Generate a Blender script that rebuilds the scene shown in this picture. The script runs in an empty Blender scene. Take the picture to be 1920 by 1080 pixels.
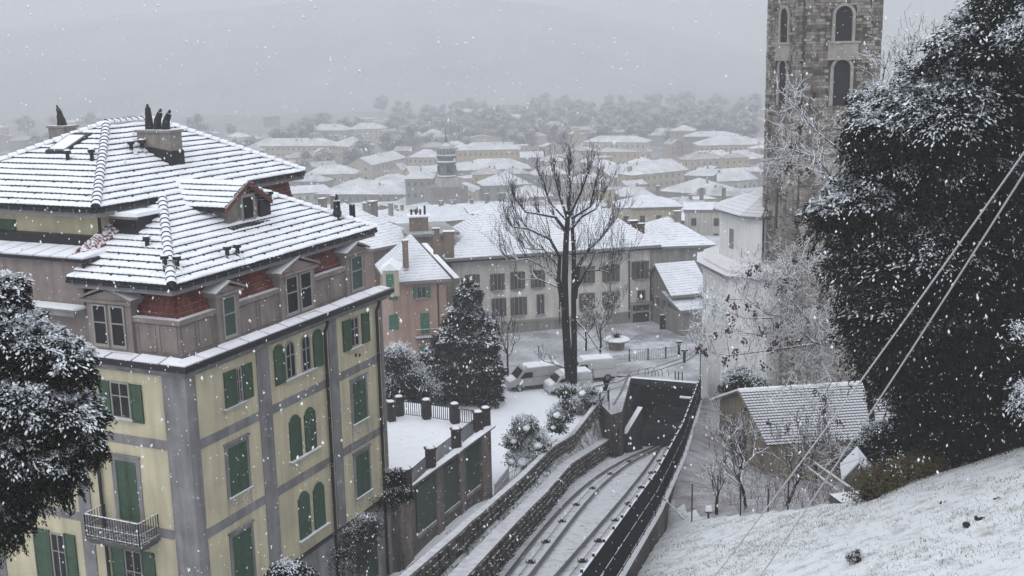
import bpy, math, random
import numpy as np
rnd = random.Random(7); nrs = np.random.RandomState(11)
V3 = lambda *a: np.array(a, float)
UP = V3(0, 0, 1)
# ------------------------------------------------------------ camera, at the world's origin, looking down over the town
FPX, PITCH, ROLL = 2100.0, math.radians(11.83), math.radians(-1.13)
_f = V3(0, math.cos(PITCH), -math.sin(PITCH)); _r = V3(1, 0, 0); _u = np.cross(_r, _f)
CR = math.cos(ROLL)*_r + math.sin(ROLL)*_u; CU = -math.sin(ROLL)*_r + math.cos(ROLL)*_u; CF = _f
S = bpy.context.scene
COL = S.collection
from mathutils import Matrix
camd = bpy.data.cameras.new('camera'); cam = bpy.data.objects.new('camera', camd); COL.objects.link(cam)
camd.sensor_width = 36; camd.lens = FPX/1920*36; camd.clip_start = 0.3; camd.clip_end = 12000
cam.matrix_world = Matrix([[CR[0], CU[0], -CF[0], 0], [CR[1], CU[1], -CF[1], 0], [CR[2], CU[2], -CF[2], 0], [0, 0, 0, 1]])
S.camera = cam
# ------------------------------------------------------------ overcast sky, weak soft sun, exposure
SUN_EL, SUN_AZ = math.radians(48), math.radians(200)
w = bpy.data.worlds.new('World'); S.world = w; w.use_nodes = True
nt = w.node_tree; nt.nodes.clear(); N = nt.nodes.new; L = nt.links.new
sky = N('ShaderNodeTexSky'); sky.sky_type = 'NISHITA'; sky.sun_disc = False
sky.sun_elevation = SUN_EL; sky.sun_rotation = SUN_AZ; sky.dust_density = 6; sky.air_density = 1.0
hs = N('ShaderNodeHueSaturation'); hs.inputs['Saturation'].default_value = 0.10
L(sky.outputs[0], hs.inputs['Color'])
tc = N('ShaderNodeTexCoord'); sp = N('ShaderNodeSeparateXYZ'); L(tc.outputs['Generated'], sp.inputs[0])
mr = N('ShaderNodeMapRange'); mr.inputs[1].default_value = 0; mr.inputs[2].default_value = 1
mr.inputs[3].default_value = 4.2; mr.inputs[4].default_value = 10.5; L(sp.outputs[2], mr.inputs[0])
cc = N('ShaderNodeCombineColor')
for i, m_ in enumerate((0.945, 0.975, 1.05)):
    q = N('ShaderNodeMath'); q.operation = 'MULTIPLY'; L(mr.outputs[0], q.inputs[0]); q.inputs[1].default_value = m_; L(q.outputs[0], cc.inputs[i])
mx = N('ShaderNodeMix'); mx.data_type = 'RGBA'; mx.inputs[0].default_value = 0.85
L(hs.outputs[0], mx.inputs[6]); L(cc.outputs[0], mx.inputs[7])
bg = N('ShaderNodeBackground'); bg.inputs['Strength'].default_value = 0.10; L(mx.outputs[2], bg.inputs[0])
wo = N('ShaderNodeOutputWorld'); L(bg.outputs[0], wo.inputs[0])
sund = bpy.data.lights.new('sun', 'SUN'); sund.energy = 0.5; sund.angle = math.radians(60); sund.color = (1, .985, .96)
sun = bpy.data.objects.new('sun', sund); COL.objects.link(sun)
sd = V3(math.sin(SUN_AZ)*math.cos(SUN_EL), math.cos(SUN_AZ)*math.cos(SUN_EL), math.sin(SUN_EL))
from mathutils import Vector
sun.rotation_euler = Vector(sd).to_track_quat('Z', 'Y').to_euler()
S.view_settings.view_transform = 'Standard'; S.view_settings.look = 'None'; S.view_settings.gamma = 1
S.view_settings.use_curve_mapping = False; S.view_settings.exposure = 0.52
S.render.engine = 'CYCLES'; cy = S.cycles
cy.use_denoising = True; cy.max_bounces = 6; cy.volume_bounces = 1; cy.diffuse_bounces = 3; cy.transparent_max_bounces = 12
HAZE = 0.00095; HTOP = 135
# ------------------------------------------------------------ pixel <-> place helpers (photograph is 1920 x 1080)
def ray(u, v): return CR*((u-960)/FPX) + CU*((540-v)/FPX) + CF
def Pd(u, v, d): return ray(u, v)*d                                  # at a depth along the view axis
def PD(u, v, D): k = ray(u, v); return k*(D/math.hypot(k[0], k[1]))  # at a horizontal distance
def Pz(u, v, z): k = ray(u, v); return k*(z/k[2])                    # on a level
def Ppl(u, v, p0, n): k = ray(u, v); return k*(np.dot(p0, n)/np.dot(k, n))
def Ptr(u, v, h):                                                    # on the railway's gradient, h above it
    k = ray(u, v); return k*((-20.55+.255*41.7+h)/(k[2]+.255*k[1]))
def unit(a): a = np.asarray(a, float); return a/np.linalg.norm(a)
# ------------------------------------------------------------ materials
MAT = {}
def mat(name, col, rough=.8, noise=0, nscale=3, bump=0, bscale=20, snow=None, snowthr=.55, spec=.3, metal=0, isl=0, streak=0, emit=None, stripes=None):
    """procedural material: base colour + noise wear + bump; snow=amount laid on upward faces"""
    if name in MAT: return MAT[name]
    m = bpy.data.materials.new(name); m.use_nodes = True; MAT[name] = m
    t = m.node_tree; b = t.nodes['Principled BSDF']; N = t.nodes.new; L = t.links.new
    b.inputs['Roughness'].default_value = rough; b.inputs['Specular IOR Level'].default_value = spec; b.inputs['Metallic'].default_value = metal
    geo = N('ShaderNodeNewGeometry'); col4 = (*col, 1)
    cur = None
    def rgb(c): n = N('ShaderNodeRGB'); n.outputs[0].default_value = (*c, 1); return n.outputs[0]
    def mix(f, a, c, typ='MIX'):
        n = N('ShaderNodeMix'); n.data_type = 'RGBA'; n.blend_type = typ
        if isinstance(f, float): n.inputs[0].default_value = f
        else: L(f, n.inputs[0])
        L(a, n.inputs[6]); L(c, n.inputs[7]); return n.outputs[2]
    def noi(scale, det=4, sc3=None):
        n = N('ShaderNodeTexNoise'); n.inputs['Scale'].default_value = scale; n.inputs['Detail'].default_value = det
        if sc3:
            mp = N('ShaderNodeMapping'); mp.inputs['Scale'].default_value = sc3; L(geo.outputs['Position'], mp.inputs[0]); L(mp.outputs[0], n.inputs['Vector'])
        else: L(geo.outputs['Position'], n.inputs['Vector'])
        return n.outputs[0]
    def rng(x, a, c, lo=0, hi=1):
        n = N('ShaderNodeMapRange'); n.inputs[1].default_value = a; n.inputs[2].default_value = c; n.inputs[3].default_value = lo; n.inputs[4].default_value = hi
        L(x, n.inputs[0]); return n.outputs[0]
    def gray(x):
        n = N('ShaderNodeCombineColor'); [L(x, n.inputs[i]) for i in range(3)]; return n.outputs[0]
    cur = rgb(col)
    if noise: cur = mix(1.0, cur, gray(rng(noi(nscale), .3, .7, 1-noise, 1+noise*.6)), 'MULTIPLY')
    if streak: cur = mix(1.0, cur, gray(rng(noi(1.0, 5, (2.6, 2.6, .25)), .35, .7, 1+streak*.3, 1-streak)), 'MULTIPLY')
    if isl: cur = mix(1.0, cur, gray(rng(geo.outputs['Random Per Island'], 0, 1, 1-isl, 1+isl)), 'MULTIPLY')
    if stripes is not None:
        dz, dark = stripes
        s = N('ShaderNodeSeparateXYZ'); L(geo.outputs['Position'], s.inputs[0])
        q = N('ShaderNodeMath'); q.operation = 'MULTIPLY_ADD'; L(s.outputs[2], q.inputs[0]); q.inputs[1].default_value = 1/dz
        L(noi(.9, 2), q.inputs[2]); fr = N('ShaderNodeMath'); fr.operation = 'FRACT'; L(q.outputs[0], fr.inputs[0])
        ss = N('ShaderNodeSeparateXYZ'); L(geo.outputs['True Normal'], ss.inputs[0])
        pitched = rng(ss.outputs[2], .985, .97)
        a = N('ShaderNodeMath'); a.operation = 'MULTIPLY'; L(rng(fr.outputs[0], .3, .12), a.inputs[0]); L(pitched, a.inputs[1])
        a2 = N('ShaderNodeMath'); a2.operation = 'MULTIPLY'; L(a.outputs[0], a2.inputs[0]); L(rng(noi(1.7, 5), .4, .62, .25, 1), a2.inputs[1])
        cur = mix(a2.outputs[0], cur, rgb(dark))
    if snow:
        s = N('ShaderNodeSeparateXYZ'); L(geo.outputs['True Normal'], s.inputs[0])
        q = N('ShaderNodeMath'); q.operation = 'MULTIPLY_ADD'; L(noi(9, 5), q.inputs[0]); q.inputs[1].default_value = .9; L(s.outputs[2], q.inputs[2])
        f = rng(q.outputs[0], snowthr+.40, snowthr+.52, 0, snow)
        cur = mix(f, cur, rgb((.80, .83, .88)))
    L(cur, b.inputs['Base Color'])
    if bump:
        bn = N('ShaderNodeBump'); bn.inputs['Strength'].default_value = bump; bn.inputs['Distance'].default_value = .05
        L(noi(bscale, 5), bn.inputs['Height']); L(bn.outputs[0], b.inputs['Normal'])
    if emit: b.inputs['Emission Color'].default_value = (*emit[0], 1); b.inputs['Emission Strength'].default_value = emit[1]
    return m
SNOWC = (.82, .845, .89)
m_snow = mat('snow', SNOWC, .85, noise=.05, nscale=1.5, bump=.25, bscale=9)
m_roofsnow = mat('roof_snow', SNOWC, .85, noise=.05, nscale=2, bump=.2, bscale=14)
m_tiledark = mat('wet_tile_edge', (.02, .019, .021), .55, noise=.3, nscale=12)
m_dark = mat('dark_metal', (.013, .0135, .016), .45, noise=.2, nscale=5)
m_iron = mat('black_iron', (.014, .014, .016), .5, snow=.9, snowthr=.62)
m_grey = mat('grey_stucco', (.215, .21, .214), .9, noise=.24, nscale=1.3, streak=.36, bump=.2, bscale=30)
m_yellow = mat('yellow_stucco', (.50, .455, .32), .9, noise=.14, nscale=.7, streak=.2, bump=.2, bscale=25)
m_pink = mat('pinkish_panel_stone', (.235, .20, .188), .85, noise=.16, nscale=2, streak=.22, bump=.25, bscale=20)
m_red = mat('red_mansard_tile', (.125, .034, .026), .6, noise=.45, nscale=7, isl=.35, snow=.9, snowthr=.80)
m_green = mat('green_shutter_paint', (.043, .082, .050), .6, noise=.22, nscale=4, streak=.15)
m_greend = mat('dark_green_panel', (.026, .042, .032), .5, noise=.25, nscale=2)
m_sill = mat('pale_stone_sill', (.36, .34, .31), .85, noise=.15, nscale=4, snow=.9, snowthr=.5)
m_glass = mat('window_glass', (.012, .013, .015), .3, spec=.15)
m_glassg = mat('greenish_window_glass', (.05, .075, .07), .3, spec=.2)
m_wframe = mat('pale_window_frame', (.28, .27, .255), .6, noise=.1)
m_conc = mat('weathered_concrete', (.22, .205, .185), .9, noise=.3, nscale=2, streak=.3, bump=.4, bscale=12, snow=.9, snowthr=.55)
m_chim = mat('chimney_render', (.23, .215, .195), .9, noise=.2, nscale=3, streak=.25, bump=.3, snow=.9)
m_soffit = mat('grey_soffit', (.20, .20, .205), .8, noise=.1)
m_stonew = mat('dark_stone_wall', (.085, .078, .07), .95, noise=.5, nscale=3, bump=.8, bscale=7, isl=.5, snow=.9, snowthr=.68)
m_rail = mat('steel_rail', (.045, .042, .045), .4, spec=.5)
m_bark = mat('wet_bark', (.014, .012, .012), .95, spec=.05, noise=.4, nscale=10, bump=.6, bscale=15, snow=1.0, snowthr=.62)
m_twig = mat('snowy_twig', (.09, .075, .07), .9, noise=.3, snow=1.0, snowthr=.28)
m_leafd = mat('dark_evergreen_leaf', (.007, .009, .006), .9, isl=.5, noise=.5, nscale=.8, spec=.02)
m_leafg = mat('green_evergreen_leaf', (.016, .022, .012), .9, isl=.5, noise=.5, nscale=1, spec=.03)
m_leafsnow = mat('snow_on_leaf', (.66, .70, .74), .9, isl=.22)
m_core = mat('crown_core_shade', (.003, .003, .003), 1.0, spec=0)  # near-black, paints the dark inside of the crowns
m_twigb = mat('brown_twig', (.055, .043, .038), .95, noise=.3, snow=1.0, snowthr=.42, spec=.05)
m_berry = mat('dark_red_seed_pods', (.055, .018, .018), .8, isl=.5)
m_white = mat('white_render', (.70, .70, .70), .9, noise=.08, nscale=.8, streak=.12)
# ------------------------------------------------------------ mesh building
class MB:
    def __init__(s): s.v = []; s.f = []; s.m = []
    def add(s, vs, fs, m=0):
        o = len(s.v); s.v.extend([tuple(map(float, p)) for p in vs]); s.f.extend([tuple(i+o for i in f) for f in fs]); s.m.extend([m]*len(fs)); return s
    def quad(s, a, b, c, d, m=0): return s.add([a, b, c, d], [(0, 1, 2, 3)], m)
    def hexa(s, lo, hi, m=0, mt=None):
        """prism between two rings of equal length (lo bottom, hi top)"""
        n = len(lo); s.add(list(lo)+list(hi), [tuple(range(n))[::-1]]+[(i, (i+1) % n, n+(i+1) % n, n+i) for i in range(n)], m)
        s.f.append(tuple(range(len(s.v)-n, len(s.v)))); s.m.append(m if mt is None else mt); return s
    def box(s, o, a, b, c, m=0, mt=None):
        """corner o, edge vectors a, b (horizontal) and c (up)"""
        o, a, b, c = map(lambda q: np.asarray(q, float), (o, a, b, c))
        if np.dot(np.cross(a, b), c) < 0: o = o+a; a = -a
        return s.hexa([o, o+a, o+a+b, o+b], [o+c, o+a+c, o+a+b+c, o+b+c], m, mt)
    def cbox(s, ctr, sx, sy, sz, yaw=0, m=0, mt=None):
        a = V3(math.cos(yaw), math.sin(yaw), 0)*sx; b = V3(-math.sin(yaw), math.cos(yaw), 0)*sy
        return s.box(np.asarray(ctr, float)-a/2-b/2, a, b, UP*sz, m, mt)
    def tube(s, pts, rs, n=5, m=0, cap=True):
        pts = [np.asarray(p, float) for p in pts]
        if not hasattr(rs, '__len__'): rs = [rs]*len(pts)
        base = len(s.v); prev = None
        for i, p in enumerate(pts):
            d = unit(pts[min(i+1, len(pts)-1)]-pts[max(i-1, 0)]+1e-9)
            x = np.cross(d, UP if abs(d[2]) < .95 else V3(1, 0, 0)); x = unit(x)
            if prev is not None and np.dot(x, prev) < 0: x = -x
            prev = x; y = np.cross(d, x)
            for k in range(n):
                a = 2*math.pi*k/n; s.v.append(tuple(p+(x*math.cos(a)+y*math.sin(a))*rs[i]))
        for i in range(len(pts)-1):
            for k in range(n):
                s.f.append((base+i*n+k, base+i*n+(k+1) % n, base+(i+1)*n+(k+1) % n, base+(i+1)*n+k)); s.m.append(m)
        if cap:
            s.f.append(tuple(base+k for k in range(n))[::-1]); s.m.append(m)
            s.f.append(tuple(base+(len(pts)-1)*n+k for k in range(n))); s.m.append(m)
        return s
    def lathe(s, c, prof, n=12, m=0):
        c = np.asarray(c, float); b = len(s.v)
        for r, z in prof:
            for k in range(n): a = 2*math.pi*k/n; s.v.append((c[0]+r*math.cos(a), c[1]+r*math.sin(a), c[2]+z))
        for i in range(len(prof)-1):
            for k in range(n): s.f.append((b+i*n+k, b+i*n+(k+1) % n, b+(i+1)*n+(k+1) % n, b+(i+1)*n+k)); s.m.append(m)
        s.f.append(tuple(b+(len(prof)-1)*n+k for k in range(n))); s.m.append(m); return s
    def mesh(s, name, mats, off=None, smooth=False):
        me = bpy.data.meshes.new(name); v = np.array(s.v, float)
        if off is not None: v = v-off
        me.from_pydata(v.tolist(), [], s.f)
        for m in (mats if isinstance(mats, (list, tuple)) else [mats]): me.materials.append(m)
        if max(s.m, default=0) > 0: me.polygons.foreach_set('material_index', s.m)
        if smooth: me.polygons.foreach_set('use_smooth', [True]*len(s.f))
        me.update(); return me
    def build(s, name, mats, parent=None, smooth=False, **kw):
        off = ROOTLOC.get(parent.name) if parent is not None else None
        if parent is not None and off is None: off = V3(0, 0, 0)
        me = s.mesh(name, mats, off, smooth)
        return put(name, me, parent, smooth=smooth, **kw)
ROOTLOC = {}
def put(name, me, parent=None, loc=None, rot=None, label=None, cat=None, group=None, kind=None, smooth=False):
    """link one object; a child's mesh is stored relative to its thing's base, given by ROOTLOC"""
    o = bpy.data.objects.new(name, me); COL.objects.link(o)
    if parent is not None: o.parent = parent; ROOTLOC[o.name] = ROOTLOC.get(parent.name, V3(0, 0, 0))
    if loc is not None:
        l = np.asarray(loc, float)
        if parent is not None: l = l-ROOTLOC.get(parent.name, V3(0, 0, 0))
        o.location = l
    if rot is not None: o.rotation_euler = rot
    if label: o['label'] = label
    if cat: o['category'] = cat
    if group: o['group'] = group
    if kind: o['kind'] = kind
    return o
def thing(name, loc, label, cat, group=None):
    o = put(name, None, loc=loc, label=label, cat=cat, group=group); o.empty_display_size = .3
    ROOTLOC[o.name] = np.asarray(loc, float); return o
def np_mesh(name, verts, quads, mats, midx=None):
    """fast mesh of quads from arrays"""
    me = bpy.data.meshes.new(name); nv, nf = len(verts), len(quads); k = quads.shape[1]
    me.vertices.add(nv); me.vertices.foreach_set('co', np.ascontiguousarray(verts, dtype=np.float32).ravel())
    me.loops.add(nf*k); me.loops.foreach_set('vertex_index', quads.astype(np.int32).ravel())
    me.polygons.add(nf); me.polygons.foreach_set('loop_start', (np.arange(nf)*k).astype(np.int32))
    for m in mats: me.materials.append(m)
    if midx is not None: me.polygons.foreach_set('material_index', midx.astype(np.int32))
    me.update(calc_edges=True); return me
def grid_mesh(name, P, mats, keep=None, midx=None):
    """P: (ny, nx, 3) grid of points"""
    ny, nx = P.shape[:2]; idx = np.arange(ny*nx).reshape(ny, nx)
    q = np.stack([idx[:-1, :-1], idx[:-1, 1:], idx[1:, 1:], idx[1:, :-1]], -1).reshape(-1, 4)
    if keep is not None: kk = keep.reshape(-1); q = q[kk]
    return np_mesh(name, P.reshape(-1, 3), q, mats, None if midx is None else (midx.reshape(-1)[keep.reshape(-1)] if keep is not None else midx.reshape(-1)))
def snoise(p, s=1.0, seed=0):
    r = np.random.RandomState(seed); out = 0
    for k in range(5):
        a = r.normal(size=3)*s*(1.6**k); out = out+np.sin(p@a+r.uniform(0, 6.28))/(1.35**k)
    return out/2.4
# ============================================================ the yellow villa (its own frame: r along the long front, l along the short front)
AZ = math.radians(24.4)
eR = V3(math.sin(AZ), math.cos(AZ), 0); eL = V3(-math.cos(AZ), math.sin(AZ), 0)
VO = Pd(347, 697, 42.0)
def W(r, l, z): return VO+eR*r+eL*l+UP*z
def loc(q): d = np.asarray(q)-VO; return (d@eR, d@eL, d[2])
FI = .45                                                    # the fronts stand this far in from the gutter edge
def onR(u, v, l=FI): q = loc(Ppl(u, v, W(0, l, 0), eL)); return q[0], q[2]
def onL(u, v, r=FI): q = loc(Ppl(u, v, W(r, 0, 0), eR)); return q[1], q[2]
villa = thing('yellow_villa', W(7, 6, -15), 'large yellow villa with grey pilasters, green shutters and a snowy tiled roof in the foreground', 'villa')
def vb(mb, name, mats, **k): return mb.build(name, mats, k.pop('parent', villa), **k)
RMAX = 14.95; LMAX = 14.0; ZB = -16.0; ZC = -.25
# --- walls
m = MB(); m.box(W(FI, FI, -10.6), eR*(RMAX-FI), eL*(LMAX-FI), UP*(10.6+ZC)); vb(m, 'wall', m_yellow)
m = MB(); m.box(W(FI-.06, FI-.06, ZB), eR*(RMAX-FI+.12), eL*(LMAX-FI), UP*(5.4-.14)); vb(m, 'base_wall', m_grey)
m = MB(); m.box(W(FI-.12, FI-.12, -10.74), eR*(RMAX-FI+.24), eL*(LMAX-FI), UP*.13); vb(m, 'base_moulding', m_dark)
def slabR(m, r0, r1, z0, z1, t, l=FI, mi=0): m.box(W(r0, l-t, z0), eR*(r1-r0), eL*(t+.02), UP*(z1-z0), mi)
def slabL(m, l0, l1, z0, z1, t, r=FI, mi=0): m.box(W(r-t, l0, z0), eL*(l1-l0), eR*(t+.02), UP*(z1-z0), mi)
# --- pilasters (uncoursed grey strips) and bands
pil_r = [(FI-.05, onR(371, 800)[0]), (onR(488, 800)[0], onR(511, 800)[0]), (onR(623.5, 800)[0], onR(639, 800)[0]), (onR(720, 800)[0], RMAX+.05)]
for a, b in pil_r: m = MB(); slabR(m, a, b, -10.6, ZC-.001, .055); vb(m, 'pilaster', m_grey)
pil_l = [(FI-.05, onL(312, 800)[0]), (onL(172, 950)[0], onL(150, 950)[0]), (11.2, 12.0)]
for i, (a, b) in enumerate(pil_l): m = MB(); slabL(m, a+(.0 if i else .002), b, -10.598, ZC-.002, .053); vb(m, 'pilaster', m_grey)
for zc in (-3.28, -7.02):
    for a, b in zip(pil_r[:-1], pil_r[1:]): m = MB(); slabR(m, a[1]+.003, b[0]-.003, zc-.19, zc+.19, .035); vb(m, 'band', m_grey)
    for a, b in zip(pil_l[:-1], pil_l[1:]): m = MB(); slabL(m, a[1]+.003, b[0]-.003, zc-.19-.0, zc+.19, .035); vb(m, 'band', m_grey)
# --- shutters, windows
def shutter_mesh(wd, ht, arch=False, half=0):
    """louvred leaf, origin at its lower hinge corner, in the x-z plane, 4 cm thick; arch rounds the head"""
    m = MB(); fr = .07
    def top(x):
        if not arch: return ht
        c = wd/2; return ht-wd/2+math.sqrt(max(0, (wd/2)**2-(x-c)**2))
    n = 8 if arch else 1
    ring = [(0, 0), (wd, 0)]+[(wd-wd*i/n, top(wd-wd*i/n)) for i in range(n+1)] if arch else [(0, 0), (wd, 0), (wd, ht), (0, ht)]
    m.hexa([V3(x, -.012, z) for x, z in ring], [V3(x, .012, z) for x, z in ring])
    for x0 in ((0, wd-fr) if True else ()):
        zt = top(x0+fr/2) if arch else ht
        m.box(V3(x0, -.035, 0), V3(fr, 0, 0), V3(0, .07, 0), UP*zt)
    zs = .09; m.box(V3(fr, -.033, 0), V3(wd-2*fr, 0, 0), V3(0, .066, 0), UP*.08)
    m.box(V3(fr, -.033, ht*.5), V3(wd-2*fr, 0, 0), V3(0, .066, 0), UP*.07)
    while zs < (ht-(wd/2 if arch else .12)):
        m.hexa([V3(fr, -.032, zs), V3(wd-fr, -.032, zs), V3(wd-fr, -.016, zs+.006), V3(fr, -.016, zs+.006)], [V3(fr, -.02, zs+.05), V3(wd-fr, -.02, zs+.05), V3(wd-fr, -.008, zs+.06), V3(fr, -.008, zs+.06)])
        zs += .095
    return m
YR = math.atan2(eR[1], eR[0]); YL = math.atan2(eL[1], eL[0])
_sm = {}
def shutterR(r0, z0, wd, ht, t=.05, arch=False, swing=0.0, name='shutter', mt=None, parent=None):
    key = (round(wd, 2), round(ht, 2), arch)
    if key not in _sm: _sm[key] = shutter_mesh(wd, ht, arch).mesh('shutter', m_green)
    return put(name, _sm[key], parent or villa, loc=W(r0, FI-t, z0), rot=(0, 0, YR+swing))
def shutterL(l0, z0, wd, ht, t=.05, arch=False, name='shutter'):
    key = (round(wd, 2), round(ht, 2), arch)
    if key not in _sm: _sm[key] = shutter_mesh(wd, ht, arch).mesh('shutter', m_green)
    return put(name, _sm[key], villa, loc=W(FI-t, l0, z0), rot=(0, 0, YL))
def opening(org, ea, en, wd, ht, arch=False, glass=None, reveal=m_yellow, depth=.03, name='window'):
    """glazed opening: dark panes, pale frame as sub-parts; ea along the wall, en outward, org lower corner on the wall face"""
    def ring(s, dn):
        if not arch: return [org+ea*s+UP*s+en*dn, org+ea*(wd-s)+UP*s+en*dn, org+ea*(wd-s)+UP*(ht-s)+en*dn, org+ea*s+UP*(ht-s)+en*dn]
        r = wd/2-s; c = org+ea*(wd/2)+UP*(ht-wd/2)
        return [org+ea*s+UP*s+en*dn, org+ea*(wd-s)+UP*s+en*dn]+[c+ea*(r*math.cos(a))+UP*(r*math.sin(a))+en*dn for a in np.linspace(0, math.pi, 9)]
    m = MB(); m.hexa(ring(0, -.15), ring(0, .012)); win = m.build(name, glass or m_glass, villa)
    m = MB(); o, i = ring(-.02, .0), ring(.055, .0); o2, i2 = ring(-.02, .045), ring(.055, .045); n = len(o)
    for k in range(n):
        j = (k+1) % n; m.add([o[k], o[j], i[j], i[k], o2[k], o2[j], i2[j], i2[k]], [(4, 5, 6, 7), (0, 1, 5, 4), (3, 2, 6, 7)])
    m.box(org+ea*(wd/2-.025)+UP*.05, ea*.05, en*.04, UP*(ht-.1)); m.box(org+ea*.05+UP*(ht*.6), ea*(wd-.1), en*.035, UP*.045)
    m.build('window_frame', m_wframe, win); return win
def sillR(r0, r1, z, d=.16): m = MB(); m.box(W(r0, FI-d, z-.09), eR*(r1-r0), eL*d, UP*.09); vb(m, 'window_sill', m_sill)
def sillL(l0, l1, z, d=.16): m = MB(); m.box(W(FI-d, l0, z-.09), eL*(l1-l0), eR*d, UP*.09); vb(m, 'window_sill', m_sill)
def frameR(r0, r1, z0, z1, fw=.17, deco=None):
    m = MB(); t = .05
    slabR(m, r0-fw, r0, z0-fw*.6, z1+fw, t); slabR(m, r1, r1+fw, z0-fw*.6, z1+fw, t); slabR(m, r0, r1, z1, z1+fw, t)
    slabR(m, r0-fw-.05, r1+fw+.05, z1+fw, z1+fw+.07, .12); vb(m, 'window_surround', m_grey)
    sillR(r0-fw, r1+fw, z0)
    if deco is not None:
        m = MB(); slabR(m, r0-fw, r0-fw+.07, deco, z0-.12, .03); slabR(m, r1+fw-.07, r1+fw, deco, z0-.12, .03)
        for k in range(5):
            x = r0+(r1-r0)*(k+.5)/5; a = W(x, FI-.03, (deco+z0-.1)/2+.06*math.cos(k*2.1))
            m.tube([a-eR*.09-UP*.04, a+UP*.07, a+eR*.09-UP*.04], .028, 4)
        vb(m, 'relief_panel', m_sill)
def Rspan(u0, u1, vt, vb_, at='l'):
    """pixel box on the long front -> r0, r1, z0, z1 (vt, vb_ read at u0 or u1)"""
    um = u0 if at == 'l' else u1
    return onR(u0, vt)[0], onR(u1, vt)[0], onR(um, vb_)[1], onR(um, vt)[1]
# row 1
a, b, z0, z1 = Rspan(417.5, 440, 700, 768); hh = z1-z0
shutterR(a, z0, b-a, hh); r2 = onR(452, 700)[0]; r3 = onR(469.5, 700)[0]
opening(W(b+.02, FI, z0), eR, -eL, r2-b-.04, hh-.05); shutterR(r2, z0, r3-r2+.05, hh); sillR(b-.9, r2+.15, z0-.02)
aw = onR(552.5, 650)[0]-onR(534.5, 650)[0]; zb1 = onR(538, 712)[1]; ha = onR(538, 646)[1]-zb1+.12
for (u0, u1, kind) in ((512, 534, 's'), (534.5, 552.5, 'w'), (565, 582, 'w'), (587, 607, 's')):
    a, b = onR(u0, 670)[0], onR(u1, 670)[0]
    if kind == 's': shutterR(a, zb1-.04, aw, ha+.1, arch=True, t=.06)
    else: opening(W(a, FI, zb1), eR, -eL, aw, ha, arch=True)
sillR(onR(534, 700)[0]-.1, onR(590, 700)[0]+.1, zb1)
a, b, z0, z1 = Rspan(640.5, 655, 603, 662); sw = b-a
shutterR(a, z0, sw, z1-z0); c = onR(671, 620)[0]; opening(W(b+.02, FI, z0+.05), eR, -eL, c-b, z1-z0-.08); sillR(b-.2, c+.2, z0)
d = onR(677.5, 620)[0]; shutterR(d, z0, sw, z1-z0)
for u in (667, 674): m = MB(); q = onR(u, 668.5); m.cbox(W(q[0], FI-.01, q[1]), .12, .06, .14, YR); vb(m, 'wall_vent', m_dark)
# rows 2 and 3
def closedR(u0, u1, vt, vb_, deco=None):
    a, b, z0, z1 = Rspan(u0, u1, vt, vb_); frameR(a, b, z0, z1, deco=deco)
    for k in range(2): shutterR(a+(b-a)/2*k+.01, z0, (b-a)/2-.02, z1-z0, t=.03)
closedR(425, 461, 842, 936, -6.78); closedR(659.5, 683.5, 720, 797, -6.8)
closedR(434, 470, 1008, 1112, -10.4); closedR(665, 690, 857, 936, -10.45)
for (u0, u1, us, vt, vbm) in ((542.5, 571.5, 0, 786, 866), (550.5, 580, 0, 936, 1021)):
    z0 = onR(u0, vbm)[1]; ht = onR(u0, vt)[1]-z0+.1; w_ = onR(u0+21.5, 800)[0]-onR(u0, 800)[0]
    for u in (u0, u1): shutterR(onR(u, 820)[0], z0, w_, ht, arch=True, t=.03)
    sillR(onR(u0, 820)[0]-.15, onR(u1, 820)[0]+w_+.2, z0-.02, .2)
for (u0, u1, z0, z1) in ((661, 704, -14.4, -11.2), (520, 560, -14.4, -11.4)):
    a, b = onR(u0, 1010)[0], onR(u1, 1010)[0]; m = MB(); slabR(m, a, b, z0, z1, .0+.08); vb(m, 'green_panel', m_greend)
    m = MB(); slabR(m, a-.3, a, z0-.2, z1+.25, .14); slabR(m, b, b+.3, z0-.2, z1+.25, .14); slabR(m, a, b, z1, z1+.25, .14); vb(m, 'panel_surround', m_grey)
# short front
def Lspan(u0, u1, vt, vb_): return onL(u1, vt)[0], onL(u0, vt)[0], onL(u1, vb_)[1], onL(u1, vt)[1]
a, b, z0, z1 = Lspan(244, 265.5, 722, 793); shutterL(a, z0, b-a, z1-z0)
a2, b2 = onL(221, 740)[0], onL(243, 740)[0]; opening(W(FI, b2, z0+.1), eL, -eR, onL(209, 740)[0]-b2, z1-z0-.1); sillL(b2-.15, onL(209, 740)[0]+.1, z0+.1)
a, b = onL(208, 740)[0], onL(188, 740)[0]; shutterL(a, z0, b-a, z1-z0)
def closedL(u0, u1, z0, z1):
    a, b = onL(u1, 900)[0], onL(u0, 900)[0]
    for k in range(2): shutterL(a+(b-a)/2*k+.01, z0, (b-a)/2-.02, z1-z0, t=.03)
    m = MB(); fw = .2; slabL(m, a-fw, a, z0, z1+fw, .05); slabL(m, b, b+fw, z0, z1+fw, .05); slabL(m, a, b, z1, z1+fw, .05); slabL(m, a-fw-.05, b+fw+.05, z1+fw, z1+fw+.07, .12); vb(m, 'window_surround', m_grey)
closedL(220, 258, -6.75, onL(258, 868)[1]); closedL(46, 8, -6.75, onL(258, 868)[1])
a, b = onL(145, 1040)[0], onL(125, 1040)[0]; z1 = onL(125, 1000)[1]; shutterL(a, -10.2, b-a, z1+10.2)
c = onL(100, 1040)[0]; opening(W(FI, b+.02, -10.1), eL, -eR, c-b, z1+10.0); d = onL(70, 1040)[0]; shutterL(c+.05, -10.2, d-c, z1+10.2)
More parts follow.
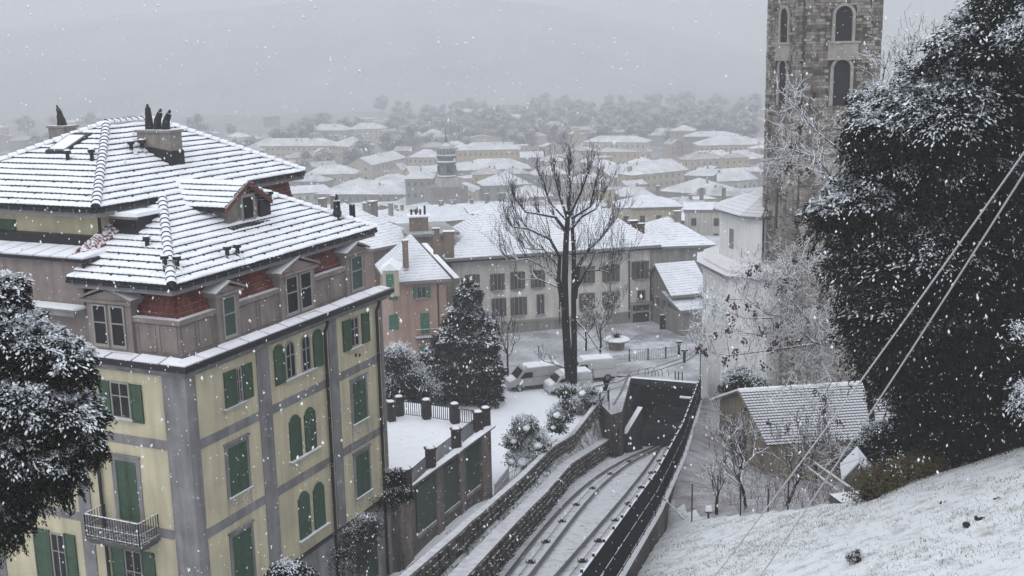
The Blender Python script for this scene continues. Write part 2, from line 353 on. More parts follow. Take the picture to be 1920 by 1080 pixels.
a, b = onL(292, 1060)[0], onL(268, 1060)[0]; shutterL(a, -10.5, b-a, 2.5); c = onL(237, 1060)[0]; opening(W(FI, b+.02, -10.5), eL, -eR, c-b, 2.45); shutterL(c+.03, -10.5, b-a, 2.5)
# balcony
ba, bb, bd = onL(300, 1000)[0], onL(200, 1000)[0], 1.15; bz = -7.35
m = MB(); m.box(W(FI-bd, ba, bz), eL*(bb-ba), eR*bd, UP*.14); m.box(W(FI-bd+.1, ba+.1, bz-.12), eL*(bb-ba-.2), eR*(bd-.1), UP*.118); bal = vb(m, 'balcony', mat('dark_balcony_stone', (.09, .085, .08), .8, noise=.4, nscale=5, snow=.5, snowthr=1.0))  # slab stone coloured darker than the bracket concrete
m = MB(); rim = [W(FI, ba+.04, 0), W(FI-bd+.04, ba+.04, 0), W(FI-bd+.04, bb-.04, 0), W(FI, bb-.04, 0)]
for p, q in zip(rim[:-1], rim[1:]):
    Ln = np.linalg.norm(q-p); n = max(2, int(Ln/.13))
    for z in (bz+.24, bz+.62, bz+1.12): m.tube([p+UP*z, q+UP*z], .018 if z < bz+1 else .03, 4)
    for k in range(n+1): x = p+(q-p)*k/n; m.tube([x+UP*(bz+.14), x+UP*(bz+1.12)], .03 if k in (0, n) else .016, 4)
m.build('balcony_railing', m_iron, bal)
for s in (.25, .75): m = MB(); p = W(FI, ba+(bb-ba)*s, bz-.12); m.hexa([p-eL*.08-UP*.4, p+eL*.08-UP*.4, p+eL*.08-eR*.05-UP*.4, p-eL*.08-eR*.05-UP*.4], [p-eL*.08, p+eL*.08, p+eL*.08-eR*.7, p-eL*.08-eR*.7]); m.build('bracket', m_conc, bal)
# --- downpipes
for u in (614.5, 711.5):
    r = onR(u, 800)[0]; m = MB(); m.tube([W(r, .12, -.3), W(r, .2, -.55), W(r, FI-.13, -.8), W(r, FI-.13, -14.8)], .075, 8); vb(m, 'downpipe', m_dark)
r = onL(191, 900)[0]; m = MB(); m.tube([W(.12, r, -.3), W(FI-.12, r, -.8), W(FI-.12, r, -14.8)], .075, 8); vb(m, 'downpipe', m_dark)
# --- cornice with gutter, seamed flashing under snow
m = MB(); CL = LMAX+.3; CRr = RMAX+.55
m.box(W(.12, .12, ZC), eR*(CRr-.12), eL*1.3, UP*.2); m.box(W(.121, 1.421, ZC), eR*1.3, eL*(CL-1.3), UP*.2)
m.box(W(.26, .26, ZC-.14), eR*(CRr-.4), eL*.5, UP*.14); m.box(W(.261, .761, ZC-.14), eR*.5, eL*(CL-.8), UP*.14); vb(m, 'cornice', m_grey)
m = MB(); m.box(W(-.06, -.06, -.08), eR*(CRr+.06), eL*.17, UP*.2); m.box(W(-.059, .111, -.08), eR*.17, eL*(CL-.1), UP*.2); vb(m, 'gutter', m_dark)
m = MB(); m.box(W(.125, .125, -.045), eR*(CRr-.125), eL*1.2, UP*.13); m.box(W(.126, 1.326, -.045), eR*1.2, eL*(CL-1.3), UP*.13); vb(m, 'flashing', m_tiledark)
def snowpanel(p, ax, inn, s0, s1, t0, t1, hgt=.08):
    mm = MB(); lo = [p(s0, .07), p(s1, .07), p(t1, .62), p(t0, .62)]
    js = nrs.uniform(.8, 1.25)
    hi = [lo[0]+UP*.06, lo[1]+UP*.06, lo[2]+UP*(.16*js), lo[3]+UP*.16]
    mm.hexa(lo, hi); vb(mm, 'snow_covered_flashing_panel', m_roofsnow)
k = 0.0
while k < CRr-.2:
    e = min(k+1.36, CRr); s0 = k+.055 if k else .12; t0 = k+.055 if k else .68
    snowpanel(lambda s, l: W(s, .07+l, .09), 0, 0, s0, e-.055, t0, e-.055); k = e
k = 0.0
while k < CL-.2:
    e = min(k+1.36, CL); s0 = k+.055 if k else .12; t0 = k+.055 if k else .68
    snowpanel(lambda s, r: W(.07+r, s, .09), 0, 0, s0, e-.055, t0, e-.055); k = e
# --- attic storey: panelled parapet, red mansard strip behind it
PR = .92; ZP1 = 2.0; PRR = 14.35
zt = onL(337, 603, PR)[1]; ZP1 = zt
m = MB(); m.box(W(PR, PR, -.04), eR*(PRR-PR), eL*5.0, UP*(ZP1+.04)); par = vb(m, 'attic_parapet', m_pink)
def trims(side, s0, s1, zb, ztop, t=.05):
    m = MB(); f = slabR if side == 'R' else slabL; kw = dict(l=PR) if side == 'R' else dict(r=PR)
    f(m, s0, s1, ztop-.16, ztop+.02, .1, **kw); f(m, s0, s1, zb, zb+.22, .06, **kw)
    return m
def panel(side, s0, s1, z0, z1):
    """raised frame round a sunk field"""
    m = MB(); f = slabR if side == 'R' else slabL; kw = dict(l=PR) if side == 'R' else dict(r=PR); b = .06
    f(m, s0, s1, z0, z0+b, .035, **kw); f(m, s0, s1, z1-b, z1, .035, **kw); f(m, s0, s0+b, z0+b, z1-b, .035, **kw); f(m, s1-b, s1, z0+b, z1-b, .035, **kw)
    m.build('panel_frame', m_pink, par)
trims('R', PR-.1, PRR, .0, ZP1).build('parapet_moulding', m_pink, par); trims('L', PR+.002, 5.4, .0, ZP1).build('parapet_moulding', m_pink, par)
dorm = []; ZDT = onR(425, 553, PR-.2)[1]
for (u0, u1, vm) in ((400, 447, 600), (520, 588, 560), (643, 681, 500)):
    dorm.append(('R', onR(u0, vm, PR)[0], onR(u1, vm, PR)[0]))
dl = ('L', onL(256, 620, PR)[0], onL(170, 620, PR)[0]); dorm.append(dl)
edges = [PR+.05]+sum([[d[1], d[2]] for d in dorm[:3]], [])+[PRR-.05]
for s0, s1 in zip(edges[0::2], edges[1::2]):
    n = max(1, round((s1-s0)/1.25)); 
    for i in range(n): a, b = s0+(s1-s0)*i/n+.07, s0+(s1-s0)*(i+1)/n-.07; panel('R', a, b, .32, ZP1-.24)
for s0, s1 in ((PR+.05, dl[1]), (dl[2], 5.2)):
    n = max(1, round((s1-s0)/1.25))
    for i in range(n): a, b = s0+(s1-s0)*i/n+.07, s0+(s1-s0)*(i+1)/n-.07; panel('L', a, b, .32, ZP1-.24)
# mansard: tile courses leaning inwards, each a part
ZE = 3.11; zs = np.linspace(ZP1-.05, ZE-.1, 7)
for i in range(6):
    ia, ib = .12+.09*i, .12+.09*(i+1)-.03; m = MB()
    for side in (0, 1):
        ln = PRR-PR-.3 if side == 0 else 4.6; n = int(ln/.26)
        for k in range(n):
            a, b = PR+.12+ln*k/n, PR+.12+ln*(k+1)/n-.012; j = nrs.uniform(-.012, .012)
            if side == 0: P_ = lambda s, d, z: W(s+d*0, PR+d, z)
            else: P_ = lambda s, d, z: W(PR+d, s, z)
            lo = [P_(a, ia+j, zs[i]), P_(b, ia+j, zs[i]), P_(b, ia+.08, zs[i]), P_(a, ia+.08, zs[i])]
            hi = [P_(a, ib+.02, zs[i+1]+.02), P_(b, ib+.02, zs[i+1]+.02), P_(b, ib+.1, zs[i+1]+.02), P_(a, ib+.1, zs[i+1]+.02)]
            m.hexa(lo, hi)
    vb(m, 'mansard_tile_course', m_red, kind='stuff')
m = MB(); m.box(W(PR+.62, PR+.62, ZP1-.3), eR*(PRR-PR-1.2), eL*4.6, UP*(ZE-ZP1+.2)); vb(m, 'attic_wall', m_tiledark)
# parapet cap lead
m = MB(); m.box(W(PR-.12, PR-.12, ZP1+.021), eR*(PRR-PR+.12), eL*.32, UP*.035); m.box(W(PR-.121, PR+.201, ZP1+.021), eR*.32, eL*4.3, UP*.035); vb(m, 'parapet_capping', m_sill)
# pedimented dormer windows
for side, s0, s1 in dorm:
    P_ = (lambda s, d, z: W(s, PR-d, z)) if side == 'R' else (lambda s, d, z: W(PR-d, s, z))
    f_ = slabR if side == 'R' else slabL; kw = dict(l=PR) if side == 'R' else dict(r=PR)
    zt = ZDT; c = (s0+s1)/2; hw = (s1-s0)/2; dbl = hw > .95; zp = zt+.13; ap = zp+.14+hw*.30
    m = MB(); sg = eL if side == 'R' else eR; ax = eR if side == 'R' else eL; en = -sg
    m.box(P_(s0+.06, .16, -.02), ax*(s1-s0-.12), sg*1.1, UP*(zt+.02)); d_ = vb(m, 'dormer', m_pink)
    m = MB(); m.box(P_(s0-.1, .3, zt+.002), ax*(s1-s0+.2), sg*.9, UP*.126); m.build('dormer_entablature', m_pink, d_)
    m = MB(); m.hexa([P_(s0-.05, .22, zp+.002), P_(s1+.05, .22, zp+.002), P_(c, .22, ap-.12)], [P_(s0-.05, -.7, zp+.002), P_(s1+.05, -.7, zp+.002), P_(c, -.7, ap-.12)]); m.build('pediment', m_pink, d_)
    for a_, b_ in ((s0-.16, c), (s1+.16, c)):
        m = MB(); lo = [P_(a_, .36, zp+.01), P_(b_, .36, ap), P_(b_, -.8, ap), P_(a_, -.8, zp+.01)]
        m.hexa(lo, [q+UP*.09 for q in lo], 0, 1); m.build('pediment_slope', [m_pink, m_roofsnow], d_)
    nW = 2 if dbl else 1; ww = (s1-s0-.84-(nW-1)*.26)/nW
    for i in range(nW):
        a_ = s0+.42+i*(ww+.26); g = m_glassg if not dbl else m_glass
        m = MB(); m.box(P_(a_, .175, .42), ax*ww, en*.01, UP*(zt-.52)); m.build('dormer_window', g, d_)
        m = MB(); e = .05
        for (x, z, wx, wz) in ((a_-.05, .37, ww+.1, .12), (a_-.05, zt-.13, ww+.1, .07), (a_-.05, .49, .07, zt-.62), (a_+ww-.02, .49, .07, zt-.62), (a_+.02, zt*.62, ww-.04, .05)):
            m.box(P_(x, .18, z), ax*wx, en*e, UP*wz)
        m.build('dormer_window_frame', m_wframe, d_)
    m = MB(); m.box(P_(s0-.02, .34, .12), ax*(s1-s0+.04), sg*.2, UP*.12); m.build('dormer_sill', m_sill, d_)
# ------------------------------------------------------------ roofs
T = .5                                                     # slope of the long side, one plane for both roofs
def zr(l): return 3.11+(l-.70)*T
def courses(name, Pf, lo, hi, b0, b1, step, wave=.26, th=.12, parent=villa, guards=()):
    """snowed tile courses on a plane: Pf(a, b, h) -> point; lo/hi(b) give the ends of a course"""
    n = int(round((b1-b0)/step)); step = (b1-b0)/n; gm = MB()
    for i in range(n):
        y0, y1 = b0+i*step, b0+(i+1)*step
        A0, A1 = lo(y0), hi(y0); B0, B1 = lo(min(y1, b1)), hi(min(y1, b1))
        if A1-A0 < .15: continue
        nc = max(2, int((A1-A0)/wave)*2); rows = []
        for (bb, h, wv) in ((y0-.02, -.01, 0), (y0-.02, th*.78, .010), (y0-.012, th*.95, .010), (y0+.05, th+.02, .010), (y0+step*.5, th*.7+.01, .008), (y1+.0, .025, .004)):
            s = min(max((bb-y0)/step, 0), 1); x0, x1 = A0+(B0-A0)*s, A1+(B1-A1)*s
            rows.append([Pf(x0+(x1-x0)*k/nc, bb, h+wv*(1 if k % 2 else -1)+(.006*rnd.uniform(-1, 1) if wv else 0)) for k in range(nc+1)])
        rows = [[p+(UP*(.022*math.sin(p[0]*2.3+y0*5)+.018*math.sin(p[1]*3.7+y0*9)) if 1 < jr < 5 else 0) for p in rw] for jr, rw in enumerate(rows)]; P = np.array(rows); mi = np.ones((len(rows)-1, nc), int); mi[0] = 0
        o = put(name, grid_mesh(name, P, [m_tiledark, m_roofsnow], midx=mi), parent); me = o.data
        me.vertices.foreach_get('co', c := np.zeros(len(me.vertices)*3, np.float32)); me.vertices.foreach_set('co', (c.reshape(-1, 3)-ROOTLOC[parent.name]).astype(np.float32).ravel())
        if i in guards:
            a = A0+.5+(.45 if i % 2 else 0)
            while a < A1-.3:
                q0 = Pf(a, y0-.03, .0); q1 = Pf(a+.05, y0-.03, .0); r0 = Pf(a, y0-.12, .0); r1 = Pf(a+.05, y0-.12, .0); dh = Pf(a, y0, .09)-Pf(a, y0, 0)
                gm.hexa([r0, r1, q1, q0], [p+dh for p in (r0, r1, q1, q0)]); a += .95
    if gm.v: gm.build('snow_guard_row', m_tiledark, parent, kind='stuff')
nR = unit(UP-eL*T)                                          # normal of the long roof plane
def PRt(a, b, h): return W(a, b, zr(b))+nR*h
A_c = (2.13, 5.75); ridge_l = 11.5; rA, rB = 9.1, 12.3; A_r2 = 16.7
B_c = (.45, .70); B_r2 = 15.2
hipB = lambda l: B_c[0]+(l-B_c[1])*(6.0-B_c[0])/(5.75-.7); hipBr = lambda l: B_r2-(l-.7)*(B_r2-10.95)/(5.75-.7)
hipA = lambda l: A_c[0]+(l-A_c[1])*(rA-A_c[0])/(ridge_l-A_c[1]); hipAr = lambda l: A_r2-(l-A_c[1])*(A_r2-rB)/(ridge_l-A_c[1])
roof = MB(); zA = zr(5.75); zRg = zr(ridge_l)
for q in ([W(B_c[0], .70, 3.09), W(B_r2, .70, 3.09), W(10.95, 5.75, zA-.02), W(6.0, 5.75, zA-.02)], [W(*A_c, zA-.02), W(A_r2, 5.75, zA-.02), W(rB, ridge_l, zRg-.02), W(rA, ridge_l, zRg-.02)],
          [W(*A_c, zA-.02), W(rA, ridge_l, zRg-.02), W(A_c[0], 17.3, zA-.02)], [W(rA, ridge_l, zRg-.02), W(rB, ridge_l, zRg-.02), W(A_r2, 17.3, zA-.02), W(A_c[0], 17.3, zA-.02)],
          [W(rB, ridge_l, zRg-.02), W(A_r2, 5.75, zA-.02), W(A_r2, 17.3, zA-.02)], [W(B_r2, .7, 3.09), W(B_r2, 5.75, 3.09), W(10.95, 5.75, zA-.02)]):
    roof.add(q, [tuple(range(len(q)))])
tB = (zA-3.11)/(6.0-B_c[0]); LB = 5.9
roof.add([W(.45, .7, 3.09), W(6.0, 5.75, zA-.02), W(.45+(zA-3.11)/tB, LB, zA-.02), W(.45, LB, 3.09)], [(0, 1, 2, 3)])
vb(roof, 'roof_deck', m_roofsnow)
courses('roof_tile_course', PRt, hipB, hipBr, .70, 5.75, .40, guards=(1, 2, 3, 4, 5))
courses('roof_tile_course', PRt, hipA, hipAr, 5.75, ridge_l, .41, guards=(1, 2, 3, 4, 5))
nLB = unit(UP-eR*tB)
courses('roof_tile_course', lambda a, b, h: W(b, a, 3.11+(b-.45)*tB)+nLB*h, lambda r: .70+(r-.45)*5.05/5.55, lambda r: LB if r < 6 else 5.8, .45, 5.9, .43, guards=(1, 2, 3, 4))
tA = (zRg-zA)/(rA-A_c[0]); nLA = unit(UP-eR*tA)
courses('roof_tile_course', lambda a, b, h: W(b, a, zA+(b-A_c[0])*tA)+nLA*h, lambda r: 5.75+(r-A_c[0])*(ridge_l-5.75)/(rA-A_c[0]), lambda r: 17.3-(r-A_c[0])*(17.3-ridge_l)/(rA-A_c[0]), A_c[0], rA, .46, guards=(1, 2, 3, 4))
def hipcaps(p, q, r=.17, step=.40, name='ridge_tile', parent=villa):
    p, q = np.asarray(p), np.asarray(q); Ln = np.linalg.norm(q-p); n = int(Ln/step); d = unit(q-p); x = unit(np.cross(d, UP)); y = np.cross(x, d)
    for k in range(n):
        m = MB(); a = p+(q-p)*k/n-d*.04; b = p+(q-p)*(k+1)/n; 
        def arc(c, rr, up): return [c+x*(rr*math.cos(t))+y*(rr*.85*math.sin(t)+up) for t in np.linspace(math.pi, 0, 7)]
        a0, a1, b0 = arc(a, r*1.08, .0), arc(a+d*.01, r*1.16, .03), arc(b, r*1.0, .0)
        m.add(a0+a1+b0, [(i, i+1, 8+i, 7+i) for i in range(6)], 0); o = len(m.v)-21
        m.f += [(o+7+i, o+8+i, o+15+i, o+14+i) for i in range(6)]; m.m += [1]*6
        m.f.append(tuple(o+i for i in range(7))); m.m.append(0)
        m.build(name, [m_tiledark, m_roofsnow], parent)
up8 = UP*.08
hipcaps(W(*B_c, 3.11)+up8, W(6.0, 5.75, zA)+up8); hipcaps(W(B_r2, .7, 3.11)+up8, W(10.95, 5.75, zA)+up8)
hipcaps(W(*A_c, zA)+up8, W(rA, ridge_l, zRg)+up8); hipcaps(W(A_r2, 5.75, zA)+up8, W(rB, ridge_l, zRg)+up8)
hipcaps(W(rA, ridge_l, zRg)+up8, W(rB, ridge_l, zRg)+up8); hipcaps(W(A_c[0], 17.3, zA)+up8, W(rA, ridge_l, zRg)+up8)
# eaves: gutter and soffit boards
def eave(p0, p1, inn, zoff=0):
    d = p1-p0; m = MB(); m.box(p0-inn*.12-UP*.16, d, inn*.15, UP*.14); m.box(p0-inn*.10-UP*.0, d, inn*.05, UP*.05); vb(m, 'gutter', m_dark)
    m = MB(); m.box(p0+inn*.032-UP*.36, d, inn*.55, UP*.2); vb(m, 'eave_soffit', m_soffit)
    g = MB(); n = int(np.linalg.norm(d)/.7)
    for k in range(n): g.tube([p0+d*(k+.5)/n-inn*.14-UP*.02, p0+d*(k+.5)/n-inn*.13-UP*.17, p0+d*(k+.5)/n+inn*.02-UP*.24], .012, 4)
    g.build('gutter_bracket_row', m_wframe, villa, kind='stuff')
eave(W(.45, .70, 3.11), W(B_r2, .70, 3.11), eL); eave(W(.45, .72, 3.109), W(.45, LB, 3.109), eR)
eave(W(*A_c, zA), W(6.2, 5.75, zA), eL); eave(W(10.7, 5.75, zA), W(A_r2, 5.75, zA), eL); eave(W(A_c[0], 5.77, zA-.001), W(A_c[0], 17.2, zA-.001), eR)
# upper block
m = MB(); m.box(W(2.75, 6.3, 2.0), eR*9.5, eL*11, UP*(zA-2.36)); vb(m, 'upper_wall', m_yellow)
m = MB(); m.box(W(12.4, 6.3, 1.0), eR*4.0, eL*10.5, UP*(zA-1.36-.8)); vb(m, 'upper_side_wall', m_yellow)
m = MB()
for i in range(6):
    for k in range(12): m.hexa([W(12.3+.31*k, 6.02+.05*i, zA-1.5+.2*i), W(12.3+.31*k+.3, 6.02+.05*i, zA-1.5+.2*i), W(12.3+.31*k+.3, 6.2+.05*i, zA-1.5+.2*i), W(12.3+.31*k, 6.2+.05*i, zA-1.5+.2*i)], [W(12.3+.31*k, 6.05+.05*i, zA-1.28+.2*i), W(12.3+.31*k+.3, 6.05+.05*i, zA-1.28+.2*i), W(12.3+.31*k+.3, 6.25+.05*i, zA-1.28+.2*i), W(12.3+.31*k, 6.25+.05*i, zA-1.28+.2*i)])
vb(m, 'mansard_tile_course', m_red, kind='stuff')
m = MB(); m.box(W(12.9, 5.85, .5), eR*3.7, eL*1, UP*(zA-2.15)); m.box(W(12.8, 5.75, zA-1.65), eR*3.95, eL*1.2, UP*.1); vb(m, 'upper_parapet', m_pink)
m = MB(); m.tube([W(2.95, 6.15, zA-.2), W(2.7, 6.2, zA-.45), W(2.68, 6.22, 3.2)], .07, 8); vb(m, 'downpipe', m_dark)
m = MB(); a, b, z0, z1 = onL(30, 420, 2.75)[0], onL(0, 420, 2.75)[0], 3.7, 4.9; m.box(W(2.68, a, z0), eL*1.1, eR*.1, UP*(z1-z0)); vb(m, 'shutter', m_green)
# flat-roofed attic bay on the left, with standing-seam snow
l0 = onL(150, 480, .9)[0]; m = MB(); m.box(W(.95, l0, .0), eL*8, eR*2.2, UP*4.0-UP*.3); vb(m, 'attic_bay', m_pink)
m = MB(); m.box(W(.7, l0-.3, 3.702), eL*8.6, eR*2.5, UP*.12); vb(m, 'bay_roof_edge', m_dark)
for k in range(9):
    m = MB(); lo = [W(.85, l0-.2+k*.9, 3.823), W(.85, l0+.62+k*.9, 3.823), W(2.9, l0+.62+k*.9, 3.823), W(2.9, l0-.2+k*.9, 3.823)]; m.hexa(lo, [lo[0]+UP*.06, lo[1]+UP*.06, lo[2]+UP*.3, lo[3]+UP*.3]); vb(m, 'snow_covered_flashing_panel', m_roofsnow)
m = MB(); m.box(W(2.3, l0+.6, 3.9), eL*7, eR*.4, UP*.55); vb(m, 'bay_back_edge', m_dark)
m = MB(); m.box(W(.2, l0-.1, 1.62), eL*9, eR*.7, UP*.22); m.box(W(.14, l0-.15, 1.842), eL*9.1, eR*.05, UP*.05); vb(m, 'bay_cornice', m_grey)
m = MB(); m.box(W(.2, l0-.1, 1.845), eL*9, eR*.72, UP*.1); vb(m, 'snow_ledge', m_roofsnow)
m = MB(); m.tube([W(.93, l0-.1, 3.6), W(.9, l0-.06, 1.9)], .07, 8); vb(m, 'downpipe', m_dark)
# red tile strip and small flat dormer where the lower roof meets the upper wall
m = MB()
for i in range(11):
    r = 1.0+i*.42; m.hexa([W(r, 5.75, 3.2+(r-.45)*tB), W(r+.42, 5.75, 3.2+(r-.03)*tB), W(r+.42, 6.28, 3.5+(r-.03)*tB), W(r, 6.28, 3.5+(r-.45)*tB)], [W(r, 5.75, 3.3+(r-.45)*tB), W(r+.42, 5.75, 3.26+(r-.03)*tB), W(r+.42, 6.28, 3.6+(r-.03)*tB), W(r, 6.28, 3.64+(r-.45)*tB)])
vb(m, 'verge_tiles', m_red, kind='stuff')
m = MB(); m.box(W(3.3, 4.75, 4.2), eR*1.2, eL*1.3, UP*1.0); sdm = vb(m, 'roof_hatch', m_tiledark)
m = MB(); m.box(W(3.15, 4.6, 5.202), eR*1.5, eL*1.5, UP*.16); m.build('hatch_roof', m_roofsnow, sdm)
for k in range(2): m = MB(); m.box(W(3.24, 4.88+k*.6, 4.72), eL*.45, eR*.07, UP*.36); m.build('hatch_window', m_glass, sdm)
m = MB(); m.box(W(3.22, 4.7, 5.08), eR*.1, eL*1.38, UP*.115); m.build('hatch_fascia', m_pink, sdm)
# gabled roof dormer
g0, g1 = onR(432, 425, 2.9)[0], onR(500, 400, 2.9)[0]; gl = 2.9; zt0 = zr(gl); ze = onR(427, 388, 2.9)[1]; gm_ = (g0+g1)/2; za = ze+.95
gd = thing_part = MB(); gd.box(W(g0+.2, gl+.25, zt0-.2), eR*(g1-g0-.4), eL*4.2, UP*(ze-zt0+.2)); gd.hexa([W(g0+.2, gl+.25, ze), W(g1-.2, gl+.25, ze), W(gm_, gl+.25, za-.15)], [W(g0+.2, gl+3.5, ze), W(g1-.2, gl+3.5, ze), W(gm_, gl+3.5, za-.15)]); gdo = vb(gd, 'roof_dormer', m_conc)
sl = (za-ze)/(gm_-g0+.25)
for sgn in (-1, 1):
    e0 = gm_+sgn*(gm_-g0+.35); nn = unit(UP+eR*sgn*sl); lback = gl+(za-zt0)/T+.1; leb = gl+(ze-zt0)/T
    Pf = lambda a, b, h, sgn=sgn, e0=e0, nn=nn: W(e0-sgn*b, a, ze-.05+b*sl)+nn*h
    bm = gm_-g0+.35
    n0 = len(bpy.data.objects)
    courses('dormer_tile_course', Pf, lambda b: gl-.1, lambda b: leb+(lback-leb)*b/bm, 0, bm, .36, parent=gdo, guards=(1,) if sgn < 0 else ())
    m = MB(); lo = [W(e0, gl-.12, ze-.08), W(gm_, gl-.12, za-.04), W(gm_, gl-.02, za-.04), W(e0, gl-.02, ze-.08)]; m.hexa([p-UP*.16 for p in lo], [p+UP*.04 for p in lo]); m.build('bargeboard', m_red, gdo)
    m = MB(); m.box(W(e0-.06 if sgn < 0 else e0-.04, gl, ze-.2), eR*.1, eL*(leb-gl), UP*.12); m.build('gutter', m_dark, gdo)
m = MB(); c0 = (gm_+g0)/2+.55; m.box(W(c0-.1, gl+.15, zt0+.3), eR*.75, eL*.12, UP*.95); m.build('dormer_window', m_glass, gdo)
m = MB(); 
for (x, z, wx, wz) in ((c0-.2, zt0+.2, .95, .1), (c0-.2, zt0+1.25, .95, .12), (c0-.2, zt0+.3, .1, .95), (c0+.65, zt0+.3, .1, .95)): m.box(W(x, gl+.1, z), eR*wx, eL*.15, UP*wz)
m.build('dormer_window_frame', m_wframe, gdo)
m = MB(); m.box(W(c0+1.1, gl+.12, zt0+.05), eR*.8, eL*.14, UP*.9); m.box(W(g0+.17, gl+1.1, zt0+.15), eR*.06, eL*.9, UP*.55); m.build('dormer_opening', m_tiledark, gdo)
m = MB(); m.box(W(g0-.1, gl-.25, zt0-.06), eR*(g1-g0), eL*.45, UP*.14); m.build('dormer_flashing', m_tiledark, gdo)
# chimneys with dark cowls
def roofpt(u, v):
    k = ray(u, v); n = UP-eL*T; p0 = W(0, .7, 3.11); return loc(k*(np.dot(p0, n)/np.dot(k, n)))
def roofptA(u, v):
    k = ray(u, v); n = UP-eR*tA; p0 = W(A_c[0], 0, zA); return loc(k*(np.dot(p0, n)/np.dot(k, n)))
def cowl(base, h, lean, parent, r=.17):
    m = MB(); m.tube([base, base+UP*h*.55+lean*.3, base+UP*h+lean], [r*1.25, r, r*.75], 8); m.tube([base+UP*h+lean*.9, base+UP*(h+.16)+lean*1.3], [r*.5, r*.3], 6); m.build('chimney_cowl', m_iron, parent)
c = roofpt(345, 311); ln = 1.9; ztop = c[2]+ (311-241)/44.
m = MB(); m.box(W(c[0]-.85, c[1], c[2]-.5), eR*.85, eL*ln, UP*(ztop-c[2]+.5)); ch = vb(m, 'chimney', m_chim)
m = MB(); m.box(W(c[0]-.93, c[1]-.08, ztop+.001), eR*1.01, eL*(ln+.16), UP*.12); m.build('chimney_cap', m_chim, ch)
m = MB(); m.hexa([W(c[0]-.9, c[1]-.04, c[2]-.2), W(c[0]+.04, c[1]-.04, c[2]-.2), W(c[0]+.04, c[1]+ln, c[2]+ln*T-.2), W(c[0]-.9, c[1]+ln, c[2]+ln*T-.2)], [W(c[0]-.9, c[1]-.04, c[2]+.75), W(c[0]+.04, c[1]-.04, c[2]+.75), W(c[0]+.04, c[1]+ln-.7, c[2]+ln*T-.0), W(c[0]-.9, c[1]+ln-.7, c[2]+ln*T-.0)]); m.build('chimney_flashing', m_tiledark, ch)
for s, h, le in ((1.5, 1.0, -.05), (1.05, .8, .22), (.55, .75, .25)): cowl(W(c[0]-.42, c[1]+s, ztop+.12), h, eL*(-le)+eR*.05, ch)
q = Ppl(107, 262, W(8.2, 0, 0), eR); c = loc(q)
m = MB(); m.box(W(8.2, c[1]-.5, c[2]-1.2), eR*.8, eL*1.0, UP*1.75); ch = vb(m, 'chimney', m_chim); m = MB(); m.box(W(8.14, c[1]-.58, c[2]+.551), eR*.95, eL*1.16, UP*.1); m.build('chimney_cap', m_chim, ch)
cowl(W(8.6, c[1], c[2]+.65), .5, eL*.1, ch, .2); cowl(W(8.6, c[1]+.06, c[2]+1.1), .35, eL*.12, ch, .12)
for (u, v, h, r) in ((633, 411, 1.25, .19), (661, 408, .62, .15)):
    k = ray(u, v); c = loc(Ppl(u, v, W(0, 1.9 if u == 633 else 2.1, 0), eL)); m = MB(); m.lathe(W(c[0], c[1], c[2]-.3), [(r, 0), (r, h*.4), (r*1.15, h*.5), (r*.9, h*.6), (r*.8, h*.95), (r*.5, h*1.0), (r*.25, h*1.22)] if u == 633 else [(r, 0), (r, h+.3), (r*.8, h+.36)], 10); vb(m, 'flue_cowl', m_iron)
for u, v in ((247, 287), (267, 284), (427, 486), (446, 482), (310, 505), (333, 506), (507, 380)):
    c = roofpt(u, v); m = MB(); m.lathe(W(*c)-UP*.1, [(.09, 0), (.09, .48), (.17, .50), (.17, .64), (.06, .7)], 8); m.hexa([W(c[0]-.14, c[1]-.3, zr(c[1]-.3)+.1), W(c[0]+.14, c[1]-.3, zr(c[1]-.3)+.1), W(c[0]+.12, c[1], zr(c[1])+.1), W(c[0]-.12, c[1], zr(c[1])+.1)], [W(c[0]-.1, c[1]-.25, zr(c[1]-.3)+.16), W(c[0]+.1, c[1]-.25, zr(c[1]-.3)+.16), W(c[0]+.1, c[1], zr(c[1])+.2), W(c[0]-.1, c[1], zr(c[1])+.2)]); vb(m, 'roof_vent', m_iron)
for u, v in ((128, 305), (173, 303)): c = roofptA(u, v); m = MB(); m.lathe(W(*c)-UP*.1, [(.09, 0), (.09, .48), (.17, .50), (.17, .64), (.06, .7)], 8); vb(m, 'roof_vent', m_iron)
c = onL(277, 468, 2.6); m = MB(); m.lathe(W(2.6, c[0], c[1])-UP*.1, [(.09, 0), (.09, .48), (.17, .50), (.17, .64), (.06, .7)], 8); vb(m, 'roof_vent', m_iron)
# skylight
cs = [roofptA(u, v) for u, v in ((93, 290), (135, 290), (164, 256), (127, 259))]
r0, r1 = cs[0][0], cs[2][0]; l0_, l1_ = min(cs[1][1], cs[2][1]), max(cs[0][1], cs[3][1]); lm = (cs[1][1]+cs[2][1])/2; lM = (cs[0][1]+cs[3][1])/2
PA = lambda r, l, h: W(r, l, zA+(r-A_c[0])*tA)+nLA*h
m = MB(); m.hexa([PA(r0, lm, 0), PA(r0, lM, 0), PA(r1, lM, 0), PA(r1, lm, 0)], [PA(r0, lm, .2), PA(r0, lM, .2), PA(r1, lM, .2), PA(r1, lm, .2)]); sk = vb(m, 'skylight', m_dark)
m = MB(); e = .14; m.hexa([PA(r0+e, lm+e, .201), PA(r0+e, lM-e, .201), PA(r1-e*2, lM-e, .201), PA(r1-e*2, lm+e, .201)], [PA(r0+e, lm+e, .24), PA(r0+e, lM-e, .24), PA(r1-e*2, lM-e, .24), PA(r1-e*2, lm+e, .24)]); m.build('snow_cover', m_roofsnow, sk)
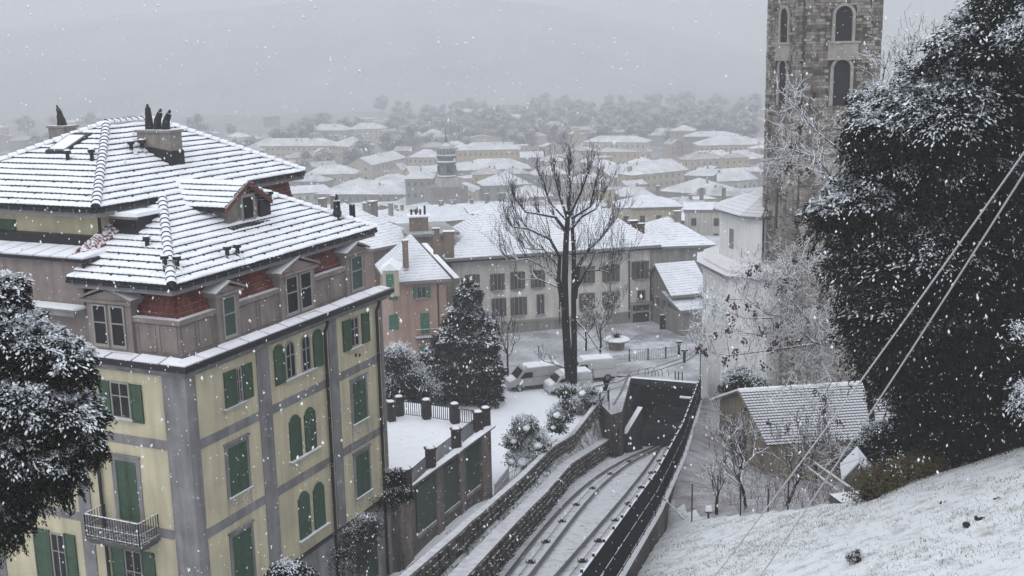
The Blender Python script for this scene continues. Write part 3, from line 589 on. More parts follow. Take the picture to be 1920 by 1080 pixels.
# ============================================================ terrain
m_meadow = None
def ground_mat(name, snowc, grassc, thr, scale, band=.14, scale2=9., wt=.5, bump=.5, wet=.85):
    m = bpy.data.materials.new(name); m.use_nodes = True; t = m.node_tree; b = t.nodes['Principled BSDF']; N = t.nodes.new; L = t.links.new
    b.inputs['Roughness'].default_value = wet; geo = N('ShaderNodeNewGeometry')
    def noi(s, d=6): n = N('ShaderNodeTexNoise'); n.inputs['Scale'].default_value = s; n.inputs['Detail'].default_value = d; n.inputs['Roughness'].default_value = .62; L(geo.outputs['Position'], n.inputs['Vector']); return n.outputs[0]
    a = N('ShaderNodeMath'); a.operation = 'MULTIPLY_ADD'; L(noi(scale2), a.inputs[0]); a.inputs[1].default_value = wt; L(noi(scale), a.inputs[2])
    r = N('ShaderNodeMapRange'); r.inputs[1].default_value = thr-band; r.inputs[2].default_value = thr+band; L(a.outputs[0], r.inputs[0])
    x = N('ShaderNodeMix'); x.data_type = 'RGBA'; L(r.outputs[0], x.inputs[0]); x.inputs[6].default_value = (*grassc, 1); x.inputs[7].default_value = (*snowc, 1); L(x.outputs[2], b.inputs['Base Color'])
    bn = N('ShaderNodeBump'); bn.inputs['Strength'].default_value = bump; bn.inputs['Distance'].default_value = .12; L(noi(scale2*1.3), bn.inputs['Height']); L(bn.outputs[0], b.inputs['Normal']); return m
g_meadow = ground_mat('snow_dusted_meadow', (.84, .87, .91), (.17, .18, .125), .62, 1.5, .2, 14, .6, .7)
g_garden = ground_mat('garden_snow', (.80, .83, .88), (.5, .5, .5), .40, .5, .1)
g_ballast = ground_mat('snowy_ballast', (.78, .80, .84), (.16, .16, .165), .54, 2.2, .14, 16, .42, 1.0)
g_bank = ground_mat('snowy_bank', (.70, .73, .78), (.07, .066, .05), .72, 1.2, .10, 9, .5, 1.0)
g_plaza = ground_mat('slushy_paving', (.60, .62, .66), (.20, .20, .21), .74, .35, .2, 3, .5, .5, .6)
g_path = ground_mat('thin_snow_path', (.50, .51, .545), (.16, .13, .12), .70, .7, .2, 8, .5, .8)
g_town = ground_mat('town_ground', (.40, .41, .43), (.08, .08, .08), .85, .05, .2, .4, .5, .3)
def poly_at(pts, y):
    p = np.array(pts); return np.stack([np.interp(y, p[:, 1], p[:, 0]), y, np.interp(y, p[:, 1], p[:, 2])], -1)
def trk(y): return -20.55-.255*(y-41.7)
# polylines along the railway, each (x, y, z)
railA = np.array([Ptr(u, v, 0) for u, v in ((952, 1080), (1010, 1002), (1052, 955), (1105, 907), (1155, 872), (1197, 850), (1222, 841))])
railB = np.array([Ptr(u, v, 0) for u, v in ((996, 1080), (1052, 1000), (1092, 955), (1132, 910), (1170, 877), (1205, 855), (1235, 842))])
railC = np.array([Ptr(u, v, 0) for u, v in ((1042, 1080), (1117, 997), (1157, 950), (1195, 897), (1219, 865), (1237, 849))])
def ext(P, y0=24, y1=97):
    s0 = (P[1]-P[0])/(P[1][1]-P[0][1]); s1 = (P[-1]-P[-2])/(P[-1][1]-P[-2][1])
    return np.vstack([P[0]+s0*(y0-P[0][1]), P, P[-1]+s1*(y1-P[-1][1])])
def smoothp(P, deg=3):
    P = np.asarray(P); c = np.polyfit(P[:, 1], P[:, 0], deg); ys = np.linspace(24, 97, 60); x = np.polyval(c, ys); return np.stack([x, ys, trk(ys)], -1)
SA, SB = smoothp(railA), smoothp(railB)
SCr = smoothp(np.vstack([railC, [railC[-1][0]+1.7, 96, 0]]), 3)
SD = SCr.copy(); SD[:, 0] += 1.05
L1 = ext(np.array([Ptr(u, v, 1.25) for u, v in ((880, 1080), (950, 1000), (1000, 950), (1070, 870), (1130, 832))]), 24, 92.5)
W2 = np.vstack([Ptr(830, 1035, 2.1), Ptr(880, 980, 2.1), Ptr(967, 915, 2.2), Ptr(1030, 860, 2.4), Ptr(1085, 815, 2.6), Pz(1128, 757, -27.7)])
W2 = ext(W2, 24, 93)
FB = np.vstack([Ptr(1160, 1080, .5), Ptr(1232, 960, 1.0), Ptr(1280, 855, 2.2), Pz(1313, 752, -28.0)])
FBx = ext(FB, 24, 92)
ys = np.linspace(25, 92, 68)
l1, w2, fb = poly_at(L1, ys), poly_at(W2, ys), poly_at(FBx, ys)
sa = poly_at(SA, ys)
l1[:, 0] = np.minimum(l1[:, 0], sa[:, 0]-.55)
# track bed
nx = 26; P = np.zeros((len(ys), nx, 3))
for j, y in enumerate(ys):
    x = np.linspace(l1[j, 0]-.05, fb[j, 0]+.1, nx); P[j] = np.stack([x, np.full(nx, y), trk(y)-.12+.03*np.sin(x*7+y*3)], -1)
o = put('track_bed', grid_mesh('track_bed', P, [g_ballast]), kind='structure')
# bank between the ledge and the upper wall
P = np.zeros((len(ys), 9, 3)); lb = l1-V3(.6, 0, 0)
w2[:, 0] = np.minimum(w2[:, 0], lb[:, 0]-.5)
for j in range(len(ys)):
    for k in range(9):
        s = k/8; P[j, k] = w2[j]*(1-s)+lb[j]*s; P[j, k, 2] = (w2[j, 2]-1.0)*(1-s)+(lb[j, 2]-.05)*s+.08*math.sin(k*1.9+j*.8)*(0 < k < 8)
put('bank', grid_mesh('bank', P, [g_bank]), kind='structure')
# low stone wall of blocks along the track with a snowy coping
def stone_run(nm, top, y0, y1, hgt, thick, lab, cat, step=1.0, course=.3, side=-1, blocks=True):
    yy = np.arange(y0, y1+.01, step); pts = poly_at(top, yy) if callable(getattr(top, 'tolist', None)) else top
    t = thing(nm, pts[len(pts)//2]-UP*hgt, lab, cat); nrow = int(hgt/course)
    m = MB(); cm = MB(); st = MB()
    for i in range(len(pts)-1):
        a, b = pts[i], pts[i+1]; d = unit((b-a)*V3(1, 1, 0)); n = np.cross(d, UP)   # n points right (to the track)
        A, B = a-n*thick, b-n*thick
        m.hexa([a-UP*hgt, b-UP*hgt, B-UP*hgt, A-UP*hgt], [a-UP*.06, b-UP*.06, B-UP*.06, A-UP*.06])
        cm.hexa([a+n*.06-UP*.058, b+n*.06-UP*.058, B-n*.06-UP*.058, A-n*.06-UP*.058], [a+n*.06+UP*.05, b+n*.06+UP*.05, B-n*.06+UP*.05, A-n*.06+UP*.05], 0, 1)
        if blocks:
            for r in range(nrow+1):
                z1 = -.08-r*course; z0 = max(z1-course+.025, -hgt); off = .5 if r % 2 else 0
                for q in range(2):
                    s0 = (q+off*.6+nrs.uniform(0, .25))/2.3; s1 = min(s0+nrs.uniform(.22, .45), .995); pr = nrs.uniform(.01, .09); z0 += nrs.uniform(-.05, .06)
                    p0, p1 = a+(b-a)*s0, a+(b-a)*s1
                    st.hexa([p0+UP*z0, p0+n*pr+UP*z0, p1+n*pr+UP*z0, p1+UP*z0][::-1], [p0+UP*z1, p0+n*pr+UP*z1, p1+n*pr+UP*z1, p1+UP*z1][::-1])
    m.build('wall_core', m_stonew, t); cm.build('coping', [m_conc, mat('trodden_snow', (.55, .56, .585), .85, noise=.25, nscale=2.5, bump=.4, bscale=9)], t)
    if blocks: st.build('stone_blocks', m_stonew, t, kind='stuff')
    return t
l1s = np.vstack([l1]); stone_run('low_stone_wall', l1, 26, 88, 1.5, .55, 'low curved stone wall with a wide snowy ledge, directly beside the funicular rails', 'wall')
w2t = stone_run('stone_parapet_wall', w2, 26, 91, 1.9, .2, 'upper dark stone wall with a narrow snowy top between the garden and the railway bank', 'wall')
# rails, cables and rollers
def rail(P, lab):
    m = MB(); n = len(P)
    for i in range(n-1):
        a, b = P[i]-UP*.02, P[i+1]-UP*.02; d = unit((b-a)*V3(1, 1, 0)); x = np.cross(d, UP)
        m.hexa([a-x*.06, a+x*.06, b+x*.06, b-x*.06][::-1], [a-x*.055+UP*.11, a+x*.055+UP*.11, b+x*.055+UP*.11, b-x*.055+UP*.11][::-1])
    o = m.build('rail', m_rail, label=lab, cat='rail', group='funicular rails'); return o
rail(SA, 'leftmost steel funicular rail, nearest the low stone wall'); rail(SB, 'second funicular rail from the low stone wall'); rail(SCr, 'third funicular rail from the low stone wall'); rail(SD, 'fourth funicular rail, half hidden beside the black fence')
for (a, b, lab) in ((SA, SB, 'thin haulage cable lying between the two left rails'), (SCr, SD, 'thin haulage cable lying between the two right rails')):
    m = MB(); m.tube([(p+q)/2+UP*.0 for p, q in zip(a, b)], .018, 4); m.build('haulage_cable', m_rail, label=lab, cat='cable', group='funicular haulage cables')
k = 0; RL = ['nearest', 'second nearest', 'third', 'fourth', 'fifth', 'sixth', 'farthest']
for (a, b, side) in ((SA, SB, 'left'), (SCr, SD, 'right')):
    for i, y in enumerate((44.5, 49.0, 54.5, 60.0, 66.5, 73.5, 80.5)):
        p = (poly_at(a, np.array([y]))+poly_at(b, np.array([y])))[0]/2; m = MB()
        m.cbox(p-UP*.1, .32, .14, .05); m.tube([p+V3(-.1, 0, .0), p+V3(.1, 0, .0)], .065, 8); m.cbox(p+V3(-.19, 0, -.08), .04, .12, .11); m.cbox(p+V3(.19, 0, -.08), .04, .12, .11)
        m.build('cable_roller', m_dark, label=f'{RL[i]} cable roller between the {side} pair of funicular rails', cat='cable roller', group='cable rollers')
sm = MB()
for y in np.arange(26, 91, .75):
    for (a, b) in ((SA, SB), (SCr, SD)):
        pass
False and sm.build('sleepers', ground_mat('snowed_sleeper', (.6, .62, .66), (.05, .045, .04), .72, 3, .1, 12), kind='stuff')
# ---------------- black fence right of the track
fl = poly_at(FBx, np.arange(30, 88.6, 1.0))
ft = thing('black_railway_fence', fl[20], 'long black mesh fence with snowy top rail running down beside the funicular track', 'fence')
bars = MB(); trs = [MB(), MB(), MB()]; lw = MB(); H = 2.15
for i in range(len(fl)-1):
    a, b = fl[i], fl[i+1]; d = b-a
    for k in range(9): p = a+d*k/9; bars.tube([p, p+UP*H], .016, 4)
    if i % 2 == 0: m = MB(); m.cbox(a-UP*.3, .09, .09, H+.45); m.build('fence_post', m_iron, ft)
    for tr, z, r in ((trs[0], H, .035), (trs[1], H*.52, .022), (trs[2], .12, .022)): tr.tube([a+UP*z, b+UP*z], r, 5, cap=False)
    n = V3(d[1], -d[0], 0)/np.linalg.norm(d[:2])
    bars.quad(a+UP*.1-n*.02, b+UP*.1-n*.02, b+UP*(H-.1)-n*.02, a+UP*(H-.1)-n*.02)
    zb0, zb1 = trk(a[1])-.5, trk(b[1])-.5
    lw.hexa([V3(a[0]-.15, a[1], zb0), V3(a[0]+.25, a[1], zb0), V3(b[0]+.25, b[1], zb1), V3(b[0]-.15, b[1], zb1)], [a-V3(.15, 0, 0), a+V3(.25, 0, 0), b+V3(.25, 0, 0), b-V3(.15, 0, 0)], 0, 1)
[tr.build('fence_rail', mat('snow_topped_rail', (.03, .03, .032), .5, snow=1, snowthr=.2), ft) for tr in trs]; bars.build('fence_infill', mat('black_mesh', (.012, .012, .013), .7), ft, kind='stuff')
lw.build('footing_wall', [m_stonew, m_snow], ft)
# second rail: stair handrail outside the fence
hp = [Ptr(1122, 1080, 1.4), Ptr(1165, 1007, 1.5), Ptr(1207, 935, 1.8)]; m = MB(); m.tube([p+V3(.1, 0, 0) for p in ext(np.array(hp), 32, hp[-1][1])], .035, 5)
m.build('stair_handrail', mat('snowed_handrail', (.3, .3, .3), .5, snow=1, snowthr=-.3), label='thin snowy handrail slanting along the outside of the black fence', cat='handrail')
# ---------------- right-hand ground: meadow, yard, path
def rbf(C, q):
    C = np.array(C, float); A = np.linalg.norm(C[:, None, :2]-C[None, :, :2], axis=-1); wv = np.linalg.solve(A+np.eye(len(C))*1e-3, C[:, 2]-C[:, 2].mean())
    return (np.linalg.norm(q[..., None, :]-C[:, :2], axis=-1)@wv)+C[:, 2].mean()
mead = lambda x, y: .380*x-.351*y-7.9
def onmead(u, v): k = ray(u, v); return k*(-7.9/(k[2]-.380*k[0]+.351*k[1]))
edge = [tuple(onmead(u, v)[:2]) for u, v in ((1195, 997), (1240, 985), (1300, 979), (1400, 968), (1500, 958), (1580, 946), (1640, 934), (1700, 906), (1770, 878), (1840, 852), (1920, 828), (2010, 800))]
def edge_y(x): return np.interp(x, [e[0] for e in edge], [e[1] for e in edge])
gx = np.arange(0, 62, .45); gy = np.arange(4, 92.1, .45); X, Y = np.meshgrid(gx, gy)
ctl = []
for x in range(2, 24, 4):
    for y in range(4, 50, 6):
        if y < edge_y(x)-1: ctl.append((x, y, mead(x, y)))
for e in edge: ctl.append((e[0], e[1]-.8, mead(e[0], e[1]-.8)))
for p in fl[::4]: ctl.append((p[0]+.4, p[1], p[2]-.02))
for c in ((15.5, 92, -28.1), (18, 92, -28.1), (17, 72, -27.8), (13, 66, -25.5), (12, 58, -24.0), (15, 56, -23.6), (20, 60, -25.5), (17, 53, -21.9), (22, 50, -20.5), (26, 44, -18.5), (30, 40, -17.5), (30, 60, -25), (45, 60, -22), (60, 60, -18), (60, 92, -24), (35, 90, -28), (30, 25, -10), (45, 25, -8), (60, 20, -4), (40, 40, -16), (60, 40, -12), (40, 5, 4)): ctl.append(c)
Zr = rbf(ctl, np.stack([X, Y], -1)); Zm = mead(X, Y)
inm = (Y < edge_y(X)-.8) & (X < 24)
Z = np.where(inm, Zm, Zr); pp = np.stack([X, Y, Z], -1)
Z = Z+.09*snoise(pp*V3(1, 1, 0), .5, 3)+.025*snoise(pp*V3(1, 1, 0), 2.2, 5)
fx = np.interp(Y, FBx[:, 1], FBx[:, 0]); P = np.stack([np.maximum(X, fx+.2), Y, Z], -1)
keep = (X[:-1, 1:] > fx[:-1, 1:]+.2)
def field(P): return P
ismead = (inm | (Y < edge_y(X)+.8))[:-1, :-1]
o = put('meadow_and_yard', grid_mesh('g', P, [g_path, g_meadow], keep=keep, midx=ismead.astype(int)), kind='structure'); o.data.polygons.foreach_set('use_smooth', [True]*len(o.data.polygons))
def gz(x, y):
    """height of the right-hand ground"""
    if y < edge_y(x)-.8 and x < 24: return mead(x, y)
    return float(rbf(ctl, np.array([[x, y]], float))[0])
def onground(u, v, f=gz, D0=12, D1=120):
    k = ray(u, v); h = math.hypot(k[0], k[1]); prev = D0
    for D in np.arange(D0, D1, .4):
        p = k*(D/h)
        if p[2] <= f(p[0], p[1]): return V3(p[0], p[1], f(p[0], p[1]))
    return k*(D1/h)
# ---------------- left-hand ground
gctl = [(-1.7, 66, -26.6), (3, 80, -27.6), (4, 89, -28), (-10, 100, -28), (9, 93, -28), (-1.3, 64, -26.45), (-6.3, 54, -26.45), (-12, 45, -26.5), (-30, 40, -24), (-30, 90, -26), (-45, 60, -20), (-8, 20, -16), (-30, 15, -12), (-2.4, 60, -25.6), (-3.0, 50, -24), (-3.5, 42, -21.5), (-4, 34, -18), (-40, 100, -28), (-15, 75, -26.8)]
for y in range(62, 92, 6): p = poly_at(w2, np.array([float(y)]))[0]; gctl.append((p[0]-.4, y, p[2]-.9))
gx = np.arange(-50, 11.5, .9); gy = np.arange(12, 95.1, .9); X, Y = np.meshgrid(gx, gy)
Z = rbf(gctl, np.stack([X, Y], -1)); wx = np.interp(Y, w2[:, 1], w2[:, 0])-.36
P = np.stack([np.minimum(X, wx), Y, Z+.04*snoise(np.stack([X, Y, Y*0], -1), 1.2, 9)], -1); keep = X[:-1, :-1] < wx[:-1, :-1]
o = put('garden_ground', grid_mesh('g', P, [g_garden], keep=keep), kind='structure'); o.data.polygons.foreach_set('use_smooth', [True]*len(o.data.polygons))
def gzl(x, y): return float(rbf(gctl, np.array([[x, y]], float))[0])
# ---------------- plaza and the town plain
PZ0 = -28.0
m = MB(); pe = [Pz(1185, 712, PZ0), Pz(1305, 722, PZ0)]
poly = [V3(-60, 94.9, PZ0+.012), V3(9.9, 94.9, PZ0+.012), pe[0]+V3(0, .25, .012), pe[1]+V3(0, .25, .012), V3(16, 91.9, PZ0+.012), V3(60, 91.9, PZ0+.012), V3(60, 170, PZ0+.012), V3(-60, 170, PZ0+.012)]
m.add(poly, [tuple(range(8))]); m.build('plaza', g_plaza, kind='structure')
def gtown(D): return float(np.interp(D, [0, 150, 190, 260, 420, 3000], [-29, -29, -35, -48, -70, -76]))
Rr = np.array([96, 150, 170, 190, 230, 260, 330, 420, 600, 900, 1500, 3000, 9000.]); An = np.radians(np.linspace(-60, 60, 41)); P = np.array([[V3(r*math.sin(a), r*math.cos(a), gtown(r)) for a in An] for r in Rr])
put('town_ground', grid_mesh('g', P, [g_town]), kind='structure')
m = MB(); m.box(V3(-9500, -300, -84), V3(19000, 0, 0), V3(0, 9700, 0), UP*.5); m.build('ground', g_town, kind='structure')
m = MB(); pv = [Pz(1183, 708, PZ0), Pz(1166, 772, PZ0), Pz(1146, 778, PZ0), Pz(1128, 760, PZ0), V3(9.0, 94.7, PZ0)]; pv[4][0] = 8.6
m.hexa([V3(p[0], p[1], -34) for p in pv][::-1], [p+UP*.02 for p in pv][::-1], 0, 1); m.build('pavement', [m_stonew, g_plaza], kind='structure')
# the road beyond the plaza with kerb and slush tracks
m = MB(); rp = [Pz(u, v, PZ0+.02) for u, v in ((1150, 668), (1320, 640), (1335, 610), (1180, 630), (1090, 668))]; m.add(rp, [tuple(range(5))]); m.build('road', ground_mat('slush_road', (.62, .65, .69), (.22, .23, .25), .72, .15, .15, 1.2, .5, .4, .5), kind='structure')
# ---------------- tunnel portal
a, b = pe; ddir = unit(b-a); nb = V3(-ddir[1], ddir[0], 0)    # nb away from camera
zf = trk(92)-.3
tp = thing('tunnel_portal', (a+b)/2*V3(1, 1, 0)+UP*zf, 'dark square tunnel mouth at the end of the funicular track below the square', 'tunnel')
m = MB(); m.box(a-ddir*.1-UP*.35, (b-a)+ddir*.2, nb*.5, UP*.5, 0, 1); m.build('lintel', [mat('dark_concrete', (.035, .034, .034), .9, noise=.3, streak=.3), m_roofsnow], tp)
m = MB(); dk = mat('tunnel_lining', (.014, .014, .014), .95, noise=.3, bump=.3)
for p in (a-ddir*.35, b-ddir*.0): m.box(V3(p[0], p[1], zf), ddir*.35, nb*14, UP*(PZ0-.36-zf))
m.box(V3(a[0], a[1], PZ0-.36)+nb*.5, b-a, nb*13, UP*.3); m.box(V3(a[0], a[1], zf)+nb*13, b-a, nb*.5, UP*(PZ0-.4-zf)); m.build('tunnel_walls', dk, tp)
m = MB(); q = a+nb*3.0; m.box(V3(q[0], q[1], zf+2.6), (b-a), nb*.4, UP*(PZ0-.37-zf-2.6)); m.build('inner_beam', dk, tp)
# sloping flank wall on the left and stair parapet
m = MB(); q0 = a-ddir*.3; q1 = Pz(1166, 775, -28.6); q2 = Pz(1150, 820, -29.6)
def wallpoly(m, pts, zb, th, mt=None):
    for p, q in zip(pts[:-1], pts[1:]):
        d = unit((q-p)*V3(1, 1, 0)); n = V3(-d[1], d[0], 0)*th
        m.hexa([V3(p[0], p[1], zb), V3(q[0], q[1], zb), V3(q[0], q[1], zb)+n, V3(p[0], p[1], zb)+n], [p, q, q+n, p+n], 0, mt)
dconc = mat('dark_concrete', None)
wallpoly(m, [q0, q1, q2], zf, .14, 0); m.build('flank_wall', [dconc, m_conc], tp)
m = MB(); wallpoly(m, [Pz(1196, 762, -29.2), Pz(1166, 812, -30.6)], zf, .45, 1); m.build('stair_parapet', [dconc, m_roofsnow], tp)
m = MB(); c = Pz(1146, 780, -29.0); m.cbox(c-UP*3.5, 2.0, 1.5, 3.5, -.1, 0, 1); m.build('plant_box', [dconc, mat('wet_grey_slab', (.10, .10, .105), .8, noise=.2)], tp)
m = MB(); c = Pz(1284, 744, -28.9); m.cbox(c-V3(.0, .35, .0), .95, .3, .12, math.atan2(ddir[1], ddir[0])); m.build('lamp_cover', m_snow, tp)
m = MB(); m.tube([c, c-V3(0, .3, 0)], .05, 5); m.build('lamp_arm', m_iron, tp)
# ============================================================ garden terrace beside the villa
ter = thing('garden_terrace', W(20, 3, -15), 'raised snow-covered terrace with green-panelled retaining wall beside the yellow villa', 'terrace')
r0, r1 = 14.97, 25.9; zt = -10.62
m = MB(); m.hexa([W(r0, .02, -17), W(r1, .02, -17), W(28.9, 4.2, -17), W(28.9, 10, -17), W(r0, 10, -17)], [W(r0, .02, zt), W(r1, .02, zt), W(28.9, 4.2, zt), W(28.9, 10, zt), W(r0, 10, zt)], 0, 1); m.build('retaining_wall', [mat('mossy_retaining_wall', (.12, .108, .10), .9, noise=.35, nscale=2, streak=.45, bump=.4), m_snow], ter)
m = MB(); m.box(W(r0, -.28, zt+.002), eR*(r1-r0+.5), eL*.45, UP*.14, 0, 1); m.build('coping', [m_conc, m_roofsnow], ter)
m = MB(); m.box(W(r0, -.36, zt+.145), eR*(r1-r0+.45), eL*.12, UP*.05); m.build('coping', m_roofsnow, ter)
pil = [(r0+1.0, r0+1.5), (17.9, 18.5), (20.4, 20.9), (r1-.9, r1)]
for (x0, x1) in ((r0+.2, r0+1.3),)+tuple((onR(u, 950, 0)[0], onR(u2, 950, 0)[0]) for u, u2 in ((817, 829), (861, 872), (902, 920))):
    m = MB(); m.box(W(x0, -.14, -15.6), eR*(x1-x0), eL*.16, UP*(15.6+zt)); m.build('wall_pilaster', mat('pilaster_stone', (.165, .14, .128), .9, noise=.35, streak=.45, bump=.4), ter)
for (u0, u1) in ((778, 816), (829, 861), (872, 901)):
    x0, x1 = onR(u0, 950, 0)[0], onR(u1, 950, 0)[0]; m = MB(); m.box(W(x0+.1, -.05, -13.6), eR*(x1-x0-.2), eL*.06, UP*2.6); m.build('green_panel', m_greend, ter)
    m = MB(); m.box(W(x0, -.1, -13.85), eR*(x1-x0), eL*.11, UP*.22); m.build('panel_sill', m_conc, ter)
posts = [W(r0+1.0, .25, zt), onR(849, 850)]
pc = [Pz(u, v, PZ0+6) for u, v in ()]
def tpost(u, v): p = Pz(u, v, VO[2]+zt); return p
pr1 = [tpost(763, 921), tpost(808, 880), tpost(856, 842), tpost(897, 809)]; pr2 = [tpost(911, 801), tpost(853, 793), tpost(800, 785), tpost(749, 779), tpost(734, 789)]
allp = pr1+pr2
rail_t = thing('terrace_railing', pr1[1], 'dark iron railing with snow-capped stone posts around the terrace', 'railing')
for p in allp:
    m = MB(); m.cbox(p, .46, .46, 1.15, .42); m.cbox(p+UP*1.15, .56, .56, .1, .42, 0, 0); m.build('railing_post', mat('dark_post_stone', (.045, .04, .037), .9, noise=.4, nscale=5, bump=.5), rail_t)
    m = MB(); m.lathe(p+UP*1.25, [(.25, 0), (.2, .06), (.08, .1)], 8); m.build('snow_cap', m_roofsnow, rail_t)
for seg in (pr1, pr2):
    for p, q in zip(seg[:-1], seg[1:]):
        d = unit(q-p); a_, b_ = p+d*.22, q-d*.22; Ln = np.linalg.norm(b_-a_); n = max(2, int(Ln/.14)); m = MB()
        for z, r in ((.95, .028), (.12, .018)): m.tube([a_+UP*z, b_+UP*z], r, 4)
        for k in range(n+1): x = a_+(b_-a_)*k/n; m.tube([x+UP*.12, x+UP*(.95)], .026, 4)
        m.build('railing_panel', m_dark, rail_t)
# ============================================================ town houses
m_srf = mat('snowed_tile_roof', (.70, .73, .78), .85, noise=.10, nscale=.4, stripes=(.20, (.30, .31, .33)), bump=.2, bscale=5)
m_sff = mat('far_snowed_roof', (.62, .64, .67), .85, noise=.30, nscale=.18, stripes=(.7, (.38, .38, .40)))
m_cream = mat('cream_house_wall', (.46, .42, .33), .9, noise=.12, nscale=.5, streak=.2)
m_greyw = mat('grey_house_wall', (.25, .245, .235), .9, noise=.15, nscale=.5, streak=.3)
m_whitew = mat('off_white_house_wall', (.50, .485, .45), .9, noise=.15, nscale=.4, streak=.3)
m_wbw = mat('aged_white_wall', (.60, .585, .55), .9, noise=.15, nscale=.4, streak=.25)
m_pinkw = mat('pink_house_wall', (.37, .262, .215), .9, noise=.12, nscale=.6, streak=.2)
m_yelw = mat('ochre_house_wall', (.46, .36, .19), .9, noise=.1, nscale=.5, streak=.2)
m_brow = mat('brown_house_wall', (.20, .155, .13), .9, noise=.2, nscale=.5, streak=.2)
WM = dict(W=m_wbw, c=m_cream, g=m_greyw, w=m_whitew, p=m_pinkw, y=m_yelw, b=m_brow)
WN = dict(c='cream', g='grey', w='off-white', p='pink', y='ochre', b='brown')
m_wdark = mat('far_window', (.045, .045, .05), .4, spec=.4)
m_shut = mat('brown_grey_shutter', (.105, .098, .085), .7, noise=.3)
m_shutg = mat('teal_green_shutter', (.05, .15, .105), .6, noise=.2)
_wmesh = {}
def winmesh(w_, h_, sh=None):
    k = (round(w_, 2), round(h_, 2), sh)
    if k not in _wmesh:
        m = MB(); m.box(V3(-w_/2-.1, -.06, -.1), V3(w_+.2, 0, 0), V3(0, .1, 0), UP*(h_+.2), 1); m.box(V3(-w_/2, -.075, 0), V3(w_, 0, 0), V3(0, .1, 0), UP*h_, 0)
        m.box(V3(-.03, -.09, 0), V3(.06, 0, 0), V3(0, .05, 0), UP*h_, 1); m.box(V3(-w_/2-.18, -.2, -.17), V3(w_+.36, 0, 0), V3(0, .2, 0), UP*.07, 1)
        if sh:
            for s in (-1, 1): m.box(V3(s*(w_*.75+.06)-w_*.25, -.12, -.04), V3(w_*.5, 0, 0), V3(0, .05, 0), UP*(h_+.08), 2)
        _wmesh[k] = m.mesh('window', [m_wdark, m_wframe, m_shutg if sh == 'g' else m_shut])
    return _wmesh[k]
def solveD(u, v, h):
    k = ray(u, v); s = math.hypot(k[0], k[1])
    for D in np.arange(1400, 125, -2.0):
        if k[2]/s*D > gtown(D)+h: return D
    return 150.
TOWN = []
def roof(pL, pR, e2, dep, rh, style, t, rm, eave=.35, name='roof', th=.28):
    """snow-covered roof over the eave rectangle"""
    e1 = pR-pL; w_ = np.linalg.norm(e1); e1 = e1/w_; q = [pL, pR, pR+e2*dep, pL+e2*dep]; up = UP*th
    m = MB(); ins = min(dep/2, w_/2*.98)
    if style == 'flat':
        m.hexa(q, [p+up for p in q], 0, 1)
        m.build(name, [m_soffit, rm], t)
        return
    if style in ('hip', 'pyr'):
        i2 = ins if style == 'hip' else w_/2-.05; a = pL+e1*i2+e2*dep/2+UP*rh; b = pR-e1*i2+e2*dep/2+UP*rh
        m.add([*q, *[p+up for p in q], a+up, b+up], [(3, 2, 1, 0), (0, 1, 5, 4), (1, 2, 6, 5), (2, 3, 7, 6), (3, 0, 4, 7)], 0); o = len(m.v)-10
        m.f += [(o+4, o+5, o+9, o+8), (o+5, o+6, o+9), (o+6, o+7, o+8, o+9), (o+7, o+4, o+8)]; m.m += [1]*4
    elif style in ('gable', 'gf', 'shed'):
        if style == 'gf': q = [q[1], q[2], q[3], q[0]]
        if style == 'shed': rid = [q[3]+UP*rh, q[2]+UP*rh]
        else: rid = [(q[0]+q[3])/2+UP*rh, (q[1]+q[2])/2+UP*rh]
        if style == 'shed': m.hexa([q[0], q[1], rid[1], rid[0]], [q[0]+up, q[1]+up, rid[1]+up, rid[0]+up], 0, 1)
        else:
            m.hexa([q[0], q[1], rid[1], rid[0]], [q[0]+up, q[1]+up, rid[1]+up, rid[0]+up], 0, 1); m.hexa([rid[0], rid[1], q[2], q[3]], [rid[0]+up, rid[1]+up, q[2]+up, q[3]+up], 0, 1)
            g = MB(); ax = unit(q[1]-q[0]); 
            g.hexa([q[0]+ax*.5, q[3]+ax*.5, rid[0]+ax*.5-UP*.02][::-1], [q[1]-ax*.5, q[2]-ax*.5, rid[1]-ax*.5-UP*.02][::-1]); g.build('gable_wall', t['wm'] and WM[t['wm']], t)
    m.build(name, [m_soffit, rm], t)
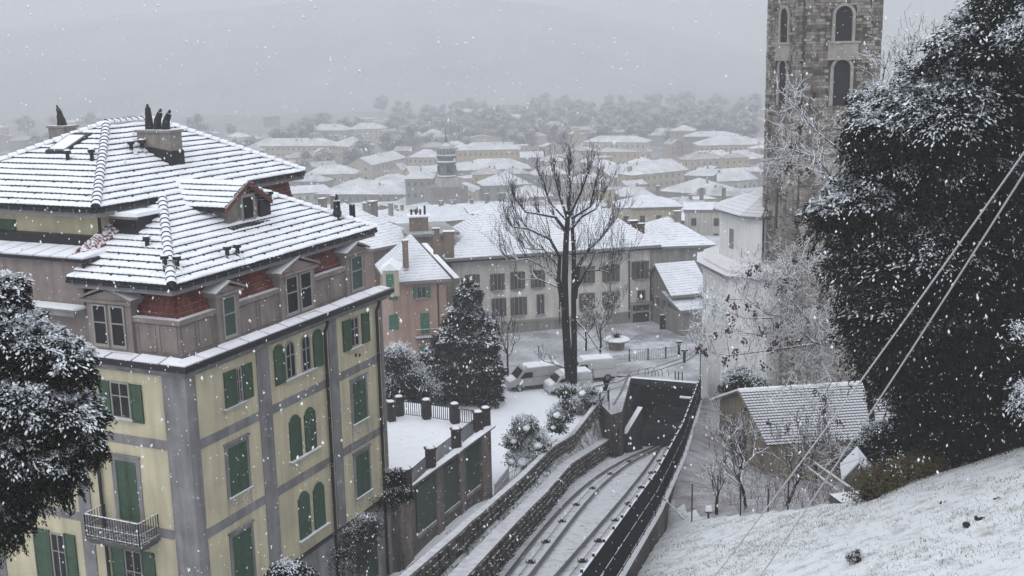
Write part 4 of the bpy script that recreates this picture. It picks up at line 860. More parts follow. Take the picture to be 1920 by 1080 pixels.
def house(uL, vL, uR, vR, h, dep, rh, style, wm, label, nw=0, rows=2, chim=1, z=None, group=None, cat='house', name='town_house', rm=None, ww=1.1, wh=1.6, shut=None, ins=.5, side=True, base=None):
    if z is None: D = solveD((uL+uR)/2, (vL+vR)/2, h); z = ray((uL+uR)/2, (vL+vR)/2)[2]*D/math.hypot(*ray((uL+uR)/2, (vL+vR)/2)[:2])
    pL, pR = Pz(uL, vL, z), Pz(uR, vR, z); e1 = unit(pR-pL); e2 = V3(-e1[1], e1[0], 0); w_ = np.linalg.norm(pR-pL); D = math.hypot(*((pL+pR)/2)[:2]); far = D > 330
    t = thing(name, (pL+pR)/2+e2*dep/2-UP*h, label, cat, group); t['wm'] = wm
    TOWN.append(((pL+pR)/2+e2*dep/2, w_/2, dep/2)); rh = min(rh, .22*min(w_, dep)+.6) if D > 125 else rh
    m = MB(); m.box(pL+e1*ins+e2*ins-UP*h, e1*(w_-2*ins), e2*(dep-2*ins), UP*(h+.02)); m.build('wall', WM[wm], t)
    roof(pL, pR, e2, dep, rh, style, t, rm or (m_sff if far else m_srf)); del t['wm']
    rowh = h/(rows+.35); wins = MB()
    faces = [(pL+e1*ins+e2*ins, e1, w_-2*ins, nw)]
    if side and nw:
        n2 = max(1, int((dep-2*ins)/((w_-2*ins)/nw)))
        if pL[0] > 0 or -e1@unit(-pL*V3(1, 1, 0)) > .05: faces.append((pL+e1*ins+e2*(dep-ins), -e2, dep-2*ins, n2))
        if e1@unit(-pR*V3(1, 1, 0)) > .05: faces.append((pR-e1*ins+e2*ins, e2, dep-2*ins, n2))
    for (o, d, Ln, n) in faces:
        nn = V3(d[1], -d[0], 0)
        for r in range(rows):
            for c in range(n):
                p = o+d*Ln*(c+.5)/n-UP*(rowh*(r+.35)+wh*.75)
                if far:
                    wins.box(p-d*ww/2+nn*.08-nn*.3, d*ww, nn*.3, UP*wh)
                else: put('window', winmesh(ww, wh, shut), t, loc=p, rot=(0, 0, math.atan2(d[1], d[0])))
    if wins.v: wins.build('window_rows', m_wdark, t, kind='stuff')
    r2 = random.Random(int(uL*7+vL))
    for c in range(chim):
        s = r2.uniform(.2, .8); dd = r2.uniform(.3, .6); zz = rh*(1-abs(2*dd-1)) if style not in ('flat', 'shed') else rh*(dd if style == 'shed' else 0)
        m = MB(); p = pL+e1*w_*s+e2*dep*dd+UP*(zz-.6); cw = r2.uniform(.5, .9); m.cbox(p, cw, cw*.8, 2.0, math.atan2(e1[1], e1[0])); m.cbox(p+UP*2.001, cw+.2, cw*.8+.2, .12, math.atan2(e1[1], e1[0]), 0, 1); m.build('chimney', [m_chim, m_snow], t)
    return t, pL, pR, e1, e2, z
# ------------------------------------------------------------ large white building behind the bare tree
t, pL, pR, e1, e2, z = house(835, 491, 1240, 464, 8.6, 11, 4.0, 'hip', 'W', 'large off-white building with brown shutters and snowy hip roof behind the tall bare tree', 0, 3, 0, z=-20.0, cat='building', name='white_building', ins=.9)
WB = t; fo = pL+e1*.9+e2*.9; nn = -e2
def onW(u, v): q = Ppl(u, v, fo, nn)-fo; return q@e1, q[2]
for (u, vt, vb_, wp, sh) in ((885, 515, 545, 12, 'b'), (932, 513, 543, 12, 'b'), (970, 511, 541, 13, 'b'), (1008, 508, 538, 12, 'b'), (1145, 496, 527, 15, 'b'), (1200, 490, 522, 15, 'b'), (972, 557, 590, 14, 'b'), (1013, 553, 588, 13, None), (935, 560, 592, 12, 'b'), (1145, 547, 578, 15, 'b'), (1202, 545, 562, 13, None), (1100, 500, 530, 14, 'b'), (1100, 550, 582, 14, 'b')):
    x, zt_ = onW(u, vt); _, zb_ = onW(u, vb_); x2, _ = onW(u+wp, vt); put('window', winmesh(round(x2-x, 1), round((zt_-zb_), 1), sh), t, loc=fo+e1*x+UP*zb_, rot=(0, 0, math.atan2(e1[1], e1[0])))
x, zt_ = onW(1186, 572); x2, zb_ = onW(1216, 612); m = MB(); m.box(fo+e1*x+nn*.08+UP*zb_, e1*(x2-x), e2*.1, UP*(zt_-zb_)); m.build('door', m_wdark, t)
m = MB(); m.box(fo+e1*(x-.25)+nn*.1+UP*zb_, e1*.25, e2*.15, UP*(zt_-zb_+.3)); m.box(fo+e1*x2+nn*.1+UP*zb_, e1*.25, e2*.15, UP*(zt_-zb_+.3)); m.box(fo+e1*(x-.4)+nn*.3+UP*(zt_-zb_+zb_+.001), e1*(x2-x+.8), e2*.35, UP*.25); m.build('door_surround', m_wframe, t)
x, zc_ = onW(1000, 602); Lw = np.linalg.norm(pR-pL)-1.8
m = MB(); m.box(fo+nn*.12+UP*zc_, e1*Lw, e2*.14, UP*.22); m.build('string_course', m_wframe, t); m = MB(); m.box(fo+nn*.06-UP*9.5, e1*(Lw+.0), e2*.08, UP*(zc_+9.5-.002)); m.build('base_wall', m_greyw, t)
m = MB(); m.box(pL+nn*.08-UP*.14, e1*(Lw+1.9), e2*.16, UP*.13); m.build('gutter', m_dark, t)
for u in (1179, 1048): x, _ = onW(u, 520); m = MB(); m.tube([fo+e1*x+nn*.12-UP*.3, fo+e1*x+nn*.12-UP*7.5], .07, 6); m.build('downpipe', m_dark, t)
for u, v in ((1146, 625), (1010, 635)): x, zz = onW(u, v); m = MB(); m.box(fo+e1*x+nn*.1+UP*zz, e1*.9, e2*.1, UP*.9); m.build('red_notice', mat('faded_red_board', (.16, .05, .05), .8, noise=.3), t) if u == 1010 else None
for (u, v, wd, hh) in ((858, 480, .5, 1.3), (908, 446, .8, 1.6), (930, 440, .7, 1.3), (932, 456, .9, .8), (903, 458, .8, .8), (1092, 458, .45, 1.3), (1117, 458, .8, 1.2), (1100, 436, .5, 1.2), (1187, 430, .9, 1.2), (1200, 432, .8, 1.0)):
    k = ray(u, v+6); p = k*((pL[1]+ (3.5 if v > 470 else 6 if v > 450 else 9))/k[1]); m = MB(); yw = math.atan2(e1[1], e1[0])
    zb_ = p[2]; m.cbox(p-UP*1.0, wd, wd*.8, hh+1.0, yw); m.cbox(p+UP*(hh+.001), wd+.16, wd*.8+.16, .12, yw, 0, 1); m.build('chimney', [mat('dark_brick', (.085, .06, .05), .9, noise=.4, nscale=6), m_snow], t)
# parapet gable wall at its left end
m = MB(); a, b = Pz(790, 456, -18.0), Pz(852, 522, -20.8); zb_ = -29
m.hexa([V3(a[0], a[1], zb_), V3(b[0], b[1], zb_), V3(b[0]+.5, b[1]+.2, zb_), V3(a[0]+.5, a[1]+.2, zb_)], [a, b, b+V3(.5, .2, 0), a+V3(.5, .2, 0)], 0, 1); m.build('gable_wall', [m_conc, m_roofsnow], t)
# ------------------------------------------------------------ salmon-pink house
t, pL, pR, e1, e2, z = house(727, 536, 846, 528, 9.5, 9, 3.4, 'hip', 'p', 'salmon-pink house with green shutters, partly hidden by the conifer and the villa', 0, 3, 0, z=-19.3, name='pink_house', ins=.4)
fo = pL+e1*.4+e2*.4; nn = -e2
for (u, vt, vb_, wp, sh) in ((790, 538, 557, 14, 'g'), (737, 590, 618, 15, 'x'), (796, 587, 625, 15, 'x'), (736, 541, 562, 15, 'x'), (738, 652, 690, 15, 'x'), (794, 650, 690, 15, 'x')):
    q = Ppl(u, vt, fo, nn)-fo; q2 = Ppl(u, vb_, fo, nn)-fo; wd = wp*.052
    if sh == 'x': m = MB(); m.box(fo+e1*(q@e1-wd/2)+nn*.07+UP*q2[2], e1*wd, e2*.1, UP*(q[2]-q2[2])); m.build('shutter', m_shutg, t)
    else: put('window', winmesh(.7, round(q[2]-q2[2], 1), 'g'), t, loc=fo+e1*(q@e1)+UP*q2[2], rot=(0, 0, math.atan2(e1[1], e1[0])))
x = (Ppl(821, 560, fo, nn)-fo)@e1; m = MB(); m.tube([fo+e1*x+nn*.1-UP*.2, fo+e1*x+nn*.1-UP*9], .06, 6); m.build('downpipe', m_dark, t)
q = Ppl(797, 632, fo, nn); m = MB(); m.box(q-e1*.9+nn*.8, e1*1.9, e2*.8, UP*.12); m.tube([q-e1*.9+nn*.8+UP*.9, q+e1*1.0+nn*.8+UP*.9], .03, 4)
for k in range(12): m.tube([q-e1*(.9-.165*k)+nn*.8, q-e1*(.9-.165*k)+nn*.8+UP*.9], .014, 4)
m.build('balcony', m_iron, t, kind='stuff')
m = MB(); q = Pz(733, 523, -18.3); m.cbox(q-UP*1.3, 1.35, 1.8, 2.2, .1); dm = m.build('attic_dormer', m_cream, t); m = MB(); m.hexa([q+V3(-.85, -1.0, .9), q+V3(.85, -1.0, .9), q+V3(0, -1.0, 1.5)], [q+V3(-.85, 2, .9), q+V3(.85, 2, .9), q+V3(0, 2, 1.5)]); m.build('dormer_roof', m_roofsnow, dm)
m = MB(); m.box(q+V3(-.3, -1.0, -.5), V3(.6, 0, 0), V3(0, .12, 0), UP*1.1); m.build('dormer_shutter', m_shutg, dm)
for u, v, r_ in ((818, 446, .5), (842, 452, .7), (760, 470, .4)): q = Pz(u, v, -16.5); m = MB(); m.cbox(q-UP*1.5, r_*1.2, r_, 2.3, 0); m.cbox(q+UP*.81, r_*1.5, r_*1.3, .12, 0, 0, 1); m.build('chimney', [m_brow, m_snow], t)
# neighbours just behind the pink house and the white building
H = house
H(700, 472, 800, 452, 9, 16, 3.5, 'hip', 'b', 'wide snowy tile roof between the villa and the bare tree with small roof vents', 0, 2, 3, z=-18.5)
H(765, 446, 862, 440, 9, 8, .3, 'flat', 'b', 'flat-roofed block with reddish parapet and stone chimney right behind the pink house', 0, 2, 0, z=-17.6, rm=mat('slushy_flat_roof', (.30, .31, .31), .8, noise=.25, nscale=.6))
q = Pz(785, 418, -16.6); st = thing('stone_chimney_stack', q-UP*3, 'broad brown stone chimney stack with snow ledges above the flat roofs', 'chimney'); m = MB(); m.cbox(q-UP*3, 1.9, 1.6, 3.7, .1); m.build('stack', m_brow, st); m = MB(); m.cbox(q+UP*.701, 2.3, 2.0, .15, .1); m.cbox(q-UP*.9+V3(0, -.85, 0), 2.5, .5, .15, .1); m.build('snow_cap', m_snow, st)
for k in range(4): m = MB(); m.cbox(q+V3(-.7+.45*k, 0, .85), .2, .2, .55+.35*(k == 3)); m.build('chimney_pot', m_dark, st)
H(1212, 468, 1345, 463, 8, 14, 4.2, 'hip', 'g', 'grey house with snowy hip roof between the white building and the white apse', 0, 2, 1, z=-22.5)
H(1258, 560, 1335, 553, 3.6, 8, 2.6, 'gable', 'g', 'low grey house with snowy tile roof between the white building and the apse', 3, 1, 0, z=-24.4, ww=.8, wh=1.0)
H(1276, 588, 1330, 582, 3.6, 4, 1.2, 'shed', 'g', 'lean-to shed with small snowy roof against the low brown house', 0, 1, 0, z=-25.6, ins=.2)
m = MB(); m.box(Pz(1238, 618, -28), unit(Pz(1322, 612, -28)-Pz(1238, 618, -28))*5, V3(0, .5, 0), UP*1.5); m.build('clipped_hedge', mat('dark_hedge', (.03, .035, .028), .9, noise=.5, nscale=5, bump=1, snow=.9), label='long dark clipped hedge with snow on top in front of the low brown house', cat='hedge')
# ------------------------------------------------------------ rooftops of the lower town
A = [
 # uL vL uR vR h dep rh style wall label nw rows chim
 (590, 365, 765, 366, 10, 26, 5, 'hip', 'g', 'long grey block with snowy roof just right of the villa roof edge', 12, 2, 2),
 (570, 329, 668, 327, 12, 16, 4.5, 'hip', 'c', 'cream house with two rows of windows, touching the villa roof edge', 6, 2, 2),
 (650, 349, 693, 348, 9, 14, 4, 'pyr', 'g', 'small pyramid-roofed house in front of the long cream house', 3, 2, 1),
 (700, 345, 780, 342, 10, 16, 3.5, 'hip', 'w', 'broad snowy hip roof with one dark skylight left of the domed tower', 5, 2, 1),
 (757, 337, 812, 336, 20, 18, 5, 'hip', 'g', 'tall grey-walled block immediately left of the domed tower', 4, 4, 1),
 (466, 275, 625, 274, 13, 18, 5.5, 'hip', 'c', 'very long cream building with a row of roof dormers, left in the haze', 16, 3, 4),
 (638, 276, 706, 272, 13, 22, 8, 'pyr', 'c', 'cream palace with a tall peaked snowy roof beside the very long building', 7, 3, 2),
 (575, 245, 648, 245, 12, 18, 5, 'hip', 'g', 'hazy grey block with two roof humps above the very long cream building', 7, 2, 2),
 (652, 243, 720, 242, 12, 18, 5, 'hip', 'c', 'hazy cream block above the peaked palace roof', 7, 2, 2),
 (698, 311, 762, 296, 11, 16, 5, 'gable', 'c', 'cream wing running obliquely towards the domed tower', 8, 2, 1),
 (763, 296, 822, 296, 11, 16, 4.5, 'hip', 'c', 'cream wing directly left of the dome with a plain snowy roof', 6, 2, 1),
 (665, 405, 775, 400, 7, 20, 2.5, 'shed', 'g', 'low grey building with a slushy lean-to roof behind the flat-roofed block', 6, 1, 1),
 (722, 388, 814, 390, 8, 18, 5.5, 'hip', 'w', 'bright snow-covered hip roof between the villa and the domed tower', 0, 1, 1),
 (856, 283, 976, 281, 13, 18, 4, 'hip', 'y', 'pale ochre palace right of the dome with a row of tall windows', 12, 2, 2),
 (858, 321, 998, 317, 9, 24, 5, 'hip', 'g', 'long snowy roof running right from behind the domed tower', 6, 1, 2),
 (866, 331, 944, 330, 6, 18, 5, 'pyr', 'g', 'pyramid roof with a small lantern just right of the domed tower', 0, 1, 1),
 (905, 350, 998, 346, 9, 18, 5.5, 'hip', 'g', 'grey hip-roofed house below the long roof right of the domed tower', 5, 2, 1),
 (845, 358, 899, 357, 8, 12, 3, 'hip', 'c', 'small cream block with terrace in front of the domed tower', 3, 1, 1),
 (832, 392, 952, 392, 5, 14, 1, 'flat', 'g', 'flat terraced roof with parapet walls below the domed tower', 0, 1, 0),
 (1092, 267, 1212, 268, 13, 18, 3.6, 'hip', 'w', 'long off-white building with a line of small dormers above the bare tree', 12, 2, 1),
 (1120, 286, 1224, 285, 7, 20, 4.5, 'hip', 'y', 'low ochre-fronted hall with wide snowy roof right above the bare tree', 8, 1, 1),
 (1150, 335, 1292, 319, 9, 26, 5, 'gable', 'c', 'very wide sloping snowy roof with several chimneys right of the bare tree top', 12, 2, 6),
 (1163, 370, 1230, 368, 14, 16, 5, 'hip', 'g', 'dark grey house with bright hip roof right of the bare tree', 4, 3, 1),
 (1255, 246, 1302, 246, 16, 18, 3.5, 'hip', 'p', 'hazy pinkish mansion highest in the right group of roofs', 5, 3, 1),
 (1280, 257, 1384, 257, 14, 20, 3, 'hip', 'b', 'hazy brownish building behind the cream palace by the stone tower', 9, 3, 2),
 (1311, 274, 1440, 271, 12, 22, 4.5, 'hip', 'c', 'cream palace with many tall windows against the left edge of the stone tower', 14, 2, 3),
 (1322, 294, 1372, 292, 9, 14, 2, 'shed', 'g', 'grey house with a low roof in front of the cream palace by the tower', 4, 1, 0),
 (1372, 303, 1440, 296, 9, 18, 5, 'hip', 'g', 'snowy hip roof touching the stone tower below the cream palace', 0, 1, 1),
 (1336, 343, 1442, 336, 9, 20, 5, 'gable', 'w', 'off-white house with long snowy roof behind the drum of the white apse', 6, 1, 1),
 (1280, 330, 1337, 331, 15, 14, 3, 'hip', 'b', 'brown-walled house with a scaffold-like front left of the stone tower', 5, 3, 2),
 (1230, 359, 1345, 367, 10, 22, 6.5, 'pyr', 'g', 'big pyramid roof with a row of dark skylights left of the white apse', 0, 2, 2),
 (1212, 403, 1335, 395, 8, 18, 5, 'hip', 'y', 'ochre house with snowy hip roof just left of the white apse drum', 6, 2, 1),
 (1240, 414, 1282, 413, 4, 8, 1, 'flat', 'w', 'tiny flat snowy roof in front of the ochre house', 0, 1, 0),
 (820, 212, 890, 210, 8, 16, 3, 'shed', 'g', 'hazy lone building on the wooded rise above the dome', 0, 1, 0),
 (975, 297, 1020, 296, 9, 12, 4, 'gable', 'g', 'small house with gable roof right of the pale ochre palace', 3, 1, 1),
 (1022, 304, 1062, 302, 9, 12, 4, 'hip', 'c', 'small cream house in the gap left of the bare tree crown', 3, 1, 1),
 (1060, 292, 1095, 291, 9, 12, 4, 'gf', 'w', 'small gabled house above the bare tree crown', 3, 1, 1),
 (1000, 330, 1070, 327, 9, 14, 4, 'hip', 'g', 'snowy roof seen through the left twigs of the bare tree', 4, 1, 1),
 (1075, 345, 1150, 342, 10, 16, 4, 'hip', 'w', 'snowy roof seen through the right twigs of the bare tree', 4, 2, 1),
 (955, 372, 1040, 369, 10, 16, 4.5, 'hip', 'g', 'grey house left of the upper limbs of the bare tree', 5, 2, 1),
 (860, 412, 960, 407, 9, 14, 2.5, 'hip', 'b', 'brownish low house behind the left chimneys of the white building', 4, 1, 2),
]
for a in A:
    house(*a[:10], nw=a[10], rows=a[11], chim=a[12])
# many further houses, receding into the haze
RV = [m_sff, mat('melting_snow_roof', (.50, .51, .53), .85, noise=.5, nscale=.3, stripes=(.6, (.26, .25, .25))), mat('thick_snow_roof', (.70, .72, .76), .85, noise=.15, nscale=.3), mat('brown_showing_roof', (.44, .43, .43), .85, noise=.45, nscale=.5, stripes=(.5, (.24, .2, .18)))]
WNW = ['c', 'g', 'w', 'c', 'g', 'p', 'y', 'b']; SN = dict(hip='hip-roofed', gable='gable-roofed', flat='flat-roofed', gf='gable-fronted', pyr='pyramid-roofed')
fr = random.Random(5); cnt = 0; HT = {}
for band, (D0, D1, n) in enumerate(((215, 300, 24), (300, 460, 66), (460, 680, 84), (680, 950, 56), (950, 1350, 24))):
    k = 0; tries = 0
    while k < n and tries < 4000:
        tries += 1; D = fr.uniform(D0, D1); an = math.radians(fr.uniform(-26, 15)); c = V3(D*math.sin(an), D*math.cos(an), 0); w_ = fr.choice([fr.uniform(9, 16), fr.uniform(9, 18), fr.uniform(16, 30)]); dp = fr.uniform(8, 14)
        if D < 300 and an < math.radians(-7): continue
        if any(math.hypot(*(c-o_)[:2]) < .66*(w_/2+hw+3) for o_, hw, hd in TOWN): continue
        h = fr.uniform(7, 13); z = gtown(D)+h; yaw = fr.choice([-.35, -.15, .1, .25, .5])+fr.uniform(-.08, .08); e1 = V3(math.cos(yaw), math.sin(yaw), 0)
        wm = fr.choice(WNW[:4] if band < 2 else WNW); w_ = min(w_, 19) if band == 0 else w_; stl = fr.choice(['hip', 'hip', 'gable', 'gf', 'flat', 'hip']); where = 'beyond the villa roof' if an < math.radians(-11) else 'left of the dome' if an < math.radians(-3.4) else 'near the bare tree' if an < math.radians(3) else 'beside the stone tower'
        hz_ = ['among nearest town roofs', 'in mid-town', 'in thin haze', 'in thicker haze', 'faint below the hill'][band]
        lab = f'{WN[wm]} {SN[stl]} house {hz_}, {where}'
        pL, pR = c-e1*w_/2+UP*z, c+e1*w_/2+UP*z; e2 = V3(-e1[1], e1[0], 0); t = thing('town_house', c+UP*gtown(D), lab, 'house', f'{WN[wm]} {SN[stl]} houses {hz_}, {where}'); t['wm'] = wm; TOWN.append((c, w_/2, dp/2))
        pL = pL-e2*dp/2; pR = pR-e2*dp/2; m = MB(); m.box(pL+e1*.4+e2*.4-UP*(h+1), e1*(w_-.8), e2*(dp-.8), UP*(h+1.02)); m.build('wall', WM[wm], t)
        roof(pL, pR, e2, dp, fr.uniform(1.6, 3.4), stl, t, fr.choice(RV) if D > 280 else m_srf); del t['wm']
        if D < 800:
            wins = MB(); nwn = max(2, int(w_/3.2))
            for r in range(2):
                for q in range(nwn): wins.box(pL+e1*(w_*(q+.5)/nwn-.5)+e2*.32-UP*(1.4+3*r+1.5), e1*1.0, e2*.2, UP*1.5)
            wins.build('window_rows', m_wdark, t, kind='stuff')
        for q in range(fr.choice([1, 1, 2, 3])):
            m = MB(); p = pL+e1*w_*fr.uniform(.25, .75)+e2*dp*.5+UP*1.4; m.cbox(p, .8, .7, 2.4, yaw, 0, 0); m.cbox(p+UP*2.401, 1, .9, .14, yaw); m.build('chimney', m_chim, t)
        k += 1
# ------------------------------------------------------------ domed tower in the old town
D = 330.; c = PD(838, 330, D); s = D*1.0/FPX
dt = thing('domed_tower', V3(c[0], c[1], -50), 'old town bell tower with green ribbed dome and thin spire', 'tower')
px_ = lambda n: n*s
zt_ = PD(838, 330, D)[2]; m = MB(); m.cbox(V3(c[0], c[1], -52), px_(34), px_(34), zt_+52-.3, .3); m.build('shaft', m_whitew, dt)
m = MB(); m.cbox(V3(c[0], c[1], -52), px_(66), px_(50), 52+zt_-px_(18), .3); m.build('tower_base', m_greyw, dt)
mc = mat('patina_copper', (.12, .155, .15), .6, noise=.2, nscale=.6, snow=.85, snowthr=.62)
z0 = PD(838, 326, D)[2]; m = MB(); 
m.lathe(V3(c[0], c[1], zt_-.3), [(px_(18), 0), (px_(18), px_(2.5)), (px_(15.5), px_(4)), (px_(15.5), px_(24)), (px_(19), px_(26)), (px_(19), px_(29)), (px_(16), px_(31)), (px_(16), px_(36)), (px_(19), px_(38)), (px_(19), px_(41)), (px_(17), px_(43))], 16); m.build('belfry', mc, dt)
m = MB(); m.lathe(V3(c[0], c[1], zt_-.3), [(px_(17.5), px_(43)), (px_(17.6), px_(48)), (px_(16), px_(54)), (px_(12), px_(59)), (px_(7), px_(62)), (px_(3.4), px_(64)), (px_(2.6), px_(72)), (px_(1.0), px_(76)), (px_(.4), px_(90))], 16); m.build('dome', mc, dt)
for k in range(16): a = 2*math.pi*k/16; m = MB(); m.tube([V3(c[0]+px_(r)*math.cos(a), c[1]+px_(r)*math.sin(a), zt_-.3+px_(zz)) for r, zz in ((17.7, 43), (17.8, 48), (16.2, 54.2), (12.1, 59.3), (7.1, 62.3), (3.4, 64.2))], px_(.5), 4); m.build('dome_rib', m_whitew, dt)
for k in range(4): a = .3-math.pi/2+k*math.pi/2; m = MB(); p = V3(c[0]+math.cos(a)*px_(15.6), c[1]+math.sin(a)*px_(15.6), zt_+px_(7)); m.cbox(p, px_(9), px_(3), px_(13), a+math.pi/2); m.build('belfry_opening', m_wdark, dt)
# a steeple near the bare tree, church flags and lamps
for (u, v, lab) in ((623, 249, 'lit street lamp glowing in the haze above the peaked palace'), (615, 280, 'lit street lamp glowing at the corner of the very long cream building'), (748, 251, 'orange-white lit lamp left of the dome in the haze')):
    D = solveD(u, v, 5); p = PD(u, v, D); t = thing('street_lamp', p-UP*5, lab, 'street lamp'); m = MB(); m.tube([p-UP*5, p], .12, 5); m.build('pole', m_dark, t); m = MB(); m.lathe(p-UP*.3, [(.1, 0), (.55, .2), (.6, .6), (.3, .9)], 8); m.build('lamp_head', mat('lit_lamp', (.9, .8, .6), .5, emit=((1, .88, .7), 7)), t)
# ------------------------------------------------------------ white church apse
zlo, zhi = -28.6, None
def pdz(u, v, D): return PD(u, v, D)
ze1 = PD(1362, 517, 85)[2]; ze2 = PD(1390, 409, 86.5)[2]
ap = thing('white_church_apse', V3(19, 88, -28), 'white rendered church apse with two tiers of snowy tiled roofs beside the stone tower', 'church')
def plan(u, D): k = ray(u, 560); s = D/math.hypot(k[0], k[1]); return V3(k[0]*s, k[1]*s, 0)
lowp = [plan(1380, 101), plan(1318, 95), plan(1317, 91.5), plan(1362, 86.0), plan(1440, 84.8), plan(1500, 88), plan(1500, 101)]
m = MB(); m.hexa([p+UP*zlo for p in lowp], [p+UP*(ze1+.25) for p in lowp]); m.build('lower_wall', m_white, ap)
upp = [plan(1392, 100), plan(1347, 95), plan(1347, 92.5), plan(1392, 88.6), plan(1426, 88.2), plan(1470, 91), plan(1470, 100)]
zu0 = ze1+.6
m = MB(); m.hexa([p+UP*(ze1+.1) for p in upp], [p+UP*(ze2+.2) for p in upp]); m.build('drum_wall', m_white, ap)
m_tilesn = mat('snow_on_barrel_tile', (.78, .80, .84), .85, noise=.05, bump=.2, bscale=12)
def tiledquad(name, a, b, c_, d_, ncol, nrow, parent, amp=.05, th=.05, mm=None, allf=False):
    """barrel-tiled slope: a-b eave, d-c ridge; valleys show dark between snowed barrels"""
    a, b, c_, d_ = map(np.asarray, (a, b, c_, d_)); nrm = unit(np.cross(b-a, d_-a)); nrm = nrm if nrm[2] > 0 else -nrm
    U = np.linspace(0, 1, ncol*4+1); rows = []
    vv = []
    for r in range(nrow): vv += [(r/nrow, th), ((r+.97)/nrow, .0)]
    Pp = np.zeros((len(vv)+1, len(U), 3))
    for j, (v_, h) in enumerate([(0, -.02)]+vv):
        L_ = a+(d_-a)*v_; R_ = b+(c_-b)*v_; hh = h+amp*np.cos(U*ncol*2*math.pi); Pp[j] = L_+(R_-L_)*U[:, None]+nrm*hh[:, None]
    mi = np.zeros((len(vv), len(U)-1), int); ph = (np.arange(len(U)-1) % 4); mi[:, (ph == 0) | (ph == 3)] = 1; mi[:, (ph == 1)] = 1; mi[0::2, :] = 0 if allf else np.where((ph == 2) | (ph == 1), 0, 1)
    if allf: mi[1::2, :] = 1
    o = put(name, grid_mesh(name, Pp-ROOTLOC[parent.name], mm or [m_tiledark, m_tilesn], midx=mi), parent); return o
def apse_roof(pl, zE, zR, off, inner, nm, cols):
    cen = sum(inner)/len(inner)
    for i in range(1, 5):
        p, q = pl[i], pl[i+1] if i+1 < len(pl) else pl[0]; pi_, qi = inner[i], inner[i+1]
        dp_, dq = unit(p-cen), unit(q-cen)
        tiledquad(nm, p+dp_*off+UP*(zE-.1), q+dq*off+UP*(zE-.1), qi+UP*zR, pi_+UP*zR, cols[i], 9, ap)
        m = MB(); m.hexa([p+UP*(zE-.35), q+UP*(zE-.35), q+dq*(off+.02)+UP*(zE-.22), p+dp_*(off+.02)+UP*(zE-.22)], [p+UP*(zE-.12), q+UP*(zE-.12), q+dq*(off+.02)+UP*(zE-.12), p+dp_*(off+.02)+UP*(zE-.12)]); m.build('eave', m_soffit, ap)
inn = [p+UP*0 for p in upp]
apse_roof(lowp, ze1, PD(1385, 494, 88.6)[2], .55, inn, 'lower_roof_slope', [0, 5, 22, 24, 10])
apex = plan(1447, 92.5); zap = PD(1432, 363, 92)[2]+.5; inn2 = [apex+(p-apex)*.04 for p in upp]
apse_roof(upp, ze2, zap, .55, inn2, 'drum_roof_slope', [0, 4, 18, 14, 10])
m = MB(); q0, q1 = upp[2], upp[3]; d = unit(q1-q0); n = V3(d[1], -d[0], 0); L_ = np.linalg.norm(q1-q0); zz = PD(1367, 468, 90)[2]; p = q0+d*L_*.42+n*.02
m.hexa([p+UP*zz, p+d*.75+UP*zz, p+d*.75-n*.06+UP*zz, p-n*.06+UP*zz], [p+UP*(zz+1.6), p+d*.75+UP*(zz+1.6), p+d*.75-n*.06+UP*(zz+1.6), p-n*.06+UP*(zz+1.6)]); m.build('window', mat('grey_blind_window', (.2, .2, .2), .8), ap)
m = MB(); p = upp[4]+V3(.05, -.1, 0); m.tube([p+UP*(ze2-.2), p+UP*(ze1+.5)], .07, 6); m.build('downpipe', m_dark, ap)
m = MB(); q0, q1 = lowp[2], lowp[3]; m.hexa([q0+UP*(ze1-.75), q1+UP*(ze1-.75), q1+V3(-.05, -.1, ze1-.75), q0+V3(-.1, -.05, ze1-.75)], [q0+UP*(ze1-.45), q1+UP*(ze1-.45), q1+V3(-.1, -.2, ze1-.45), q0+V3(-.2, -.1, ze1-.45)]); m.build('cornice', m_white, ap)
# ------------------------------------------------------------ stone bell tower
Dt = 84.0; c1 = plan(1490, Dt); th_ = math.radians(20); uL_, uR_ = 1434, 1643
ex = V3(math.cos(math.radians(6.0)), math.sin(math.radians(6.0)), 0)   # right face direction, refined below
def hitlen(u, d):
    k = ray(u, 300); # intersection in plan of ray with c1 + d*t
    A_ = np.array([[k[0], -d[0]], [k[1], -d[1]]]); s_ = np.linalg.solve(A_, c1[:2]); return s_[1]
az_c = math.atan2(c1[0], c1[1]); side_ = 7.7
best = None
for aa in np.radians(np.arange(-20, 40, .5)):
    d1 = V3(math.cos(aa), math.sin(aa), 0); d2 = V3(-math.sin(aa), math.cos(aa), 0)*1.0
    r_, l_ = hitlen(uR_, d1), hitlen(uL_, d2)
    if r_ > 0 and l_ > 0 and (best is None or abs(r_-l_) < best[0]): best = (abs(r_-l_), aa, r_, l_)
_, aa, sr, sl_ = best; d1 = V3(math.cos(aa), math.sin(aa), 0); d2 = V3(-math.sin(aa), math.cos(aa), 0); side_ = (sr+sl_)/2
tw = thing('stone_bell_tower', c1+UP*-29, 'tall square bell tower of rough grey-brown stone with arched openings', 'tower')
m_tst = mat('rough_tower_stone', (.26, .24, .215), .95, noise=.45, nscale=1.3, isl=.5, streak=.45, bump=.7, bscale=9, snow=.5, snowthr=.75)
m_tcore = mat('tower_mortar', (.085, .078, .07), .95, noise=.35, nscale=2, bump=.5)
zB_, zT_ = -29.0, 9.0
m = MB(); m.box(c1+UP*zB_, d1*side_, d2*side_, UP*(zT_-zB_)); m.build('tower_core', m_tcore, tw)
